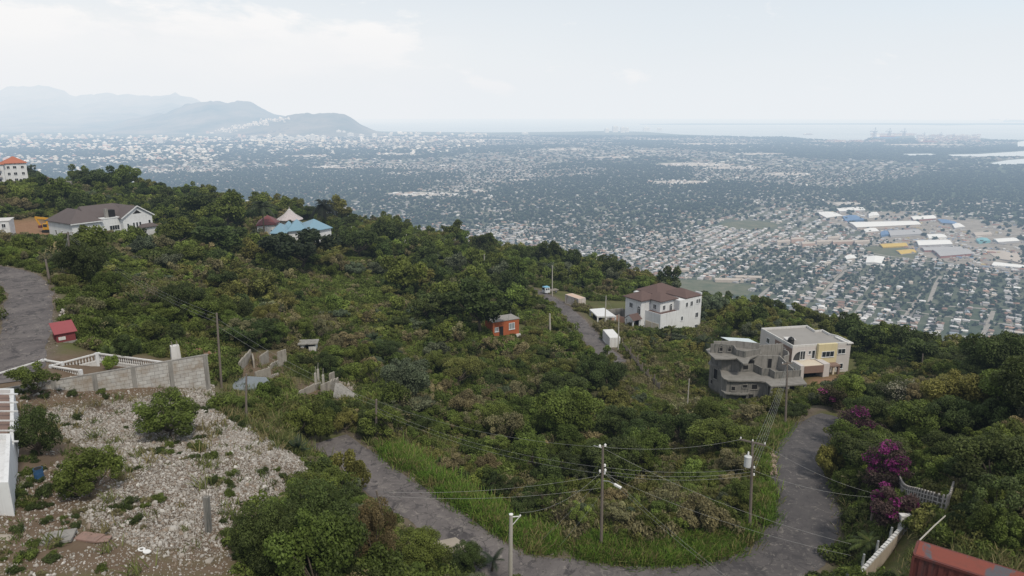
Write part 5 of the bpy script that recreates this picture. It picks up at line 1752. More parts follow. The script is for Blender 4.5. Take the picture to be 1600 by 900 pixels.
# ------------------------------------------------------------------ flat roofed modern house
O = at_h(1239, 540, 45.6); O[2] = CAM_Z - 52.5
mh = thing('house', 'two storey flat roofed pale house with a yellow bay', 'house', O, R(10.8))
FP = [(0, 0), (5.4, 0), (9.6, 0), (13.1, 0), (13.1, 4.4), (12.3, 5.9), (12.5, 8.8), (10.6, 8.6), (11, 12.3), (0, 12.3)]
q = MB(); q.prism(FP, 0, 6.45, 0, True, 1)
q.b2((-.05, -3.4, 0), (.75, -.003, 3.75)); q.b2((5.0, -3.4, 0), (6.35, -.003, 3.85)); q.b2((.752, -3.2, 3.25), (4.998, -.003, 3.6)); q.b2((.752, -1.0, 0), (4.998, -.006, 3.24))
q.build('wall', [MAUVE, SLAB], mh)
q = MB(); ring(FP, 6.453, 6.9, .25, q); q.b2((12.2, -.25, 6.5), (13.5, 4.2, 6.75)); q.build('parapet', WHITE2, mh)
q = MB(); q.b2((.75, -3.46, 2.15), (5.0, -3.22, 3.62)); q.build('fascia', CLAD, mh)
q = MB(); q.b2((.76, -1.2, .05), (4.99, -1.02, 2.1)); q.build('garage_shade', DARK, mh)  # dark sheet paints the shade deep in the garage
q = MB(); q.b2((0, -3.3, 3.6), (5.2, 0, 3.66)); q.build('balcony_floor', PORCH, mh)
q = MB(); q.b2((5.4, -.7, 3.0), (9.6, -.003, 6.98)); q.build('bay', CREAM, mh)
windows(mh, (5.4, -.7), (9.6, -.7), [(2.15, 4.85, 2.7, 1.15, 3)])
q = MB(); q.b2((6.36, -2.5, 2.7), (9.5, -.01, 2.99)); q.b2((9.0, -2.4, 0), (9.4, -2.0, 2.69)); q.build('porch_canopy', CLAD, mh)
q = MB(); q.b2((7.9, -2.3, .6), (8.3, -1.9, 2.69)); q.b2((6.5, -.2, .6), (8.8, -.01, 2.69)); q.b2((6.4, -3.6, 0), (9.8, -.4, .55)); q.b2((6.4, -4.2, 0), (9.6, -3.601, .28)); q.build('porch', PORCH, mh)
panel(mh, 'door', (5.4, -.2), (9.6, -.2), 2.0, 1.65, 1.0, 2.1, CLAD)
q = MB(); q.b2((-.06, .1, 3.3), (-.003, 6.4, 6.2)); q.build('cladding', CLAD, mh)
windows(mh, (0, 12.3), (0, 0), [(3.2, 5.0, 1.1, 1.1, 2), (7.2, 5.3, 1.3, .5, 1), (9.4, 5.3, 1.3, .5, 1)])
windows(mh, (-.05, 0), (-.05, -3.4), [(1.4, 2.3, 1.2, .45, 1)])
windows(mh, (0, 0), (5.4, 0), [(2.35, 4.7, 1.1, 1.8, 2), (3.9, 5.2, .5, .7, 1), (4.75, 4.75, .7, 1.7, 1)])
q = MB(); k = 14
pts = [(.35 + 1.4 * (1 - math.cos(a)), 3.75 + 1.75 * math.sin(a)) for a in np.linspace(0, math.pi / 2, k)] + [(1.75, 3.72), (.35, 3.72)]
q.add([(x, -.03, z) for x, z in pts], [tuple(range(len(pts)))[::-1]]); q.build('arched_window', GLASS, mh)
windows(mh, (9.6, 0), (13.1, 0), [(1.5, 5.0, 1.7, 1.05, 2), (1.4, 1.8, 1.5, 1.1, 2)])
tk = O + np.array((0, 0, 0))
loc = lambda a, b_, z_: np.array((O[0] + a * math.cos(R(10.8)) - b_ * math.sin(R(10.8)), O[1] + a * math.sin(R(10.8)) + b_ * math.cos(R(10.8)), O[2] + z_))
q = MB(); q.lathe((0, 0, 0), [(.62, 0), (.64, .1), (.6, .14), (.64, .4), (.6, .45), (.64, .75), (.6, .8), (.63, 1.1), (.45, 1.38), (.2, 1.46), (.2, 1.54)], 18)
tag(q.build('water_tank', BLACKP, None, loc(.9, 2.2, 6.46), smooth=False), 'black plastic water tank on the flat roof', 'water tank')
q = MB(); q.b2((-.8, -.8, 0), (.8, .8, .5)); q.b2((-1.0, -1.0, .5), (1.0, 1.0, .62))
tag(q.build('roof_hatch', WHITE2, None, loc(.5 + 1.2, 4.0, 6.46)), 'white hatch box behind the black tank on the roof', 'hatch')

# ------------------------------------------------------------------ unfinished concrete house
O = at_h(1163, 592, 46.5); O[2] = CAM_Z - 54.0
ru = thing('unfinished_house', 'bare grey concrete shell with curved balconies and open rooms', 'house', O)
zS = lz(O, 46.5)
q = MB()
q.prism(L2(O, [(1109, 569), (1125, 577), (1129, 588), (1136, 592.5), (1157, 593.5), (1187, 593.5), (1196, 595), (1201, 598), (1235, 586), (1225, 566), (1150, 553), (1118, 555)], 46.5), 0, zS - .25)
q.build('wall', CONC, ru)
q = MB(); S1 = L2(O, [(1106.5, 567), (1113, 572), (1124, 574.5), (1126, 580), (1127.5, 588), (1131, 591.5), (1137, 594), (1157, 595), (1172, 594.6), (1187, 595), (1196, 596.5), (1205, 603.5), (1261, 599.5), (1250, 586), (1222, 562), (1150, 550), (1118, 552)], 46.5)
q.prism(S1, zS - .246, zS); q.build('floor_slab', SLABD, ru)
q = MB(); q.prism(L2(O, [(1125, 602), (1127, 610), (1133, 614.5), (1150, 616), (1168, 616), (1175, 610), (1150, 600)], 48.9), lz(O, 48.9) - .2, lz(O, 48.9)); q.build('balcony', CONC, ru)
for x, y in ((1206.5, 602.8), (1258.5, 599), (1232, 601)):
    q = MB(); p = L2(O, [(x, y)], 46.5)[0]; q.box((p[0], p[1] + .15, (zS - .25) / 2), (.4, .4, zS - .252)); q.build('column', CONC2, ru)
q = MB(); P = L2(O, [(1203, 597), (1252, 590)], 46.5); q.prism([P[0], P[1], (P[1][0], P[1][1] + .3), (P[0][0], P[0][1] + .3)], 1.0, zS - .26); q.build('carport_back', DARK, ru)  # near-black sheet paints the shade at the back of the open bay


def upright(pix, h, ht, name, mat=CONC, th=.2, parent=None, OO=None):
    q = MB(); P = L2(OO if OO is not None else O, pix, h); z0 = lz(OO if OO is not None else O, h)
    hts = ht if isinstance(ht, (list, tuple)) else [ht] * len(P)
    for (a, b_), (h0, h1) in zip(zip(P[:-1], P[1:]), zip(hts[:-1], hts[1:])):
        d = np.array(b_) - np.array(a); d /= np.linalg.norm(d); nn_ = np.array((-d[1], d[0])) * th
        a2, b2_ = np.array(a) + nn_, np.array(b_) + nn_
        q.add([(*a, z0), (*b_, z0), (*b2_, z0), (*a2, z0), (*a, z0 + h0), (*b_, z0 + h1), (*b2_, z0 + h1), (*a2, z0 + h0)], [(0, 1, 5, 4), (1, 2, 6, 5), (2, 3, 7, 6), (3, 0, 4, 7), (4, 5, 6, 7)])
    return q.build(name, mat, parent if parent is not None else ru)


upright([(1157, 581.5), (1176, 580.5), (1183, 583), (1190, 587), (1201, 587), (1210, 592), (1251, 588)], 46.5, [1.5, 1.5, 1.4, 1.4, 1.4, 1.3, 1.2], 'room_wall')
upright([(1110, 566), (1124, 572), (1127, 578), (1140, 580), (1157, 581)], 46.5, 2.8, 'room_wall')
upright([(1163, 577), (1215, 577)], 46.49, 2.7, 'room_wall', CONC2)
upright([(1215, 577), (1238, 589)], 46.48, [2.7, 1.5], 'room_wall', CONC2)
upright([(1170, 564), (1222, 560)], 46.47, 3.0, 'room_wall', CONC2)
upright([(1222, 562), (1229, 566), (1230, 571), (1222, 574)], 46.46, 2.2, 'curved_wall', CONC2)
zT = lz(O, 43.6)
q = MB(); S2 = L2(O, [(1103, 546), (1107, 551), (1112, 556), (1117, 560.3), (1134, 560.6), (1151, 559.5), (1156, 564), (1161, 567.8), (1168, 568.2), (1172, 560), (1190, 552), (1188, 546), (1150, 541), (1115, 541)], 43.6)
q.prism(S2, zT - .22, zT); q.build('upper_slab', SLABD, ru)
uw = upright([(1110, 551), (1124, 551), (1145, 552.5), (1150, 556), (1163, 559), (1188, 553)], 43.6, [1.7, 1.7, 1.6, 1.2, 1.2, 1.0], 'upper_wall')
upright([(1115, 543.5), (1150, 543), (1186, 547)], 43.61, 1.3, 'upper_wall', CONC2)
Pw = L2(O, [(1110, 551), (1145, 552.5)], 43.6)
windows(ru, Pw[0], Pw[1], [(1.9, zT + .75, .6, .7, 1, 1), (3.4, zT + .75, .6, .7, 1, 1)], CONC2, DARK)  # near-black panes paint the unlit rooms behind empty openings, here and below
Pw = L2(O, [(1157, 581.5), (1176, 580.5)], 46.5); Pf = L2(O, [(1136, 592.5), (1157, 593.5)], 46.5); Pg = L2(O, [(1157, 593.5), (1187, 593.5)], 46.5)
windows(ru, Pw[0], Pw[1], [(.9, zS + .9, 1.1, .9, 1)], CONC2, DARK)
windows(ru, Pf[0], Pf[1], [(1.2, zS - 1.7, .7, .8, 1)], CONC2, DARK)
windows(ru, Pg[0], Pg[1], [(.9, zS - 1.2, .9, .6, 1), (2.6, zS - 1.3, 1.1, 1.0, 1), (.8, zS - 3.4, 1.0, 1.4, 1), (2.1, zS - 3.4, 1.0, 1.4, 1)], CONC2, DARK)
Ph = L2(O, [(1163, 577), (1215, 577)], 46.49)
windows(ru, Ph[0], Ph[1], [(1.2, zS + 1.3, 1.2, 1.1, 1), (4.6, zS + 1.2, .8, 1.9, 1)], CONC2, DARK)
Pl = L2(O, [(1109, 569), (1125, 577)], 46.5)
windows(ru, Pl[0], Pl[1], [(.9, zS - 3.2, .5, .8, 1), (1.9, zS - 1.3, 1.1, 2.0, 1)], CONC2, DARK)
q = MB()
for i, (x, y) in enumerate([(1136, 566), (1128, 580), (1160, 566), (1215, 560), (1240, 590), (1147, 556)]):
    p = L2(O, [(x, y)], 46.5)[0]; q.tube([(p[0], p[1], zS), (p[0] + .05, p[1], zS + 2.2)], .03, 5)
q.build('rebar', PLANK, ru)
# shed with a sheet roof behind it
O = g(1160, 552)
sd_ = thing('sheet_roof_shed', 'open shed under a pale blue sheet roof behind the concrete shell', 'shed', O)
P = [at_h(x, y, h) - O for x, y, h in ((1126, 526.5, 50.2), (1170, 529, 50.0), (1194, 541, 50.6), (1160, 541, 50.9))]
q = MB(); q.add([tuple(p) for p in P] + [(p[0], p[1], p[2] - .08) for p in P], [(3, 2, 1, 0), (4, 5, 6, 7), (0, 1, 5, 4), (1, 2, 6, 5), (2, 3, 7, 6), (3, 0, 4, 7)]); q.build('roof', PALESHEET, sd_)
q = MB()
for p in P: q.box((p[0] * .93, p[1] * .95, (p[2] - 3) / 2), (.15, .15, p[2] + 2.8))
q.build('post', PLANK, sd_)
q = MB(); a, b_ = P[0], P[3]; q.prism([(a[0] + .3, a[1]), (b_[0] + .3, b_[1] + .3), (b_[0] + .6, b_[1] + .5), (a[0] + .6, a[1] + .2)], -3, float(b_[2]) - .3); q.build('wall', TANW, sd_)

# ------------------------------------------------------------------ long white house on the left
O = at_h(112, 351, 31); O[2] = CAM_Z - 38.0
wh = thing('house', 'long white house with grey brown shingle roofs and a front gable', 'house', O, R(57.8))
q = MB()
q.prism([(0, 0), (8, 0), (8, 13.3), (0, 13.3)], 0, 7)
q.prism([(8.003, .4), (14, .4), (14, 12), (8.003, 12)], 0, 7.6)
q.prism([(14.003, -1.2), (23.2, -1.2), (23.2, 11), (14.003, 11)], 0, 7.2)
q.add([(13.8, -1.21, 7.2), (23.4, -1.21, 7.2), (18.6, -1.21, 10.1)], [(0, 1, 2)])
q.build('wall', WHITE, wh)
q = MB(); q.hip(0, 0, 8, 13.3, 7.25, 3.4, .6); q.build('roof', SHING2, wh)
q = MB(); q.hip(6, 3.2, 17, 12.2, 7.9, 3.0, .3, ridge=5); q.build('roof', SHING2, wh)
q = MB(); q.add([(13.4, -1.7, 7.1), (18.6, -1.7, 10.4), (23.8, -1.7, 7.1), (13.4, 11.4, 7.1), (18.6, 11.4, 10.4), (23.8, 11.4, 7.1)], [(0, 3, 4, 1), (1, 4, 5, 2)]); q.build('roof', SHING2, wh)
q = MB(); q.bar((13.4, -1.72, 7.1), (18.6, -1.72, 10.4), .1, .3); q.bar((18.6, -1.72, 10.4), (23.8, -1.72, 7.1), .1, .3); q.b2((-.62, -.66, 6.9), (8.6, -.6, 7.2)); q.b2((8.0, .3, 7.3), (14, .39, 7.62)); q.build('fascia', WHITE, wh)
q = MB(); q.add([(17.2, -1.24, 8.1), (20.0, -1.24, 8.1), (18.6, -1.24, 9.2)], [(0, 1, 2)]); q.build('gable_vent', DARK, wh)
q = MB(); q.b2((10.3, .9, 7.6), (11.1, 1.8, 10.2)); q.build('chimney', CONC2, wh)
q = MB(); q.b2((11.15, 1.0, 7.65), (13.2, 2.8, 9.7)); q.build('dormer', DARK, wh)
q = MB(); q.hip(18.3, -3.2, 23.4, -1.25, 4.0, .9, .3); q.b2((18.6, -3.0, 1), (23.0, -1.25, 3.75), 1); q.build('porch', [SHING2, WHITE], wh)
windows(wh, (0, 0), (8, 0), [(3.0, 4.2, .6, 1.5, 1), (3.9, 4.2, .6, 1.5, 1), (4.8, 4.2, .6, 1.5, 1), (5.7, 4.2, .6, 1.5, 1)])
windows(wh, (8, .4), (14, .4), [(1.3, 3.4, 1.1, 1.4, 2, 1), (4.2, 4.5, 2.9, 1.4, 4)])
windows(wh, (14, -1.2), (23.2, -1.2), [(1.4, 4.6, .6, 1.6, 1), (3.2, 4.7, .6, 1.6, 1), (4.2, 4.7, .6, 1.6, 1), (5.2, 4.7, .6, 1.6, 1), (8.2, 5.0, .7, 1.5, 1)])
windows(wh, (0, 13.3), (0, 0), [(4, 4.0, .7, 1.4, 1), (7.5, 4.0, .7, 1.4, 1), (11, 4.0, .7, 1.4, 1)])


# ------------------------------------------------------------------ blue roofed compound
def pavroof(parent, pix, h, apex, hap, mat, wallmat=None, hbase=None, inset=.12, name='roof'):
    P = L2(O, pix, h); z0 = lz(O, h)
    A_ = at_h(apex[0], apex[1], hap) - O
    c = np.mean(np.array(P), 0)
    n = len(P); q = MB()
    a = sum(P[i][0] * P[(i + 1) % n][1] - P[(i + 1) % n][0] * P[i][1] for i in range(n))
    if a < 0: P = P[::-1]
    if apex[2:] == ('c',):
        A_ = np.array((c[0], c[1], lz(O, hap)))
    q.add([(x, y, z0) for x, y in P] + [tuple(A_)], [(i, (i + 1) % n, n) for i in range(n)]); q.prism(P, z0 - .2, z0 - .003)
    q.build(name, mat, parent)
    if wallmat:
        w_ = [tuple(c + (np.array(p) - c) * (1 - inset)) for p in P]
        q = MB(); q.prism(w_, lz(O, hbase), z0 - .21); return q.build('wall', wallmat, parent), w_


O = at_h(480, 362, 38); O[2] = CAM_Z - 44.5
bh = thing('house', 'single storey white house under linked sky blue hipped roofs', 'house', O)
_, wA = pavroof(bh, [(478, 363), (520, 355.5), (502, 347.5), (464, 351)], 38, (496, 344.5, 'c'), 35.3, BLUE, WHITE, 44.5, .1)
pavroof(bh, [(448, 361.5), (480, 358.5), (476, 350), (452, 351)], 38.02, (472, 345, 'c'), 35.2, BLUE, WHITE, 44.5)
pavroof(bh, [(421, 364.5), (447, 365.5), (455, 355), (432, 353)], 38.04, (434, 348, 'c'), 35.7, BLUE, PINKW, 44.5)
pavroof(bh, [(440, 359), (462, 358), (460, 351), (444, 351)], 38.06, (452, 349, 'c'), 35.9, BLUE, PINKW, 44.5)
i0 = min(range(4), key=lambda k: wA[k][1]); A0, B0 = wA[i0], wA[(i0 + 1) % 4]
windows(bh, A0, B0, [(3.4, 3.2, 1.3, 1.2, 2), (6.5, 3.2, 1.0, 1.2, 2)])
O = at_h(415, 352, 38.5); O[2] = CAM_Z - 43.5
rh = thing('house', 'low house with a crimson metal roof behind the left palm', 'house', O)
_, wR = pavroof(rh, [(399, 352.5), (432, 350), (439, 344), (404, 344.5)], 38.3, (415, 338, 'c'), 35.6, REDR, WHITE, 43.5)
windows(rh, wR[0], wR[1], [(1.5, 2.6, 1.0, 1.1, 2), (5, 2.6, 1.0, 1.1, 2)])
c0 = at_t(453, 342, 252)
pv = thing('pavilion', 'round pavilion with a pale conical shingle roof and spike', 'pavilion', (c0[0], c0[1], c0[2] - 3.4))
q = MB(); q.lathe((0, 0, 0), [(4.5, 3.25), (4.5, 3.4), (3.2, 4.1), (1.9, 5.1), (.8, 6.2), (.16, 6.9), (.05, 7.8)], 20); q.build('roof', THATCH, pv)
q = MB()
for k in range(20):
    a = 2 * math.pi * k / 20
    q.tube([(4.5 * math.cos(a), 4.5 * math.sin(a), 3.43), (1.9 * math.cos(a), 1.9 * math.sin(a), 5.13), (.2 * math.cos(a), .2 * math.sin(a), 6.93)], .05, 4)
q.build('roof_rib', WHITE2, pv)
q = MB(); q.lathe((0, 0, 0), [(3.5, -1), (3.5, 3.24)], 16); q.build('wall', TANW, pv)

# ------------------------------------------------------------------ orange cottage
O = at_h(770, 502, 40.4); O[2] = CAM_Z - 43.9
oc = thing('cottage', 'small bright orange cottage with a flat grey roof', 'house', O, R(28.9))
q = MB(); q.b2((0, 0, -.6), (6, 3.4, 3.2)); q.build('wall', ORANGE, oc)
q = MB(); q.b2((-.12, -.12, 3.202), (6.12, 3.52, 3.34)); q.build('roof', SLAB, oc)
q = MB(); q.b2((3.6, -.35, -.5), (6.2, -.003, .06)); q.build('step', WHITE2, oc)
panel(oc, 'door', (0, 0), (6, 0), 1.9, 1.15, .85, 2.0, DARK)
windows(oc, (0, 0), (6, 0), [(.85, 1.65, .8, .8, 2), (4.3, 1.9, 1.25, 1.25, 2)], WHITE, GLASSP)
q = MB()
for x, y in ((3.6, .1), (5.9, .1), (5.9, 3.3)): q.tube([(x, y, 3.34), (x, y, 4.3)], .03, 5)
q.build('rebar', STEEL, oc)

# ------------------------------------------------------------------ flats and small houses at the far left
def fz(px, py, t_): return CAM_Z - at_t(px, py, t_)[2]


O = at_t(16, 281, 350); O[2] = CAM_Z - 36.0
fl = thing('apartment_block', 'white four storey flats with orange tiled roofs', 'apartments', O, R(38))
q = MB(); q.prism([(-2, 0), (7.5, 0), (7.5, 9), (-2, 9)], 0, 11.5); q.prism([(-13, -1.5), (-2.003, -1.5), (-2.003, 9), (-13, 9)], 0, 11.2); q.build('wall', WHITE, fl)
q = MB(); q.hip(-2, 0, 7.5, 9, 11.7, 3.0, .6); q.build('roof', ORANGER, fl)
q = MB(); q.hip(-13, -1.5, -2, 9, 11.42, 3.0, .6); q.build('roof', ORANGER, fl)
for z_ in (3.5, 6.5, 9.6):
    windows(fl, (-2, 0), (7.5, 0), [(2, z_, 1.2, 1.3, 2), (4.6, z_, 1.4, 1.3, 2), (7.8, z_, 1.2, 1.3, 2)])
    windows(fl, (-13, -1.5), (-2, -1.5), [(2, z_, 2.0, 1.7, 2), (5.2, z_, 1.2, 1.3, 2), (8.6, z_, 2.0, 1.7, 2)])
    q = MB(); q.b2((-5.8, -2.6, z_ - 1.3), (-3, -1.503, z_ - 1.15)); q.b2((-5.8, -2.6, z_ - 1.15), (-3, -2.5, z_ - .3)); q.build('balcony', WHITE2, fl)
O = at_t(71, 289, 336); O[2] -= .2
rr = thing('hut', 'little hut with a dark red pyramid roof below the flats', 'hut', O, R(30))
q = MB(); q.b2((-2.4, -2, 0), (2.4, 2, 2.6)); q.build('wall', TANW, rr)
q = MB(); q.hip(-2.4, -2, 2.4, 2, 2.8, 1.7, .6); q.build('roof', REDR, rr)
A_, B_ = at_t(84, 288, 338), at_t(111, 280, 338)
lw = thing('retaining_wall', 'long pale concrete retaining wall right of the red roofed hut', 'wall', A_)
d = B_ - A_; q = MB(); q.prism([(0, 0), (d[0], d[1]), (d[0] - .6, d[1] + 1.6), (-.6, 1.6)], -2, 1.3); q.build('wall', CONC2, lw)
O = at_t(-6, 346, 205); O[2] = CAM_Z - 39.0
lh = thing('house', 'small white house at the left edge beside the excavator yard', 'house', O, R(25))
q = MB(); q.b2((-5, 0, 0), (3, 7, 8.3)); q.build('wall', WHITE, lh)
q = MB(); q.b2((-5.2, -.2, 8.302), (3.2, 7.2, 8.5)); q.build('roof', WHITE2, lh)
q = MB(); q.b2((-5, -1.6, 0), (2.2, -.003, 4.6)); q.build('lower_wall', MAUVE, lh)
windows(lh, (-5, 0), (3, 0), [(6.6, 7.0, .9, 1.1, 2)])
windows(lh, (-5, -1.6), (2.2, -1.6), [(5.8, 3.4, .9, 1.2, 1)])

# ------------------------------------------------------------------ walled terrace on the left
def wall_between(name, A, B, top, th, mat, label, cat, bottom=-1.5, group=None):
    A = np.array(A); B = np.array(B); d = B[:2] - A[:2]; Ln = float(np.linalg.norm(d)); rz = math.atan2(d[1], d[0])
    o = thing(name, label, cat, A, rz, group)
    return o, Ln


A, B = at_h(-60, 620, 25.5), at_h(324, 555, 25.5)
bw, Ln = wall_between('block_wall', A, B, 0, .2, BLOCK, 'long grey concrete block wall above the limestone lot', 'wall')
q = MB(); q.b2((0, 0, -6), (Ln, .2, -.003)); q.build('masonry', BLOCK, bw)
q = MB(); q.b2((-.1, -.03, 0), (Ln + .1, .23, .1)); q.build('coping', CONC2, bw)
for x in np.linspace(.2, Ln - .25, 7):
    q = MB(); q.b2((x - .22, -.035, -6), (x + .22, -.002, -.004)); q.build('stiffener', CONC2, bw)
O = at_h(275, 560, 28.1)
gp = thing('gate_pillar', 'white square pillar with bare steel bars behind the block wall', 'pillar', O, R(33))
q = MB(); q.box((0, 0, .3), (1.1, 1.0, 2.6), 0, 0, .82); q.build('pillar', WHITE2, gp)
q = MB()
for x, y in ((-.25, -.25), (.25, -.25), (.25, .25), (-.25, .25)): q.tube([(x, y, 1.55), (x * 1.15, y, 2.1)], .03, 5)
q.build('rebar', PLANK, gp)

bal = MB(); bal.lathe((0, 0, 0), [(.075, 0), (.075, .06), (.045, .1), (.085, .26), (.06, .38), (.035, .5), (.06, .58), (.07, .64), (.07, .68)], 7)
BALM = bal.build('baluster', WHITE2, link=False).data
for i, (a, b_, lab) in enumerate([((-40, 594), (68, 561.5), 'white balustrade along the road at the left edge'), ((68, 561.5), (98, 566.5), 'short white balustrade turning behind the thin bush'), ((78, 571), (152, 551.5), 'longest sloping white balustrade above the terrace'),
                                  ((78, 571), (127, 578.5), 'white balustrade nearest the block wall'), ((152, 551.5), (262, 566), 'white balustrade running right to the pillar')]):
    hA = 25.7 if i != 4 else 26.3
    A, B = at_h(*a, hA), at_h(*b_, hA)
    d = B - A; Ln = float(np.linalg.norm(d[:2]))
    ba = thing('balustrade', lab, 'balustrade', A - np.array((0, 0, 1.0)), math.atan2(d[1], d[0]), 'white balustrades of the terrace')
    q = MB(); q.b2((0, -.13, .88), (Ln, .13, 1.0)); q.build('top_rail', WHITE2, ba)
    q = MB(); q.b2((0, -.11, .06), (Ln, .11, .2)); q.b2((0, -.09, -1.6), (Ln, .09, .058)); q.build('plinth', WHITE2, ba)
    for x in (.14, Ln - .14):
        q = MB(); q.box((x, 0, -.3), (.3, .3, 2.7)); q.build('post', WHITE, ba)
    nb = int(Ln / .3)
    for k in range(1, nb):
        if abs(k * Ln / nb - .14) < .2 or abs(k * Ln / nb - Ln + .14) < .2: continue
        o = bpy.data.objects.new('baluster', BALM); COL.objects.link(o); o.parent = ba; o.location = (k * Ln / nb, 0, .2)
q = MB(); P = [at_h(x, y, 26.2) for x, y in ((-40, 612), (-40, 590), (60, 575), (78, 583), (128, 590), (66, 602))]
q.add([tuple(p) for p in P], [tuple(range(6))]); o = q.build('terrace_paving', PORCH)
if o.data.polygons[0].normal.z < 0: o.data.flip_normals()
tag(o, 'pale paved terrace floor inside the block wall', kind='structure')

# red kiosk on its block base
O = at_h(87, 520, 24.6); O[2] = CAM_Z - 26.9
kk = thing('kiosk', 'dark red metal kiosk on a concrete block base beside the road', 'kiosk', O, R(42)); kk.scale = (.88, .88, .78)
q = MB(); q.b2((-.1, -.1, -.8), (2.25, 2.3, 1.35)); q.build('base', CONC2, kk)
q = MB(); q.prism([(0, 0), (2.15, 0), (2.15, 2.2), (0, 2.2)], 1.354, 2.7)
for x in np.linspace(.1, 2.05, 9): q.b2((x - .03, -.04, 1.4), (x + .03, -.002, 2.66))
for y in np.linspace(.1, 2.1, 9): q.b2((-.04, y - .03, 1.4), (-.002, y + .03, 2.66))
q.build('wall', KIOSK, kk)
q = MB(); P = [(-.25, -.3, 2.72), (2.4, -.3, 2.72), (2.4, 2.6, 3.75), (-.25, 2.6, 3.75)]
q.add(P + [(x, y, z + .06) for x, y, z in P], [(3, 2, 1, 0), (4, 5, 6, 7), (0, 1, 5, 4), (1, 2, 6, 5), (2, 3, 7, 6), (3, 0, 4, 7)]); q.prism([(0, .2), (2.15, .2), (2.15, 2.2), (0, 2.2)], 2.703, 2.9); q.build('roof', stained('kiosk_roof', (.30, .075, .085), .6, .2, .8, (.15, .05, .05)), kk)
q = MB(); q.b2((.2, -.07, 1.7), (1.0, -.045, 2.2)); q.build('sign_panel', WHITE2, kk)

# white porch house at the left edge
O = at_h(24, 812, 24.9); O[2] -= .4
wp = thing('porch_house', 'white walled house with terrace slats cut off by the left edge', 'house', O)
Pn = [(0, 0), tuple((at_h(27, 735, 25.2) - O)[:2])]; Pm = tuple((at_h(27.5, 640, 25.6) - O)[:2])
q = MB(); q.prism([(0, 0), Pn[1], (Pn[1][0] - 7, Pn[1][1]), (-7, 0)], -1, 2.6)
q.prism([Pn[1], Pm, (Pm[0] - 6, Pm[1]), (Pn[1][0] - 7, Pn[1][1] + .003)], -1, 1.2)
q.build('wall', WHITE, wp)
q = MB(); ring([(0, 0), Pn[1], (Pn[1][0] - 7, Pn[1][1]), (-7, 0)], 2.603, 3.0, .25, q); ring([(Pn[1][0], Pn[1][1] + .01), Pm, (Pm[0] - 6, Pm[1]), (Pn[1][0] - 7, Pn[1][1] + .01)], 1.203, 1.7, .25, q); q.build('parapet', WHITE, wp)
q = MB(); q.prism([(Pn[1][0] - .3, Pn[1][1] + .3), (Pm[0] - .3, Pm[1] - .3), (Pm[0] - 5.7, Pm[1] - .3), (Pn[1][0] - 6, Pn[1][1] + .3)], 1.2, 1.25); q.build('terrace_floor', CLAD, wp)
for k in range(6):
    f_ = (k + .7) / 6.5; x = Pn[1][0] * (1 - f_) + Pm[0] * f_; y = Pn[1][1] * (1 - f_) + Pm[1] * f_
    q = MB(); q.b2((x - 1.6, y - .05, 1.72), (x + .35, y + .05, 1.82)); q.build('slat', WHITE, wp)
q = MB(); q.b2((-4.5, -.06, .8), (-1.0, -.003, 1.9)); q.build('opening_shade', DARK, wp)  # dark panel on the solid wall paints an unlit interior
q = MB(); q.b2((-6, -.35, .4), (-.3, -.062, .62)); q.build('ledge', WHITE2, wp)
# ================================================================== containers and vehicles
def container(name, label, near_a, near_b, h, Lx, Wy, Hz, mat, top, group=None, flip=False, base=None):
    """long side runs from photo corner a to b on the roof plane"""
    A, B = at_h(*near_a, h), at_h(*near_b, h)
    d = (B - A)[:2]; rz = math.atan2(d[1], d[0])
    o = thing(name, label, 'container', (A[0], A[1], A[2] - Hz), rz, group)
    s = -1 if flip else 1
    q = MB(); q.b2((.06, s * .06, .1), (Lx - .06, s * (Wy - .06), Hz - .02))
    n = int(Lx / .55)
    for k in range(n):
        x = .2 + (Lx - .4) * (k + .5) / n
        for y in (.03, Wy - .03): q.box((x, s * y, Hz / 2), (.26, .055, Hz - .36))
    for k in range(int(Wy / .55)):
        y = .2 + (Wy - .4) * (k + .5) / int(Wy / .55)
        q.box((.03, s * y, Hz / 2), (.055, .26, Hz - .36))
    q.build('body', mat, o)
    q = MB()
    for y in (0, Wy):
        q.b2((0, s * y - .07, 0), (Lx, s * y + .07, .16)); q.b2((0, s * y - .07, Hz - .16), (Lx, s * y + .07, Hz + .004))
    for x in (0, Lx):
        for y in (0, Wy): q.b2((x - .08, s * y - .08, .161), (x + .08, s * y + .08, Hz - .161))
        q.b2((x - .07, min(s * .071, s * (Wy - .071)), 0), (x + .07, max(s * .071, s * (Wy - .071)), .158)); q.b2((x - .07, min(s * .071, s * (Wy - .071)), Hz - .158), (x + .07, max(s * .071, s * (Wy - .071)), Hz + .002))
    q.build('frame', mat, o)
    q = MB(); q.b2((.08, s * .08, Hz - .018), (Lx - .08, s * (Wy - .08), Hz + .012)); q.build('top', top, o)
    q = MB()
    for y in (.35, .95, Wy - .95, Wy - .35): q.tube([(Lx + .1, s * y, .1), (Lx + .1, s * y, Hz - .1)], .025, 5)
    q.b2((Lx + .04, min(s * .1, s * (Wy - .1)), .17), (Lx + .09, max(s * .1, s * (Wy - .1)), Hz - .17)); q.build('door', mat, o)
    return o


container('container', 'rust red shipping container with blotched top at the bottom right corner', (1428, 866), (1600, 921), 27.0, 12.2, 1.85, 2.6, RUST, RUSTROOF)
container('container', 'clean white container beside the side road', (942.5, 515), (954, 528.5), 47.8, 6.06, 2.2, 2.5, BOXWHITE, BOXWHITE)
container('container', 'rust streaked white container higher up the side road', (883.5, 460), (899.5, 465.5), 50.6, 6.06, 2.4, 2.6, BOXRUST, stained('container_rusty_top', (.60, .45, .36), .85, .9, .6, (.50, .48, .46), drip=False))

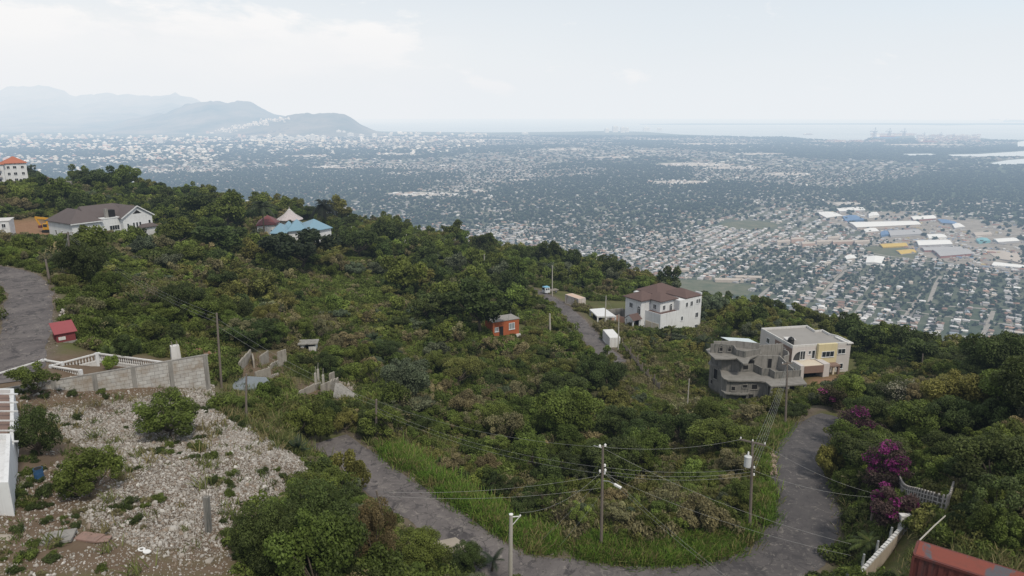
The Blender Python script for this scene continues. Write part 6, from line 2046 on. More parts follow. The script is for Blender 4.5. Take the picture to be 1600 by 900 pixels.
# truck at the top of the side road
O = g(859, 458); O[2] += .05
tr = thing('truck', 'small white truck with a light blue cab roof parked up the side road', 'truck', O, R(-62))
q = MB()
sec = [(-1.0, .45), (1.0, .45), (1.02, 1.25), (.86, 2.0), (-.86, 2.0), (-1.02, 1.25)]
q.add([(x, -2.3, z) for x, z in sec] + [(x, -.5, z) for x, z in sec] + [], [(0, 1, 2, 3, 4, 5)] + [(i, (i + 6), (i + 1) % 6 + 6, (i + 1) % 6) for i in range(6)] + [(11, 10, 9, 8, 7, 6)])
cab = q.build('cab', CABW, tr)
q = MB(); q.b2((-.88, -2.2, 2.003), (.88, -.5, 2.2)); q.build('cab_roof', CABB, cab)
q = MB(); q.b2((-.78, -2.33, 1.3), (.78, -2.302, 1.92)); q.build('windscreen', GLASS, cab)
for s in (-1, 1):
    q = MB(); q.add([(s * 1.03, -2.0, 1.3), (s * 1.03, -1.4, 1.3), (s * .93, -1.4, 1.85), (s * .93, -2.0, 1.85)], [(0, 1, 2, 3)]); q.build('side_window', GLASS, cab)
    q = MB(); q.add([(s * 1.03, -1.25, 1.3), (s * 1.03, -.7, 1.3), (s * .93, -.7, 1.85), (s * .93, -1.25, 1.85)], [(0, 1, 2, 3)]); q.build('side_window', GLASS, cab)
    q = MB(); q.box((s * .75, -2.31, .8), (.3, .04, .2)); q.build('headlight', PORC, cab)
q = MB(); q.b2((-.4, -.48, .5), (.4, 2.6, .75)); q.b2((-1.05, -.4, .78), (1.05, 2.7, .95)); q.b2((-1.05, -.45, .951), (1.05, -.38, 1.7)); q.build('flatbed', PLANK, tr)
for x in (-.85, .85):
    for y in (-1.5, 1.7):
        q = MB(); q.tube([(x - .14, y, .42), (x + .14, y, .42)], .42, 14); w_ = q.build('wheel', RUBBER, tr)
        q = MB(); q.tube([(x - .15, y, .42), (x + .15, y, .42)], .2, 10); q.build('rim', STEEL, w_)

# excavator by the white house
O = g(77, 363); O[2] += .05
ex = thing('excavator', 'orange yellow excavator with folded boom next to the long white house', 'excavator', O, R(188))
for y in (-1.0, 1.0):
    q = MB()
    pr = [(-1.7, .45), (-1.4, .05), (1.4, .05), (1.7, .45), (1.4, .85), (-1.4, .85)]
    q.add([(x, y - .25, z) for x, z in pr] + [(x, y + .25, z) for x, z in pr], [(0, 1, 2, 3, 4, 5), (11, 10, 9, 8, 7, 6)] + [(i, i + 6, (i + 1) % 6 + 6, (i + 1) % 6) for i in range(6)])
    q.build('track', RUBBER, ex)
q = MB(); q.b2((-1.9, -1.2, 1.0), (1.2, 1.2, 1.35)); q.b2((-1.9, -1.2, 1.352), (-.4, 1.2, 2.1)); q.b2((-.398, -.2, 1.352), (1.0, -1.2, 1.7)); q.b2((-.5, -.5, .6), (.5, .5, .998)); q.build('body', YELLOW, ex)
q = MB(); q.b2((-.35, .2, 1.353), (1.1, 1.2, 2.9)); cab = q.build('cab', YELLOW, ex)
q = MB(); q.b2((-.2, 1.203, 1.8), (.95, 1.23, 2.7)); q.b2((1.103, .3, 1.6), (1.13, 1.1, 2.75)); q.build('cab_window', GLASS, cab)
q = MB(); q.bar((.9, -.2, 1.5), (-.2, -.2, 4.2), .4, .55); q.bar((-.2, -.2, 4.2), (3.6, -.2, 4.7), .38, .6); q.build('boom', YELLOW, ex)
q = MB(); q.bar((3.5, -.2, 4.7), (2.4, -.2, 2.2), .3, .45); q.build('stick', YELLOW, ex)
q = MB(); q.prism([(2.0, -.6), (2.9, -.6), (2.9, .2), (2.0, .2)], 1.4, 2.2); q.build('bucket', RUST, ex)

# ================================================================== poles and lines
def pole(name, top, base, mat, r, label, cat='pole', gap=0.0, group='utility poles', ht=None, bt=None):
    B = g(*base) if bt is None else bt
    lo, hi = 0.3, 25
    for _ in range(40):
        m_ = (lo + hi) / 2
        if to_px(B + np.array((0, 0, m_)))[1] > top[1]: lo = m_
        else: hi = m_
    H = ht or lo
    T = B + np.array((0, 0, H))
    f = to_px(T)[2]
    T[0] += (top[0] - to_px(T)[0]) * f / FPX          # lean across the view
    o = thing(name, label, cat, B, 0, group)
    q = MB(); d = T - B
    q.tube([(0, 0, -.8), tuple(d * .5), tuple(d)], [r * 1.15, r, r * .8], 9); q.build('post', mat, o)
    return o, B, T


def crossarm(o, d, z, ln, rz, n=3, name='crossarm'):
    q = MB(); ca, sa = math.cos(rz), math.sin(rz)
    k = z / d[2]
    c = np.array((d[0] * k, d[1] * k, z))
    q.bar(c - np.array((ca, sa, 0)) * ln / 2, c + np.array((ca, sa, 0)) * ln / 2, .1, .13); a = q.build(name, WOODP, o)
    for i in range(n):
        s = -ln / 2 + .1 + (ln - .2) * i / max(n - 1, 1)
        p = c + np.array((ca, sa, 0)) * s
        q = MB(); q.lathe((p[0], p[1], p[2] + .07), [(.03, 0), (.07, .05), (.04, .09), (.07, .14), (.03, .2)], 8); q.build('insulator', PORC, a)
    return c


pc, Bc, Tc = pole('power_pole', (942, 697), (939.5, 857), WOODP, .125, 'weathered wooden power pole with a street lamp arm in the grass verge', 'power pole')
dc = Tc - Bc
for z_ in (.05, .93, .96, .88, .75):
    pass
for i, (dx, dy, zf) in enumerate(((.2, 0, .995), (-.25, .05, .985), (.2, .1, .80), (.22, -.1, .765), (-.2, .1, .745), (.18, .12, .725))):
    q = MB(); q.tube([tuple(dc * zf), tuple(dc * zf + np.array((dx, dy, .05)))], .03, 5); q.lathe(tuple(dc * zf + np.array((dx, dy, 0))), [(.04, 0), (.11, .06), (.06, .12), (.11, .18), (.04, .26)], 8); q.build('insulator', PORC, pc)
q = MB(); p0 = dc * .67; q.tube([tuple(p0), tuple(p0 + np.array((.5, -.3, .12))), tuple(p0 + np.array((1.0, -.6, 0)))], .035, 6); la = q.build('lamp_arm', STEEL, pc)
q = MB(); q.bar(tuple(p0 + np.array((.95, -.57, 0))), tuple(p0 + np.array((1.5, -.9, -.18))), .22, .14); q.build('lamp_head', PORC, la)
q = MB(); q.tube([tuple(dc * .98), tuple(dc * .98 + np.array((-.8, 0, .25)))], .03, 5); q.build('bracket', STEEL, pc)

pt, Bt, Tt = pole('power_pole', (1176, 689), (1172, 828), WOODP, .125, 'power pole with a grey transformer beside the hairpin bend', 'power pole')
dt = Tt - Bt
crossarm(pt, dt, dt[2] * .985, 2.3, R(-32), 3)
q = MB(); p0 = dt * .78 + np.array((-.42, -.1, 0)); q.lathe(tuple(p0), [(.28, -.5), (.31, -.46), (.31, .4), (.33, .42), (.33, .5), (.2, .58), (.06, .6)], 16)
tc_ = q.build('transformer', stained('transformer_grey', (.60, .62, .64), .5, .1, 1), pt)
q = MB(); q.lathe(tuple(p0 + np.array((0, 0, .58))), [(.05, 0), (.09, .08), (.05, .14), (.09, .2), (.05, .27), (.08, .33), (.03, .4)], 8); q.build('bushing', PORC, tc_)
q = MB(); q.bar(tuple(dt * .78 + np.array((0, 0, .25))), tuple(p0 + np.array((.2, 0, .25))), .1, .1); q.bar(tuple(dt * .78 - np.array((0, 0, .25))), tuple(p0 + np.array((.2, 0, -.25))), .1, .1); q.build('bracket', STEEL, pt)
for zf in (.70, .62):
    q = MB(); q.lathe(tuple(dt * zf + np.array((.18, -.05, 0))), [(.04, 0), (.09, .06), (.05, .12), (.09, .18), (.03, .24)], 8); q.build('insulator', PORC, pt)

p3_, B3, T3 = pole('power_pole', (1230, 565), (1227.5, 667), WOODP, .13, 'dark wooden pole in front of the bare concrete shell', 'power pole')
crossarm(p3_, T3 - B3, (T3 - B3)[2] * .97, 1.6, R(20), 2)
p4_, B4, T4 = pole('power_pole', (338.5, 489), (346, 606), WOODP, .125, 'tall grey pole at the right end of the block wall', 'power pole')
p5_, B5, T5 = pole('power_pole', (588, 624), (587.5, 688), WOODP, .13, 'short dark pole where the sloping road begins', 'power pole')
p6_, B6, T6 = pole('power_pole', (385, 584), (384, 657), WOODP, .10, 'thin dark pole at the upper edge of the limestone lot', 'power pole')
p7_, B7, T7 = pole('power_pole', (588, 766), (607, 846), WOODP, .10, 'leaning dark pole between the lot and the road', 'power pole')
B8 = at_h(797, 925, 37.4); B8[2] = float(gz(B8[0], B8[1]))
p8_, B8, T8 = pole('power_pole', (798.5, 804), (797, 925), WOODL, .17, 'thick pale concrete pole at the bottom edge', 'power pole', bt=B8)
d8 = T8 - B8
q = MB(); q.bar(tuple(d8 * .97), tuple(d8 * .97 + np.array((.75, .1, .0))), .06, .06); q.bar(tuple(d8 * .85), tuple(d8 * .97 + np.array((.7, .1, 0))), .05, .05); q.lathe(tuple(d8 * .97 + np.array((.72, .1, 0))), [(.03, 0), (.08, .06), (.03, .16)], 8); q.build('bracket', PORC, p8_)
q = MB(); q.lathe(tuple(d8), [(.17, -.02), (.17, .05), (.05, .1)], 9); q.build('cap', PORC, p8_)
p9_, B9, T9 = pole('power_pole', (1077, 592), (1073, 648), WOODL, .09, 'thin pale pole in the scrub left of the concrete shell', 'power pole')
p10, B10, T10 = pole('power_pole', (967, 491), (966, 549), WOODL, .13, 'pale pole just right of the clean white container', 'power pole')
p11, B11, T11 = pole('power_pole', (947, 462), (945, 513), WOODL, .13, 'pale pole in front of the white carport', 'power pole')
p12, B12, T12 = pole('concrete_post', (859, 490), (859.5, 522), WOODL, .2, 'short concrete post left of the side road', 'post')
p13, B13, T13 = pole('power_pole', (863, 415), (863, 463), WOODL, .15, 'pale pole standing beside the parked truck', 'power pole')
p14, B14, T14 = pole('power_pole', (756.5, 397), (757, 434), WOODL, .14, 'lone pale pole on the wooded ridge', 'power pole')
p15, B15, T15 = pole('power_pole', (635, 366), (635, 404), WOODL, .15, 'pale pole with a small transformer on the upper slope', 'power pole')
d15 = T15 - B15
q = MB(); q.lathe(tuple(d15 * .72 + np.array((-.5, 0, 0))), [(.3, -.5), (.32, .4), (.2, .5)], 12); q.bar(tuple(d15 * .72), tuple(d15 * .72 + np.array((-.4, 0, 0))), .1, .1); q.build('transformer', PORC, p15)
p16, B16, T16 = pole('power_pole', (549, 354), (549, 383), WOODL, .14, 'pale pole right of the blue roofed house', 'power pole')
p17, B17, T17 = pole('power_pole', (106, 362), (111, 420), WOODP, .16, 'weathered pole with many lines in front of the long white house', 'power pole')
crossarm(p17, T17 - B17, (T17 - B17)[2] * .96, 1.8, R(40), 3)
p18, B18, T18 = pole('power_pole', (71, 405), (78, 441), WOODP, .16, 'short leaning pole stub beside the wide left road', 'power pole')
p19, B19, T19 = pole('street_lamp', (91, 307), (93, 333), WOODL, .12, 'street lamp on the slope behind the excavator', 'street lamp')
d19 = T19 - B19
q = MB(); q.tube([tuple(d19), tuple(d19 + np.array((-1.2, 0, .3)))], .05, 5); q.bar(tuple(d19 + np.array((-1.2, 0, .3))), tuple(d19 + np.array((-1.9, 0, .3))), .25, .15); q.build('lamp_head', STEEL, p19)
p20, B20, T20 = pole('power_pole', (1442, 553), (1440, 584), WOODP, .12, 'thin dark pole among the hilltop trees at the right', 'power pole')
p21, B21, T21 = pole('power_pole', (1367, 768), (1360, 828), WOODP, .12, 'wooden pole under the bougainvillea', 'power pole')
p22, B22, T22 = pole('power_pole', (1585, 565), (1584, 583), WOODL, .12, 'short pale pole at the far right on the hilltop', 'power pole')


def line(a, b_, sag, label, r=.0085, n=14, group='overhead lines'):
    a = np.array(a); b_ = np.array(b_)
    q = MB(); pts = []
    for i in range(n + 1):
        s = i / n
        p = a * (1 - s) + b_ * s; p[2] -= sag * 4 * s * (1 - s)
        pts.append(tuple(p - a))
    q.tube(pts, r, 4)
    o = q.build('power_line', WIRE, None, tuple(a)); return tag(o, label, 'cable', group)


up = lambda T, B, f, dx=0, dy=0: B + (T - B) * f + np.array((dx, dy, 0))
line(up(Tc, Bc, .99, .2), up(Tt, Bt, .99, -.9, .5), .5, 'top line from the lamp pole to the transformer pole')
line(up(Tc, Bc, .80, .2), up(Tt, Bt, .70), .45, 'upper of three lines between the lamp pole and transformer pole')
line(up(Tc, Bc, .76, .2), up(Tt, Bt, .66), .5, 'middle of three lines between the lamp pole and transformer pole')
line(up(Tc, Bc, .73, .2), up(Tt, Bt, .62), .5, 'lower of three lines between the lamp pole and transformer pole')
for f1, f2, lb in ((.99, .97, 'highest line from the lamp pole to the short dark pole'), (.80, .80, 'second line from the lamp pole to the short dark pole'), (.74, .72, 'third line from the lamp pole to the short dark pole')):
    line(up(Tc, Bc, f1, -.2), up(T5, B5, f2), 1.0, lb)
line(up(T5, B5, .95), up(T4, B4, .93), .8, 'line from the short dark pole up to the tall grey pole'); line(up(T5, B5, .85), up(T4, B4, .83), .8, 'lower line between the short dark pole and tall grey pole')
for f1, lb in ((.98, 'upper line from the tall grey pole to the pole by the white house'), (.93, 'middle line from the tall grey pole to the pole by the white house'), (.88, 'lower line from the tall grey pole to the pole by the white house')):
    line(up(T4, B4, f1), up(T17, B17, f1), 1.4, lb)
for i, (x, y) in enumerate(((878, 730), (735, 700))):
    pass
gA = g(770, 858); gB = g(835, 862); gC = g(700, 845)
line(up(Tc, Bc, .70), g(838, 852), .1, 'stay wire from the lamp pole down to the verge'); line(up(Tc, Bc, .55), g(868, 860), .1, 'lower stay wire from the lamp pole to the verge')
line(up(Tc, Bc, .745, -.2), T8 + np.array((.72, .1, .1)), .9, 'line from the lamp pole to the pale concrete pole')
for x, y, zf, lb in ((1175, 935, .74, 'line running from the lamp pole across the verge to the bottom edge'), (1215, 960, .77, 'second line from the lamp pole towards the bottom edge')):
    e = at_h(x, y, 34.5); line(up(Tc, Bc, zf, .2), e, .5, lb)
line(up(Tc, Bc, .73, .2), at_h(1330, 868, 33.5), .7, 'line from the lamp pole over the hairpin road'); line(up(Tc, Bc, .97, .2), at_h(1330, 850, 33.2), .8, 'higher line from the lamp pole over the hairpin road')
line(up(Tt, Bt, .985, .9, -.5), up(T21, B21, .95), .5, 'upper line from the transformer pole to the pole under the bougainvillea'); line(up(Tt, Bt, .68, .1), up(T21, B21, .85), .5, 'lower line from the transformer pole to the pole under the bougainvillea')
for k, lb in enumerate(('first', 'second', 'third', 'fourth', 'fifth')):
    line(up(Tt, Bt, .62 + .08 * k, .1), up(T3, B3, .72 + .06 * k), .5, lb + ' line counted from below between the transformer pole and the dark pole')
line(up(T7, B7, .97), up(Tc, Bc, .72, -.2), .6, 'line from the leaning dark pole to the lamp pole'); line(up(T7, B7, .9), up(Tc, Bc, .60, -.2), .6, 'lower line from the leaning dark pole to the lamp pole')
line(up(T13, B13, .97), up(T11, B11, .95), .6, 'line between the pole by the truck and the carport pole'); line(up(T11, B11, .95), up(T10, B10, .95), .5, 'line between the carport pole and the pole by the container')
for k, (x, y) in enumerate(((92, 452), (84, 462), (97, 445))):
    line(up(T17, B17, .95 - .05 * k), g(x, y) + np.array((0, 0, .2)), .2, ('outer', 'middle', 'inner')[k] + ' slanting line from the pole by the white house to the road')

# ================================================================== walls and fences on the right
A, B = at_h(1417, 813, 32.3), at_h(1322, 915, 34.0)
d = B - A; Ln = float(np.linalg.norm(d[:2]))
fw = thing('garden_wall', 'long white rendered wall with a ragged top running to the bottom edge', 'wall', A, math.atan2(d[1], d[0]))
q = MB(); dz = d[2]
q.add([(0, 0, -2.5), (Ln, 0, dz - 2.5), (Ln, .25, dz - 2.5), (0, .25, -2.5), (0, 0, 0), (Ln, 0, dz), (Ln, .25, dz), (0, .25, 0)], [(0, 1, 5, 4), (1, 2, 6, 5), (2, 3, 7, 6), (3, 0, 4, 7), (4, 5, 6, 7)]); q.build('wall', TANW, fw)
q = MB()
for k in range(26):
    s = (k + .5) / 26
    q.box((Ln * s, .12, dz * s + .05), (Ln / 26 * .92, .28, .14 + .03 * (k % 3)))
q.build('coping', WHITE2, fw)
for (tx, ty), (bx, by), lb in (((1394, 824), (1394, 848), 'grey post farthest up the white garden wall'), ((1372.5, 845), (1372.5, 870), 'second grey post down the white garden wall'), ((1350.5, 866), (1350, 893), 'third grey post down the white garden wall'), ((1326.5, 889), (1326, 918), 'grey post nearest the bottom edge at the garden wall')):
    s = (bx - 1417) / (1322 - 1417.0)
    bt = A + d * s + np.array((-.3, -.1, -.2)); bt[2] = A[2] + dz * s - .3
    pole('fence_post', (tx, ty), (bx, by), STEEL, .1, lb, 'post', group='grey posts along the garden wall', bt=bt)
O = g(1412, 832)
gpil = thing('gate_pillar', 'white twin gate pillar at the top of the garden wall', 'pillar', O); gpil.scale = (.75, .75, .7)
q = MB(); q.box((-.35, 0, .6), (.5, .5, 3.2)); q.box((.35, .15, .55), (.45, .45, 3.1)); q.build('pillar', WHITE2, gpil)
q = MB(); q.box((-.35, 0, 2.26), (.62, .62, .12)); q.box((.35, .15, 2.16), (.56, .56, .12)); q.build('cap', WHITE2, gpil)
# curved wall of pierced blocks
P = catmull([g(x, y) + np.array((0, 0, 1.75)) for x, y in ((1397, 752), (1402, 770), (1411, 785), (1432, 792), (1455, 799), (1476, 804), (1482, 793), (1486, 780))], .38)
cw = thing('lattice_wall', 'curved pale wall of pierced blocks below the dry grass bank', 'wall', P[0])
q = MB(); q2 = MB()
for a, b_ in zip(P[:-1], P[1:]):
    for k in range(5):
        z0 = -1.9 + .38 * k
        a1, b1 = a + (0, 0, z0), b_ + (0, 0, z0)
        q.bar(a1 - P[0], b1 - P[0], .14, .08)
    q.bar(a + (0, 0, -2.5) - P[0], a - P[0], .12, .12)
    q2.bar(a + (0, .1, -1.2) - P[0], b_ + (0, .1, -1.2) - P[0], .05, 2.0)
q.build('lattice', stained('lattice_grey', (.40, .38, .37), .9, .5, 1.0, (.15, .14, .13)), cw); q2.build('shade_backing', stained('lattice_shadow', (.10, .095, .09), .95, .3, 1), cw)  # dark sheet behind paints the shade seen through the pierced blocks
# plank fence beside the side road
pts = [(972, 541), (985, 556), (996, 570), (1003, 582), (1012, 592), (1022, 601), (1031, 610)]
P = [g(x, y + 4) for x, y in pts]
pf = thing('plank_fence', 'broken grey plank fence going down from the side road', 'fence', P[0])
q = MB(); q2 = MB(); rr_ = random.Random(4)
for a, b_ in zip(P[:-1], P[1:]):
    n = max(2, int(np.linalg.norm(b_ - a) / .45))
    for k in range(n):
        p = a + (b_ - a) * (k + .5) / n - P[0]
        if rr_.random() < .12: continue
        hgt = rr_.uniform(1.3, 2.2)
        q.box((p[0], p[1], p[2] + hgt / 2 - .2), (.34, .05, hgt), math.atan2((b_ - a)[1], (b_ - a)[0]) + rr_.uniform(-.1, .1))
    p = a - P[0]; q2.box((p[0], p[1], p[2] + 1.0), (.2, .2, 3.0))
q.build('planks', PLANK, pf); q2.build('post', WOODP, pf)
for a, b_, lb, rad in (((1437, 872 - 28), (1477, 806), 'pale broken bamboo pole leaning by the rust red container', .05), ((1525, 782), (1600, 764), 'pale fallen pole lying over the right slope', .05), ((1505, 763), (1526, 775), 'short thin stick on the right slope', .04)):
    A_, B_ = at_h(*a, 27.0), at_h(*b_, 29.5)
    if 'fallen' in lb or 'stick' in lb: A_, B_ = g(*a), g(*b_); A_[2] += 1.6; B_[2] += 1.9
    q = MB(); q.tube([(0, 0, 0), tuple((B_ - A_) * .5 + (0, 0, .05)), tuple(B_ - A_)], rad, 6)
    tag(q.build('fallen_pole', PLANK if 'stick' in lb else WOODL, None, tuple(A_)), lb, 'pole')

# ================================================================== ruins in the middle
RUINW = stained('ruin_block', (.34, .315, .275), .95, .7, .8, (.12, .105, .09))


def blockwall(parent, O, pix, hts, name='wall', mat=RUINW, th=.2):
    q = MB()
    G_ = [g(x, y) for x, y in pix]
    for i in range(len(pix) - 1):
        a, b_ = G_[i] - O, G_[i + 1] - O
        d = (b_ - a)[:2]; nn_ = np.array((-d[1], d[0])) / np.linalg.norm(d) * th
        h0, h1 = hts[i]
        n = 3
        for k in range(n):
            s0, s1 = k / n, (k + 1) / n
            p0, p1 = a + (b_ - a) * s0, a + (b_ - a) * s1
            hh = h0 + (h1 - h0) * (s0 + s1) / 2 + ((k * 7 + i * 3) % 3 - 1) * .06
            q.add([(p0[0], p0[1], p0[2] - .6), (p1[0], p1[1], p1[2] - .6), (p1[0] + nn_[0], p1[1] + nn_[1], p1[2] - .6), (p0[0] + nn_[0], p0[1] + nn_[1], p0[2] - .6),
                   (p0[0], p0[1], max(p0[2], p1[2]) + hh), (p1[0], p1[1], max(p0[2], p1[2]) + hh), (p1[0] + nn_[0], p1[1] + nn_[1], max(p0[2], p1[2]) + hh), (p0[0] + nn_[0], p0[1] + nn_[1], max(p0[2], p1[2]) + hh)],
                  [(0, 1, 5, 4), (1, 2, 6, 5), (2, 3, 7, 6), (3, 0, 4, 7), (4, 5, 6, 7)])
    return q.build(name, mat, parent)


O = g(420, 585)
r1 = thing('ruined_walls', 'broken pale block walls of an unfinished house in the scrub', 'ruin', O)
blockwall(r1, O, [(376, 582), (394, 565), (396, 575)], [(1.4, 1.5), (1.2, 1.0)]); blockwall(r1, O, [(408, 570), (421, 567)], [(1.2, 1.6)]); blockwall(r1, O, [(424, 577), (436, 573), (449, 572)], [(.7, .7), (2.2, 2.4)])
blockwall(r1, O, [(400, 593), (424, 591), (421, 577)], [(1.0, 1.3), (.8, .3)]); blockwall(r1, O, [(424, 591), (436, 586)], [(.4, .1)], 'sill')
O = g(505, 612)
r2 = thing('foundation', 'pale concrete foundation with a stub wall and rubble ramp', 'ruin', O)
blockwall(r2, O, [(464, 621), (493, 611), (503, 606)], [(.6, .8), (.9, .6)]); blockwall(r2, O, [(517, 603), (524, 602)], [(1.8, 1.8)], 'stub_wall'); blockwall(r2, O, [(503, 615), (517, 612), (530, 607)], [(1.2, 1.3), (1.4, 1.2)])
q = MB(); Pq = [at_h(x, y, h) - O for x, y, h in ((524, 598, 34.4), (533, 599, 34.6), (560, 619, 36.0), (548, 627, 36.2), (520, 621, 35.2))]; q.add([tuple(p) for p in Pq], [tuple(range(5))[::-1]]); q.build('ramp', CONC2, r2)
for x, y in ((494, 597), (498, 590), (506, 600)):
    p = g(x, y + 8) - O; q = MB(); q.box((p[0], p[1], p[2] + .9), (.25, .25, 2.2)); q.tube([(p[0], p[1], p[2] + 2), (p[0] + .1, p[1], p[2] + 2.9)], .03, 5); q.build('column', WOODL, r2)
O = g(482, 548)
h2 = thing('hut', 'tiny pale block hut with a flat slab roof in the bushes', 'hut', O, R(8))
q = MB(); q.b2((-1.0, -.9, -.4), (-.5, .9, 1.35)); q.b2((.2, -.9, -.4), (1.3, -.7, 1.0)); q.b2((-.498, .7, -.4), (1.3, .9, 1.35)); q.b2((1.12, -.698, -.4), (1.3, .698, 1.35)); q.build('wall', WHITE2, h2)
q = MB(); q.b2((-1.4, -1.2, 1.352), (1.6, 1.1, 1.52)); q.build('roof', CONC2, h2)
q = MB(); q.b2((-.49, .55, -.3), (1.1, .698, 1.3)); q.build('opening_shade', DARK, h2)  # dark sheet paints the shade inside the hut
# tarpaulin-grey slab below the tall pole
q = MB(); Pq = [at_h(x, y, h) for x, y, h in ((350, 606, 33.3), (385, 602, 34.2), (418, 612, 34.9), (424, 622, 35.0), (395, 625, 34.4), (362, 618, 33.6))]
Pq = [np.array((p[0], p[1], float(gz(p[0], p[1])) + .25)) for p in Pq]
q.prism([(p[0], p[1]) for p in Pq], float(np.mean([p[2] for p in Pq])) - .5, float(np.mean([p[2] for p in Pq])) + .12); tag(q.build('concrete_floor', stained('blue_grey_slab', (.22, .25, .28), .7, .5, .4, (.10, .12, .13))), 'blue grey slab floor below the tall grey pole', 'floor slab', kind='thing')
for pix, n_, lb, cc in (((285, 540, 335, 556), 260, 'heap of reddish rubble behind the block wall', [((.30, .15, .10), .6), ((.36, .25, .19), .4)]), ((330, 545, 343, 556), 60, 'pale boulder pile beside the tall grey pole', [((.42, .38, .34), 1)]), ((95, 480, 160, 497), 90, 'white rocks strewn above the red kiosk', [((.46, .44, .43), 1)]),
                        ((525, 600, 556, 618), 70, 'grey rubble spilling down the foundation ramp', [((.34, .31, .28), 1)]), ((470, 565, 500, 580), 60, 'loose broken blocks beside the concrete stubs', [((.34, .29, .26), 1)]), ((1200, 708, 1212, 745), 50, 'pinkish rubble at the inner edge of the hairpin', [((.38, .29, .25), 1)]), ((575, 668, 600, 690), 30, 'brown rubble heap beside the short dark pole', [((.28, .21, .17), 1)])):
    x0, y0, x1, y1 = pix
    P = sample_poly([(x0, y0), (x1, y0), (x1, y1), (x0, y1)], n_)
    n = len(P)
    if n < 4: continue
    P[:, 2] += RNG.uniform(0, .35, n); s = RNG.uniform(.2, .75, n)
    scatter('rubble', ROCKS, P, RNG.uniform(0, 6.28, (n, 3)), np.stack([s, s, s * .8], 1), RNG.integers(0, 4, n), tints(n, cc), label=lb, cat='rubble')

# ================================================================== things lying on the lot
O = g(62, 750)
dr = thing('drum', 'open blue plastic drum standing on the bare soil', 'drum', O)
q = MB(); q.lathe((0, 0, -.05), [(.28, 0), (.30, .05), (.30, .28), (.315, .31), (.30, .34), (.30, .6), (.315, .63), (.30, .66), (.29, .92), (.31, .95), (.27, .95)], 18); q.build('body', DRUM, dr)
q = MB(); q.lathe((0, 0, .85), [(.26, 0), (.26, .06)], 16); q.build('opening_shade', DARK, dr)  # dark disc paints the shaded inside of the drum
pp, Bp, Tp = pole('concrete_column', (322, 776), (326, 831), CONC2, .01, 'lone square concrete column with a bent bar on the lot', 'column', group=None)
for ch in [c for c in COL.objects if c.parent == pp]: bpy.data.objects.remove(ch)
dp = Tp - Bp
q = MB(); q.bar((0, 0, -.5), tuple(dp), .33, .33); q.build('column', CONC, pp)
q = MB(); q.tube([tuple(dp), tuple(dp + np.array((.05, 0, .5))), tuple(dp + np.array((0, .1, 1.2)))], .025, 5); q.tube([tuple(dp + np.array((.1, .1, 0))), tuple(dp + np.array((.16, .1, .4)))], .02, 5); q.build('rebar', PLANK, pp)
O = g(92, 843); q = MB(); q.box((0, 0, .16), (1.65, 1.3, .14), .3); q.box((.1, 0, .05), (1.2, .9, .1), .3)
tag(q.build('concrete_slab', CONC2, None, tuple(O)), 'flat grey concrete slab lying on the lot', 'slab')
O = g(140, 842); q = MB(); q.box((0, 0, .12), (1.5, .8, .1), -.2); q.box((.9, -.15, .08), (.8, .6, .06), .15)
tag(q.build('board', stained('reddish_board', (.30, .20, .17), .9, .5, 2), None, tuple(O)), 'reddish broken board right of the grey slab', 'board')
O = g(226, 862)
ts = thing('toilet_seat', 'white oval toilet seat and lid lying open on the ground', 'toilet seat', O, R(-20))
q = MB(); n = 20
for dx, rx, ry, hole in ((-.22, .24, .18, .12),):
    o1 = [(dx + rx * math.cos(a), ry * math.sin(a)) for a in np.linspace(0, 2 * math.pi, n, endpoint=False)]; i1 = [(dx + hole * math.cos(a), hole * .75 * math.sin(a)) for a in np.linspace(0, 2 * math.pi, n, endpoint=False)]
    for z in (.08, .13): q.add([(*p, z) for p in o1] + [(*p, z) for p in i1], [((i + 1) % n, i, n + i, n + (i + 1) % n) if z < .1 else (i, (i + 1) % n, n + (i + 1) % n, n + i) for i in range(n)])
    q.add([(*p, .08) for p in o1] + [(*p, .13) for p in o1], [(i, (i + 1) % n, n + (i + 1) % n, n + i) for i in range(n)])
q.build('seat', PORC, ts)
q = MB(); q.prism([(.24 + .25 * math.cos(a), -.05 + .19 * math.sin(a)) for a in np.linspace(0, 2 * math.pi, n, endpoint=False)], .07, .12); q.build('lid', PORC, ts)
A_, B_ = g(23, 792), g(45, 788); q = MB(); q.bar((0, 0, .1), tuple(B_ - A_ + (0, 0, .1)), .06, .06); tag(q.build('plank', WOODL, None, tuple(A_)), 'pale stick lying by the white porch house', 'plank')
O = g(620, 677); q = MB()
for k in range(4): q.box((-.5 + .35 * k, 0, .5), (.12, 1.4, .05), .4)
q.box((0, -.5, .44), (1.4, .1, .06), .4); q.box((0, .5, .44), (1.4, .1, .06), .4)
tag(q.build('pallet', WOODL, None, tuple(O)), 'pale broken pallet in the dry grass beside the short dark pole', 'pallet')
for (x, y), s, lb in (((700, 856), 2.4, 'large pale boulder below the sloping road'), ((8, 840), .9, 'pale broken slab corner at the left edge'), ((70, 752), .35, 'pale stone at the foot of the blue drum'), ((345, 592), .8, 'whitish boulder by the tall grey pole')):
    O = g(x, y); o = bpy.data.objects.new('boulder', ROCKS[int(s * 10) % 4]); COL.objects.link(o); o.location = tuple(O); o.scale = (s * 1.4, s, s * .55); o['tint'] = [.40, .36, .31]; tag(o, lb, 'boulder')

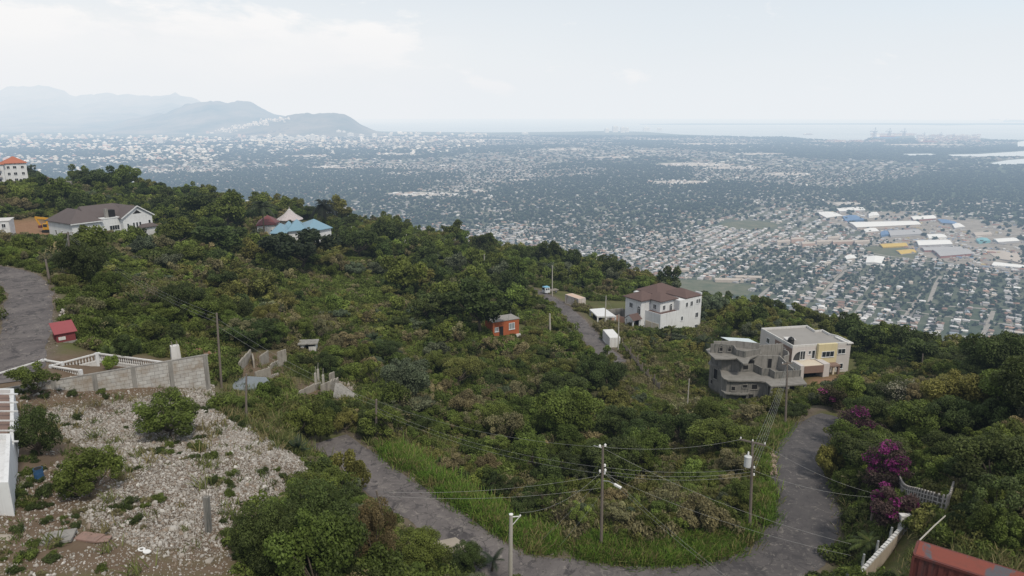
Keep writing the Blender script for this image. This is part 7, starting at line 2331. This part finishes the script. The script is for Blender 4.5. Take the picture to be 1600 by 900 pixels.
# ================================================================== palms, bougainvillea, special plants
def fronds(seed, n, ln, droop, w_, upb=.5, nl=16):
    rng = np.random.default_rng(seed)
    Vs = []; sh = []
    for k in range(n):
        a = 2 * math.pi * k / n + rng.normal(0, .15); el = rng.uniform(-.35, 1.15) * upb + .15
        d0 = np.array((math.cos(a) * math.cos(el), math.sin(a) * math.cos(el), math.sin(el)))
        L_ = ln * rng.uniform(.8, 1.1)
        side = np.array((-math.sin(a), math.cos(a), 0))
        s0 = rng.uniform(.7, 1.3)
        for i in range(nl):
            t0, t1 = i / nl, (i + 1) / nl
            p0 = d0 * L_ * t0 + np.array((0, 0, -droop * L_ * t0 ** 2)); p1 = d0 * L_ * t1 + np.array((0, 0, -droop * L_ * t1 ** 2))
            wd = w_ * math.sin(math.pi * min(1, .12 + t0 * .95)) ** .7
            for s in (-1, 1):
                tip = (p0 + p1) / 2 + side * s * wd + (p1 - p0) * 1.6 + np.array((0, 0, -wd * .45))
                Vs.append([p0, p1, tip + (p1 - p0) * .2, tip]); sh.append(s0 * rng.uniform(.75, 1.2))
    V = np.array(Vs).reshape(-1, 3)
    return V, np.arange(len(V)).reshape(-1, 4), np.array(sh)


def palm(name, base, ht, ln, tint, label, seed, n=22, droop=.5, r=.2, skirt=False, upb=.9):
    B = g(*base) if len(base) == 2 else at_t(*base)
    if len(base) == 3:
        zt = B[2]; B[2] = float(gz(B[0], B[1])); ht = zt - B[2]
    o = thing(name, label, 'palm', B, 0)
    q = MB(); q.tube([(0, 0, -.5), (.1, 0, ht * .5), (.15, .05, ht)], [r * 1.3, r, r * .7], 8); q.build('trunk', BARK, o)
    V, F, sh = fronds(seed, n, ln, droop, ln * .17, upb)
    if skirt:
        V2, F2, s2 = fronds(seed + 9, n, ln * .9, 1.2, ln * .22, .1); V = np.concatenate([V, V2]); F = np.concatenate([F, F2 + len(V) - len(V2)]); sh = np.concatenate([sh, s2 * .6])
    c = bpy.data.objects.new('crown', np_mesh('palm_crown', V + np.array((.15, .05, ht)), F, LEAF, shade=sh)); COL.objects.link(c); c.parent = o; c['tint'] = list(tint)
    return o


palm('palm_tree', (409, 322, 243), 8.2, 6.2, (.05, .064, .032), 'dark palm with feathery fronds in front of the crimson roof', 1, 24, .6, .24)
palm('palm_tree', (504, 319, 266), 6.3, 5.9, (.022, .028, .018), 'broad black green palm behind the blue roof', 2, 24, .6, .3, True)
palm('palm_tree', (1046, 541), 4.0, 2.4, (.13, .14, .055), 'yellowish young palm below the three storey white house', 3, 14, .35, .13)
palm('palm_tree', (1098, 552), 2.6, 3.6, (.045, .060, .030), 'bushy dark palm right of the yellowish palm', 4, 22, .4, .16)
palm('palm_tree', (1352, 872), 1.5, 1.9, (.085, .115, .032), 'low green palm beside the white garden wall', 5, 16, .5, .12)
palm('palm_tree', (170, 562), .8, 1.9, (.09, .125, .035), 'low spiky palm behind the longest balustrade', 6, 18, .3, .12)
palm('palm_tree', (1020, 545), 1.8, 2.2, (.05, .07, .03), 'dark low palm in front of the portico', 7, 16, .45, .13)
palm('palm_tree', (768, 893), 1.0, 1.8, (.04, .06, .03), 'dark small palm at the bottom left of the pale concrete pole', 8, 10, .4, .1)
palm('yucca_plant', (462, 708), .4, 1.5, (.05, .075, .045), 'spiky dark rosette plant at the edge of the limestone lot', 9, 20, .1, .1)
palm('palm_tree', (583, 548), 2.0, 2.6, (.05, .075, .035), 'green palm among bushes below the ruined walls', 10, 16, .4, .12)


def blooming(name, base, wpx, hpx_, tint, bloom, nb, label, seed, cat='shrub', spots=None):
    B = g(*base); f = to_px(B)[2]; w_ = wpx * f / FPX / 2; h_ = hpx_ * f / FPX / .9
    o = thing(name, label, cat, B, 0)
    V, F, sh, C, rad = crown(seed, (w_ * .8, w_ * .8, h_ * .38), h_ * .5, 34, (w_ * .12, w_ * .36), 5200, .13)
    c = bpy.data.objects.new('foliage', np_mesh('foliage', V, F, LEAF, shade=sh)); COL.objects.link(c); c.parent = o; c['tint'] = list(tint)
    limbs(seed, C, h_ * .25, .09, .1, 8).build('stems', BARK, o)
    rng = np.random.default_rng(seed + 1)
    k = rng.choice(len(C), min(nb, len(C)), replace=False)
    cs = []
    for i in k:
        n = int(rng.uniform(60, 170)); dd = rng.normal(0, 1, (n, 3)); dd[:, 2] = np.abs(dd[:, 2]) * .8; dd[:, 1] -= .5; dd /= np.linalg.norm(dd, axis=1)[:, None]
        off = rng.normal(0, .3, 3) * rad[i]
        cs.append(C[i] + off + dd * rad[i] * rng.uniform(.9, 1.12, (n, 1)) * np.array((1, 1, .85)))
    cs = np.concatenate(cs); dd = rng.normal(0, 1, cs.shape)
    V, F = leaves_at(cs, dd / np.linalg.norm(dd, axis=1)[:, None], .16, rng, .3, 1.2)
    b_ = bpy.data.objects.new('blossom', np_mesh('blossom', V, F, LEAF, shade=rng.uniform(.7, 1.3, len(F)))); COL.objects.link(b_); b_.parent = o; b_['tint'] = list(bloom)
    return o


MAG = (.26, .042, .19)
blooming('bougainvillea', (1340, 704), 84, 66, (.085, .055, .052), MAG, 9, 'upper bougainvillea with scattered magenta blossom above the bend', 200)
blooming('bougainvillea', (1382, 777), 80, 96, (.085, .060, .052), MAG, 13, 'bright magenta bougainvillea in the middle of the bank', 203)
blooming('bougainvillea', (1392, 828), 74, 80, (.085, .055, .050), MAG, 12, 'lowest magenta bougainvillea hanging over the garden pillar', 205)
blooming('bougainvillea', (1300, 640), 50, 40, (.09, .08, .04), (.33, .08, .22), 3, 'small pinkish bougainvillea at the end of the road', 207)
blooming('flowering_bush', (1400, 638), 66, 48, (.095, .105, .05), (.42, .40, .31), 14, 'bush covered in whitish blossom right of the modern house', 210)
blooming('flowering_bush', (1460, 632), 60, 36, (.09, .10, .05), (.40, .38, .28), 9, 'second whitish flowering bush nearer the olive tree', 211)
blooming('flowering_bush', (420, 500), 50, 26, (.08, .10, .045), (.38, .40, .24), 6, 'pale blossoming bush above the broken block walls', 213)
# ================================================================== landmarks on the plain
SHW = stained('shed_white', (.78, .79, .79), .6, .15, .05, (.4, .4, .4), drip=False)
SHG = stained('shed_grey', (.40, .40, .41), .7, .3, .05, (.25, .25, .25), drip=False)
SHT = stained('shed_tan', (.46, .41, .36), .8, .3, .05, (.28, .25, .22), drip=False)
SHB = stained('shed_blue', (.10, .20, .38), .6, .2, .05, (.1, .12, .2), drip=False)
SHR = stained('shed_red', (.30, .13, .10), .7, .3, .05, (.2, .1, .1), drip=False)
APW = stained('block_pink', (.46, .33, .27), .85, .25, .1, (.25, .2, .18))


def shed(name, pix, ht, roof, wall, label, cat, low=True, group=None):
    """broad hall over a photo outline of its roof"""
    P3 = [flat(x, y, ht) for x, y in pix]
    O = P3[0].copy(); O[2] = 1.0
    o = thing(name, label, cat, O, 0, group)
    P = [tuple((p - O)[:2]) for p in P3]
    q = MB(); q.prism(P, 0, ht - 1.2); q.build('wall', wall, o)
    c = np.mean(np.array(P), 0)
    q = MB()
    if len(P) == 4:
        Q = [tuple(c + (np.array(p) - c) * 1.03) for p in P]
        a = sum(Q[i][0] * Q[(i + 1) % 4][1] - Q[(i + 1) % 4][0] * Q[i][1] for i in range(4))
        if a < 0: Q = Q[::-1]
        l0 = np.linalg.norm(np.array(Q[1]) - Q[0]); l1 = np.linalg.norm(np.array(Q[2]) - Q[1])
        if l0 < l1: Q = Q[1:] + Q[:1]
        m0 = (np.array(Q[0]) + Q[3]) / 2; m1 = (np.array(Q[1]) + Q[2]) / 2
        rise = min(3.0, .12 * min(l0, l1))
        z0 = ht - 1.19
        q.add([(*Q[0], z0), (*Q[1], z0), (*m1, z0 + rise), (*m0, z0 + rise), (*Q[2], z0), (*Q[3], z0)], [(0, 1, 2, 3), (3, 2, 4, 5), (1, 4, 2), (0, 3, 5)])
    else:
        q.prism(P, ht - 1.19, ht - .6)
    q.build('roof', roof, o)
    return o


for pix, ht, rf, wl, lb in (
        ([(1328, 347), (1430, 345), (1438, 350.5), (1340, 355)], 12, SHW, SHT, 'very long white roofed warehouse in the industrial yard'),
        ([(1277, 332), (1303, 331), (1317, 337), (1292, 340)], 10, SHW, SHT, 'white roofed hall left of the blue sheds'),
        ([(1307, 325), (1345, 323), (1352, 328), (1312, 330)], 8, SHW, SHG, 'white shed at the far end of the yard'),
        ([(1357, 333), (1370, 331), (1374, 336), (1358, 338)], 9, SHW, SHW, 'small bright white gabled shed beside the blue sheds'),
        ([(1317, 338), (1337, 336), (1352, 343), (1322, 345)], 8, SHB, SHB, 'blue roofed shed left of the long warehouse'),
        ([(1376, 362), (1388, 360.5), (1390, 366), (1377, 368)], 7, SHB, SHB, 'small dark blue shed below the long warehouse'),
        ([(1388, 360), (1434, 358), (1442, 365), (1392, 368)], 8, SHG, SHG, 'grey roofed shed below the long warehouse'),
        ([(1350, 358), (1368, 356), (1374, 361), (1352, 363)], 7, SHW, SHT, 'little white shed under the left end of the long warehouse'),
        ([(1432, 375.5), (1480, 374), (1488, 381), (1436, 383)], 10, SHW, SHG, 'white roofed hall in the middle of the yard'),
        ([(1448, 366), (1470, 365), (1480, 370), (1452, 372)], 8, SHW, SHW, 'white shed above the middle hall'),
        ([(1440, 386), (1500, 385), (1505, 390), (1445, 391)], 7, SHG, SHR, 'low grey shed below the middle hall'),
        ([(1458, 390), (1510, 388), (1520, 396), (1470, 400)], 8, SHG, SHR, 'broad dark grey shed at the lower side of the yard'),
        ([(1374, 381), (1414, 379), (1418, 384), (1380, 386)], 5, YELR, YELR, 'bright yellow row of parked bus sheds'),
        ([(1400, 391), (1425, 389), (1432, 394), (1408, 397)], 4, YELR, SHT, 'second smaller yellow shed'),
        ([(1355, 400.5), (1382, 401), (1377, 411), (1353, 410)], 9, SHW, SHW, 'pale pitched hall at the head of the straight street'),
        ([(1320, 400), (1334, 398), (1339, 403), (1323, 405)], 7, SHW, SHT, 'small white flat roofed shed left of the pale pitched hall'),
        ([(1552, 373), (1583, 371), (1593, 376), (1560, 378)], 8, SHW, SHG, 'white roofed store at the right of the highway'),
        ([(1525, 373), (1542, 371.5), (1548, 376), (1530, 378)], 8, TEAL, TEAL, 'turquoise roofed shed by the highway'),
        ([(1423, 338), (1458, 336), (1463, 341), (1428, 343)], 8, SHW, SHR, 'white and red shed above the highway'),
        ([(1488, 350), (1500, 349), (1508, 354), (1492, 356)], 7, SHW, SHG, 'white shed right of the highway bend'),
        ([(1520, 363), (1545, 361), (1550, 366), (1525, 368)], 7, SHT, SHT, 'tan shed beside the turquoise roof'),
        ([(1538, 390), (1590, 396), (1600, 412), (1560, 404)], 3, SHT, SHT, 'broad low tan depot at the right edge'),
        ([(1555, 409), (1600, 414), (1600, 418), (1550, 414)], 6, SHW, SHW, 'pale low building at the right edge under the depot'),
        ([(1465, 342), (1492, 346), (1500, 351), (1472, 348)], 7, SHB, SHG, 'blue grey shed beside the highway')):
    shed('warehouse', pix, ht, rf, wl, lb, 'warehouse', group='warehouses of the industrial yard')
for x0, x1, y, lb in ((1213, 1233, 383, 'leftmost tan apartment slab of the row'), (1235, 1254, 379, 'second apartment slab with pink end walls'), (1252, 1272, 386, 'pink apartment slab standing forward in the row'), (1275, 1298, 383, 'tan apartment slab in the middle of the row'), (1300, 1332, 383, 'long pink apartment slab of the row'),
                      (1334, 1357, 383, 'grey apartment slab at the right end of the row'), (1292, 1310, 377, 'apartment slab behind the middle of the row')):
    pix = [(x0, y - 7.5), (x1, y - 8.5), (x1 + 2, y - 6), (x0 + 2, y - 5)]
    o = shed('apartment_block', pix, 13, SHT, APW if 'pink' in lb else SHT, lb, 'apartments', group='apartment slabs above the railway')
for x0, x1, y, lb in ((1116, 1160, 440, 'long pale school building above the open field'), (1045, 1075, 424, 'pale building left of the school'), (1148, 1188, 436, 'pale low building right of the school')):
    shed('school_building', [(x0, y - 6), (x1, y - 5), (x1 + 2, y - 2), (x0 + 2, y - 3)], 8, SHT, TANW, lb, 'building')

# vehicles, crates and small sheds standing about the industrial yard
P = []
for yq, n_ in ((YARDS[0], 900),):
    while len(P) < n_:
        p = flat(RNG.uniform(1285, 1600), RNG.uniform(330, 432), 1.2); a, b_, _ = pixof(p[0], p[1], 1.2)
        if inpoly(np.array([a]), np.array([b_]), yq)[0] and fbm(p[0] / 90, p[1] / 90, 2) > .46: P.append(p)
n = len(P); s = RNG.uniform(.25, .9, n)
scatter('yard_clutter', [h[0] for h in HPROTO], np.array(P), np.stack([np.zeros(n), np.zeros(n), ANG + RNG.choice([0, 1.57], n) + RNG.normal(0, .1, n)], 1), np.stack([s * RNG.uniform(.6, 2.2, n), s, s], 1), RNG.integers(0, 4, n), tints(n, [((.62, .63, .64), .35), ((.34, .33, .33), .25), ((.38, .17, .12), .12), ((.16, .24, .38), .1), ((.5, .4, .15), .06), ((.12, .12, .12), .12)]), label='trucks, crates and little sheds crowding the industrial yard', cat='vehicles')

# mid-distance sheds, mostly pale, in bands
bands = [(600, 712, 300, 307, 16), (1010, 1115, 282, 288, 14), (1030, 1145, 254, 260, 14), (846, 914, 232, 235, 8), (920, 1000, 245, 247, 7), (480, 560, 260, 264, 8), (1085, 1240, 250, 262, 26), (1100, 1330, 262, 292, 34), (940, 1060, 238, 252, 12), (640, 720, 258, 262, 8), (690, 830, 255, 268, 10), (620, 790, 297, 312, 14), (1010, 1080, 280, 290, 12), (1030, 1180, 240, 250, 16), (600, 700, 214, 222, 16), (860, 960, 222, 236, 12), (1060, 1250, 222, 236, 24), (1180, 1300, 302, 322, 14)]
SX, SY, SS, ST = [], [], [], []
for x0, x1, y0, y1, n in bands:
    for _ in range(n):
        p = flat(RNG.uniform(x0, x1), RNG.uniform(y0, y1)); SX.append(p[0]); SY.append(p[1]); k = p[1] / 5000
        SS.append((RNG.uniform(1.5, 5.0) * max(k, .7), RNG.uniform(1.2, 2.6) * max(k, .7), RNG.uniform(1.2, 2.4)))
        ST.append(np.array([(.82, .83, .84), (.62, .60, .57), (.42, .42, .43), (.50, .36, .30)][int(RNG.choice(4, p=[.5, .25, .17, .08]))]))
n = len(SX); P = np.stack([SX, SY, np.full(n, 1.0)], 1)
scatter('distant_sheds', [h[0] for h in HPROTO[:3]], P, np.stack([np.zeros(n), np.zeros(n), ANG + RNG.normal(0, .3, n)], 1), np.array(SS), RNG.integers(1, 3, n), np.array(ST), label='many pale sheds and factories far across the plain', cat='sheds')

# city under the left hills, sunlight painted in as near-white tints
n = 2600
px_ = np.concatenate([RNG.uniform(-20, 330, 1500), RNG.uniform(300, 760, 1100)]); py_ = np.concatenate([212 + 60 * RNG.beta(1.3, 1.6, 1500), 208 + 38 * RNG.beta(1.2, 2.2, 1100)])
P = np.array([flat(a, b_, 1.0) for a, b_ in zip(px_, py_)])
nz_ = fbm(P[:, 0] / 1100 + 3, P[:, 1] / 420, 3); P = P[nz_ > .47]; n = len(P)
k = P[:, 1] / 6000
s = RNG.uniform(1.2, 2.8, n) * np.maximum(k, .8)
scatter('distant_city', [h[0] for h in HPROTO], P, np.stack([np.zeros(n), np.zeros(n), RNG.uniform(0, 3.14, n)], 1), np.stack([s, s, s * RNG.uniform(.6, 1.8, n)], 1), RNG.integers(0, 4, n), np.clip(tints(n, [((.90, .90, .88), .6), ((.80, .76, .68), .25), ((.62, .42, .36), .15)]), 0, .93), label='bright buildings below the left hills, painted pale for sunlight', cat='buildings')
# houses climbing the shoulder of the hill
n = 130; a = RNG.uniform(0, 1, n); px_ = 335 + 110 * a + RNG.normal(0, 6, n); py_ = 206 - 22 * a + RNG.normal(0, 1.8, n)
P = np.array([at_t(x, y, 12600 + RNG.uniform(-120, 120)) for x, y in zip(px_, py_)]); P[:, 2] -= 12
s = RNG.uniform(1.6, 4.0, n)
scatter('hill_suburb', [h[0] for h in HPROTO], P, np.stack([np.zeros(n), np.zeros(n), RNG.uniform(0, 3.14, n)], 1), np.stack([s, s, s * 1.4], 1), RNG.integers(0, 4, n), np.full((n, 3), .85), label='pale houses on the spur of the twin topped hill', cat='houses')


def tower(px, py, w_, h_, label, tintv=SHW):
    p = flat(px, py, 1.0); f = to_px(p)[2]; W = w_ * f / FPX; H = h_ * f / FPX
    o = thing('tower_block', label, 'tower', p, RNG.uniform(-.3, .3), 'pale tower blocks in the far city')
    q = MB(); q.b2((-W / 2, -W * .4, 0), (W / 2, W * .4, H)); q.build('wall', tintv, o)
    q = MB()
    for k in range(1, 6): q.b2((-W * .46, -W * .41, H * k / 6), (W * .46, -W * .401, H * k / 6 + H * .06))
    q.build('window', SHG, o)
    q = MB(); q.b2((-W * .2, -W * .2, H), (W * .15, W * .2, H * 1.12)); q.build('roof_house', tintv, o)


for i, (px, py, w_, h_) in enumerate([(948, 207, 6, 6), (961, 206.5, 8, 9), (973, 207, 7, 8), (980, 206.5, 5, 7), (1010, 205, 10, 6), (1030, 205, 8, 5), (530, 213, 7, 9), (538, 213, 5, 8), (489, 219, 6, 9), (506, 218, 6, 6), (470, 219, 9, 6), (455, 219, 8, 5), (437, 219, 9, 6), (420, 219, 6, 5), (396, 219, 7, 5), (548, 214, 8, 6),
                                      (565, 215, 7, 5), (585, 214, 7, 5), (610, 213, 6, 4), (250, 225, 7, 9), (310, 233, 4, 7), (652, 212, 6, 4), (730, 210, 7, 4), (820, 210, 9, 3)]):
    names_ = 'white tower block %s' % ('on the waterfront skyline' if px > 900 else ('under the twin topped hill' if 380 < px < 640 else ('in the bright left city' if px < 380 else 'along the middle of the far shore')))
    tower(px, py, w_, h_, ('tall ' if h_ >= 8 else ('squat ' if h_ <= 4 else '')) + names_)

# container port: quay, stacks, cranes and ships
q = MB(); q.prism([tuple(flat(x, y, 0)[:2]) for x, y in ((1290, 220.5), (1345, 221.5), (1362, 213.5), (1362, 209), (1428, 208.5), (1430, 212), (1390, 213), (1380, 221), (1350, 224), (1290, 224))], 1.5, 5.0)
tag(q.build('quay', SHT), 'grey quay of the container port', kind='structure')
n = 700; px_ = np.concatenate([RNG.uniform(1432, 1530, 450), RNG.uniform(1362, 1430, 120), RNG.uniform(1290, 1380, 130)]); py_ = np.concatenate([RNG.uniform(211, 222, 450), RNG.uniform(209, 212, 120), RNG.uniform(219.5, 223, 130)])
P = np.array([flat(a, b_, 4.0) for a, b_ in zip(px_, py_)])
scatter('container_stacks', [h[0] for h in HPROTO[1:2]], P, np.stack([np.zeros(n), np.zeros(n), np.full(n, .2)], 1), np.stack([RNG.uniform(2, 6, n), RNG.uniform(1, 2, n), RNG.uniform(2, 5, n)], 1), np.zeros(n, int), tints(n, [((.30, .16, .15), .45), ((.20, .22, .30), .25), ((.5, .45, .42), .15), ((.75, .75, .75), .15)]), label='stacked containers on the far port quay', cat='containers')
CRM = stained('crane_steel', (.16, .17, .22), .6, .2, .01, (.1, .1, .1), drip=False)


def crane(px, py, hpx_, label):
    p = flat(px, py, 5.0); f = to_px(p)[2]; s = hpx_ * f / FPX / 100
    o = thing('port_crane', label, 'crane', p, .15, 'gantry cranes of the container port')
    q = MB()
    for x in (-12, 12):
        for y in (-9, 9): q.bar((x * s, y * s, 0), (x * s * .8, y * s, 55 * s), 4 * s, 4 * s)
        q.bar((x * s, -9 * s, 20 * s), (x * s, 9 * s, 20 * s), 3.5 * s, 3.5 * s)
    q.build('legs', CRM, o)
    q = MB(); q.bar((-55 * s, 0, 56 * s), (30 * s, 0, 56 * s), 6 * s, 5 * s); q.build('boom', CRM, o)
    q = MB(); q.bar((0, 0, 56 * s), (4 * s, 0, 98 * s), 3.5 * s, 3.5 * s); q.bar((4 * s, 0, 96 * s), (-50 * s, 0, 58 * s), 1.5 * s, 1.5 * s); q.bar((4 * s, 0, 96 * s), (28 * s, 0, 58 * s), 1.5 * s, 1.5 * s); q.build('mast', CRM, o)


for px, py, h_, lb in ((1366, 214, 15, 'tallest leftmost gantry crane on the pier'), (1389, 213, 13, 'gantry crane in the middle of the pier'), (1412, 213, 13, 'gantry crane at the right end of the pier'), (1444, 213, 7, 'small gantry crane over the container stacks'), (1470, 213, 7, 'small gantry crane right of the white ship'), (1490, 214, 6, 'farthest right gantry crane'), (1378, 222, 9, 'front gantry crane on the near quay'), (1355, 223, 8, 'front left gantry crane on the near quay')):
    crane(px, py, h_, lb)


def ship(px, py, wpx, label, hull, sup=PORC, rz=0.0):
    p = flat(px, py, 1.2); f = to_px(p)[2]; L_ = wpx * f / FPX
    o = thing('ship', label, 'ship', p, rz, None)
    q = MB(); B_ = L_ * .13
    Pq = [(-L_ / 2, -B_ / 2), (L_ * .36, -B_ / 2), (L_ / 2, 0), (L_ * .36, B_ / 2), (-L_ / 2, B_ / 2)]
    q.prism(Pq, 0, L_ * .06); q.build('hull', hull, o)
    q = MB(); q.b2((-L_ * .42, -B_ * .4, L_ * .06), (-L_ * .3, B_ * .4, L_ * .16)); q.build('bridge', sup, o)
    q = MB(); q.b2((-L_ * .27, -B_ * .42, L_ * .061), (L_ * .3, B_ * .42, L_ * .1)); q.build('cargo', SHR, o)


ship(1385, 216.5, 40, 'container ship alongside the far pier', SHB); ship(1450, 222.8, 30, 'red hulled ship in front of the container stacks', SHR); ship(1263, 210.5, 16, 'small dark ship moored off the left of the port', SHG)
ship(1585, 190.2, 32, 'long dark ship on the open sea at the right', SHB); ship(1555, 187.8, 18, 'pale ship on the open sea near the right edge', SHG); ship(1420, 181.6, 12, 'tiny ship on the horizon in the middle of the sea', SHG); ship(1300, 183, 12, 'tiny ship on the horizon at the left of the sea', SHG)
# ================================================================== tell look-alike neighbours apart by their order across the view
ORD = ['leftmost', 'second from left', 'third from left', 'fourth from left', 'fifth from left', 'sixth from left', 'seventh from left', 'eighth from left', 'ninth from left', 'tenth from left', 'eleventh from left', 'twelfth from left']
bpy.context.view_layer.update()
same = {}
for o in list(COL.objects):
    if o.parent is None and o.get('label') and o.get('category'):
        same.setdefault(o['label'], []).append(o)
for lab, os_ in same.items():
    if len(os_) < 2:
        continue
    os_.sort(key=lambda o: to_px(np.array(o.location))[0])
    n = len(os_)
    for i, o in enumerate(os_):
        if n == 2: w_ = 'left one' if i == 0 else 'right one'
        elif i == n - 1: w_ = 'rightmost'
        elif i < len(ORD): w_ = ORD[i]
        else: w_ = ' '.join(x.replace('left', 'right') for x in ORD[n - 1 - i].split()) if n - 1 - i < len(ORD) else ''
        new = (lab + ', ' + w_) if w_ else lab
        if len(new.split()) > 16:
            new = ' '.join(x for x in new.split() if x not in ('small', 'large', 'just', 'well'))
        if len(new.split()) <= 16: o['label'] = new
# ================================================================== camera and render settings
cam = bpy.data.cameras.new('camera'); co_ = bpy.data.objects.new('camera', cam); COL.objects.link(co_)
cam.sensor_width = 36.0; cam.lens = 36.0 * FPX / 1600.0
cam.clip_start = 1.0; cam.clip_end = 120000.0
co_.location = (0, 0, CAM_Z); co_.rotation_euler = (math.pi / 2 - PITCH, 0, 0)
SC.camera = co_
SC.view_settings.view_transform = 'Standard'; SC.view_settings.look = 'None'; SC.view_settings.exposure = 0; SC.view_settings.gamma = 1
SC.render.engine = 'CYCLES'
SC.cycles.max_bounces = 5; SC.cycles.diffuse_bounces = 2; SC.cycles.glossy_bounces = 2; SC.cycles.transmission_bounces = 2; SC.cycles.volume_bounces = 0; SC.cycles.transparent_max_bounces = 8
SC.cycles.use_denoising = True
SC.cycles.caustics_reflective = False; SC.cycles.caustics_refractive = False
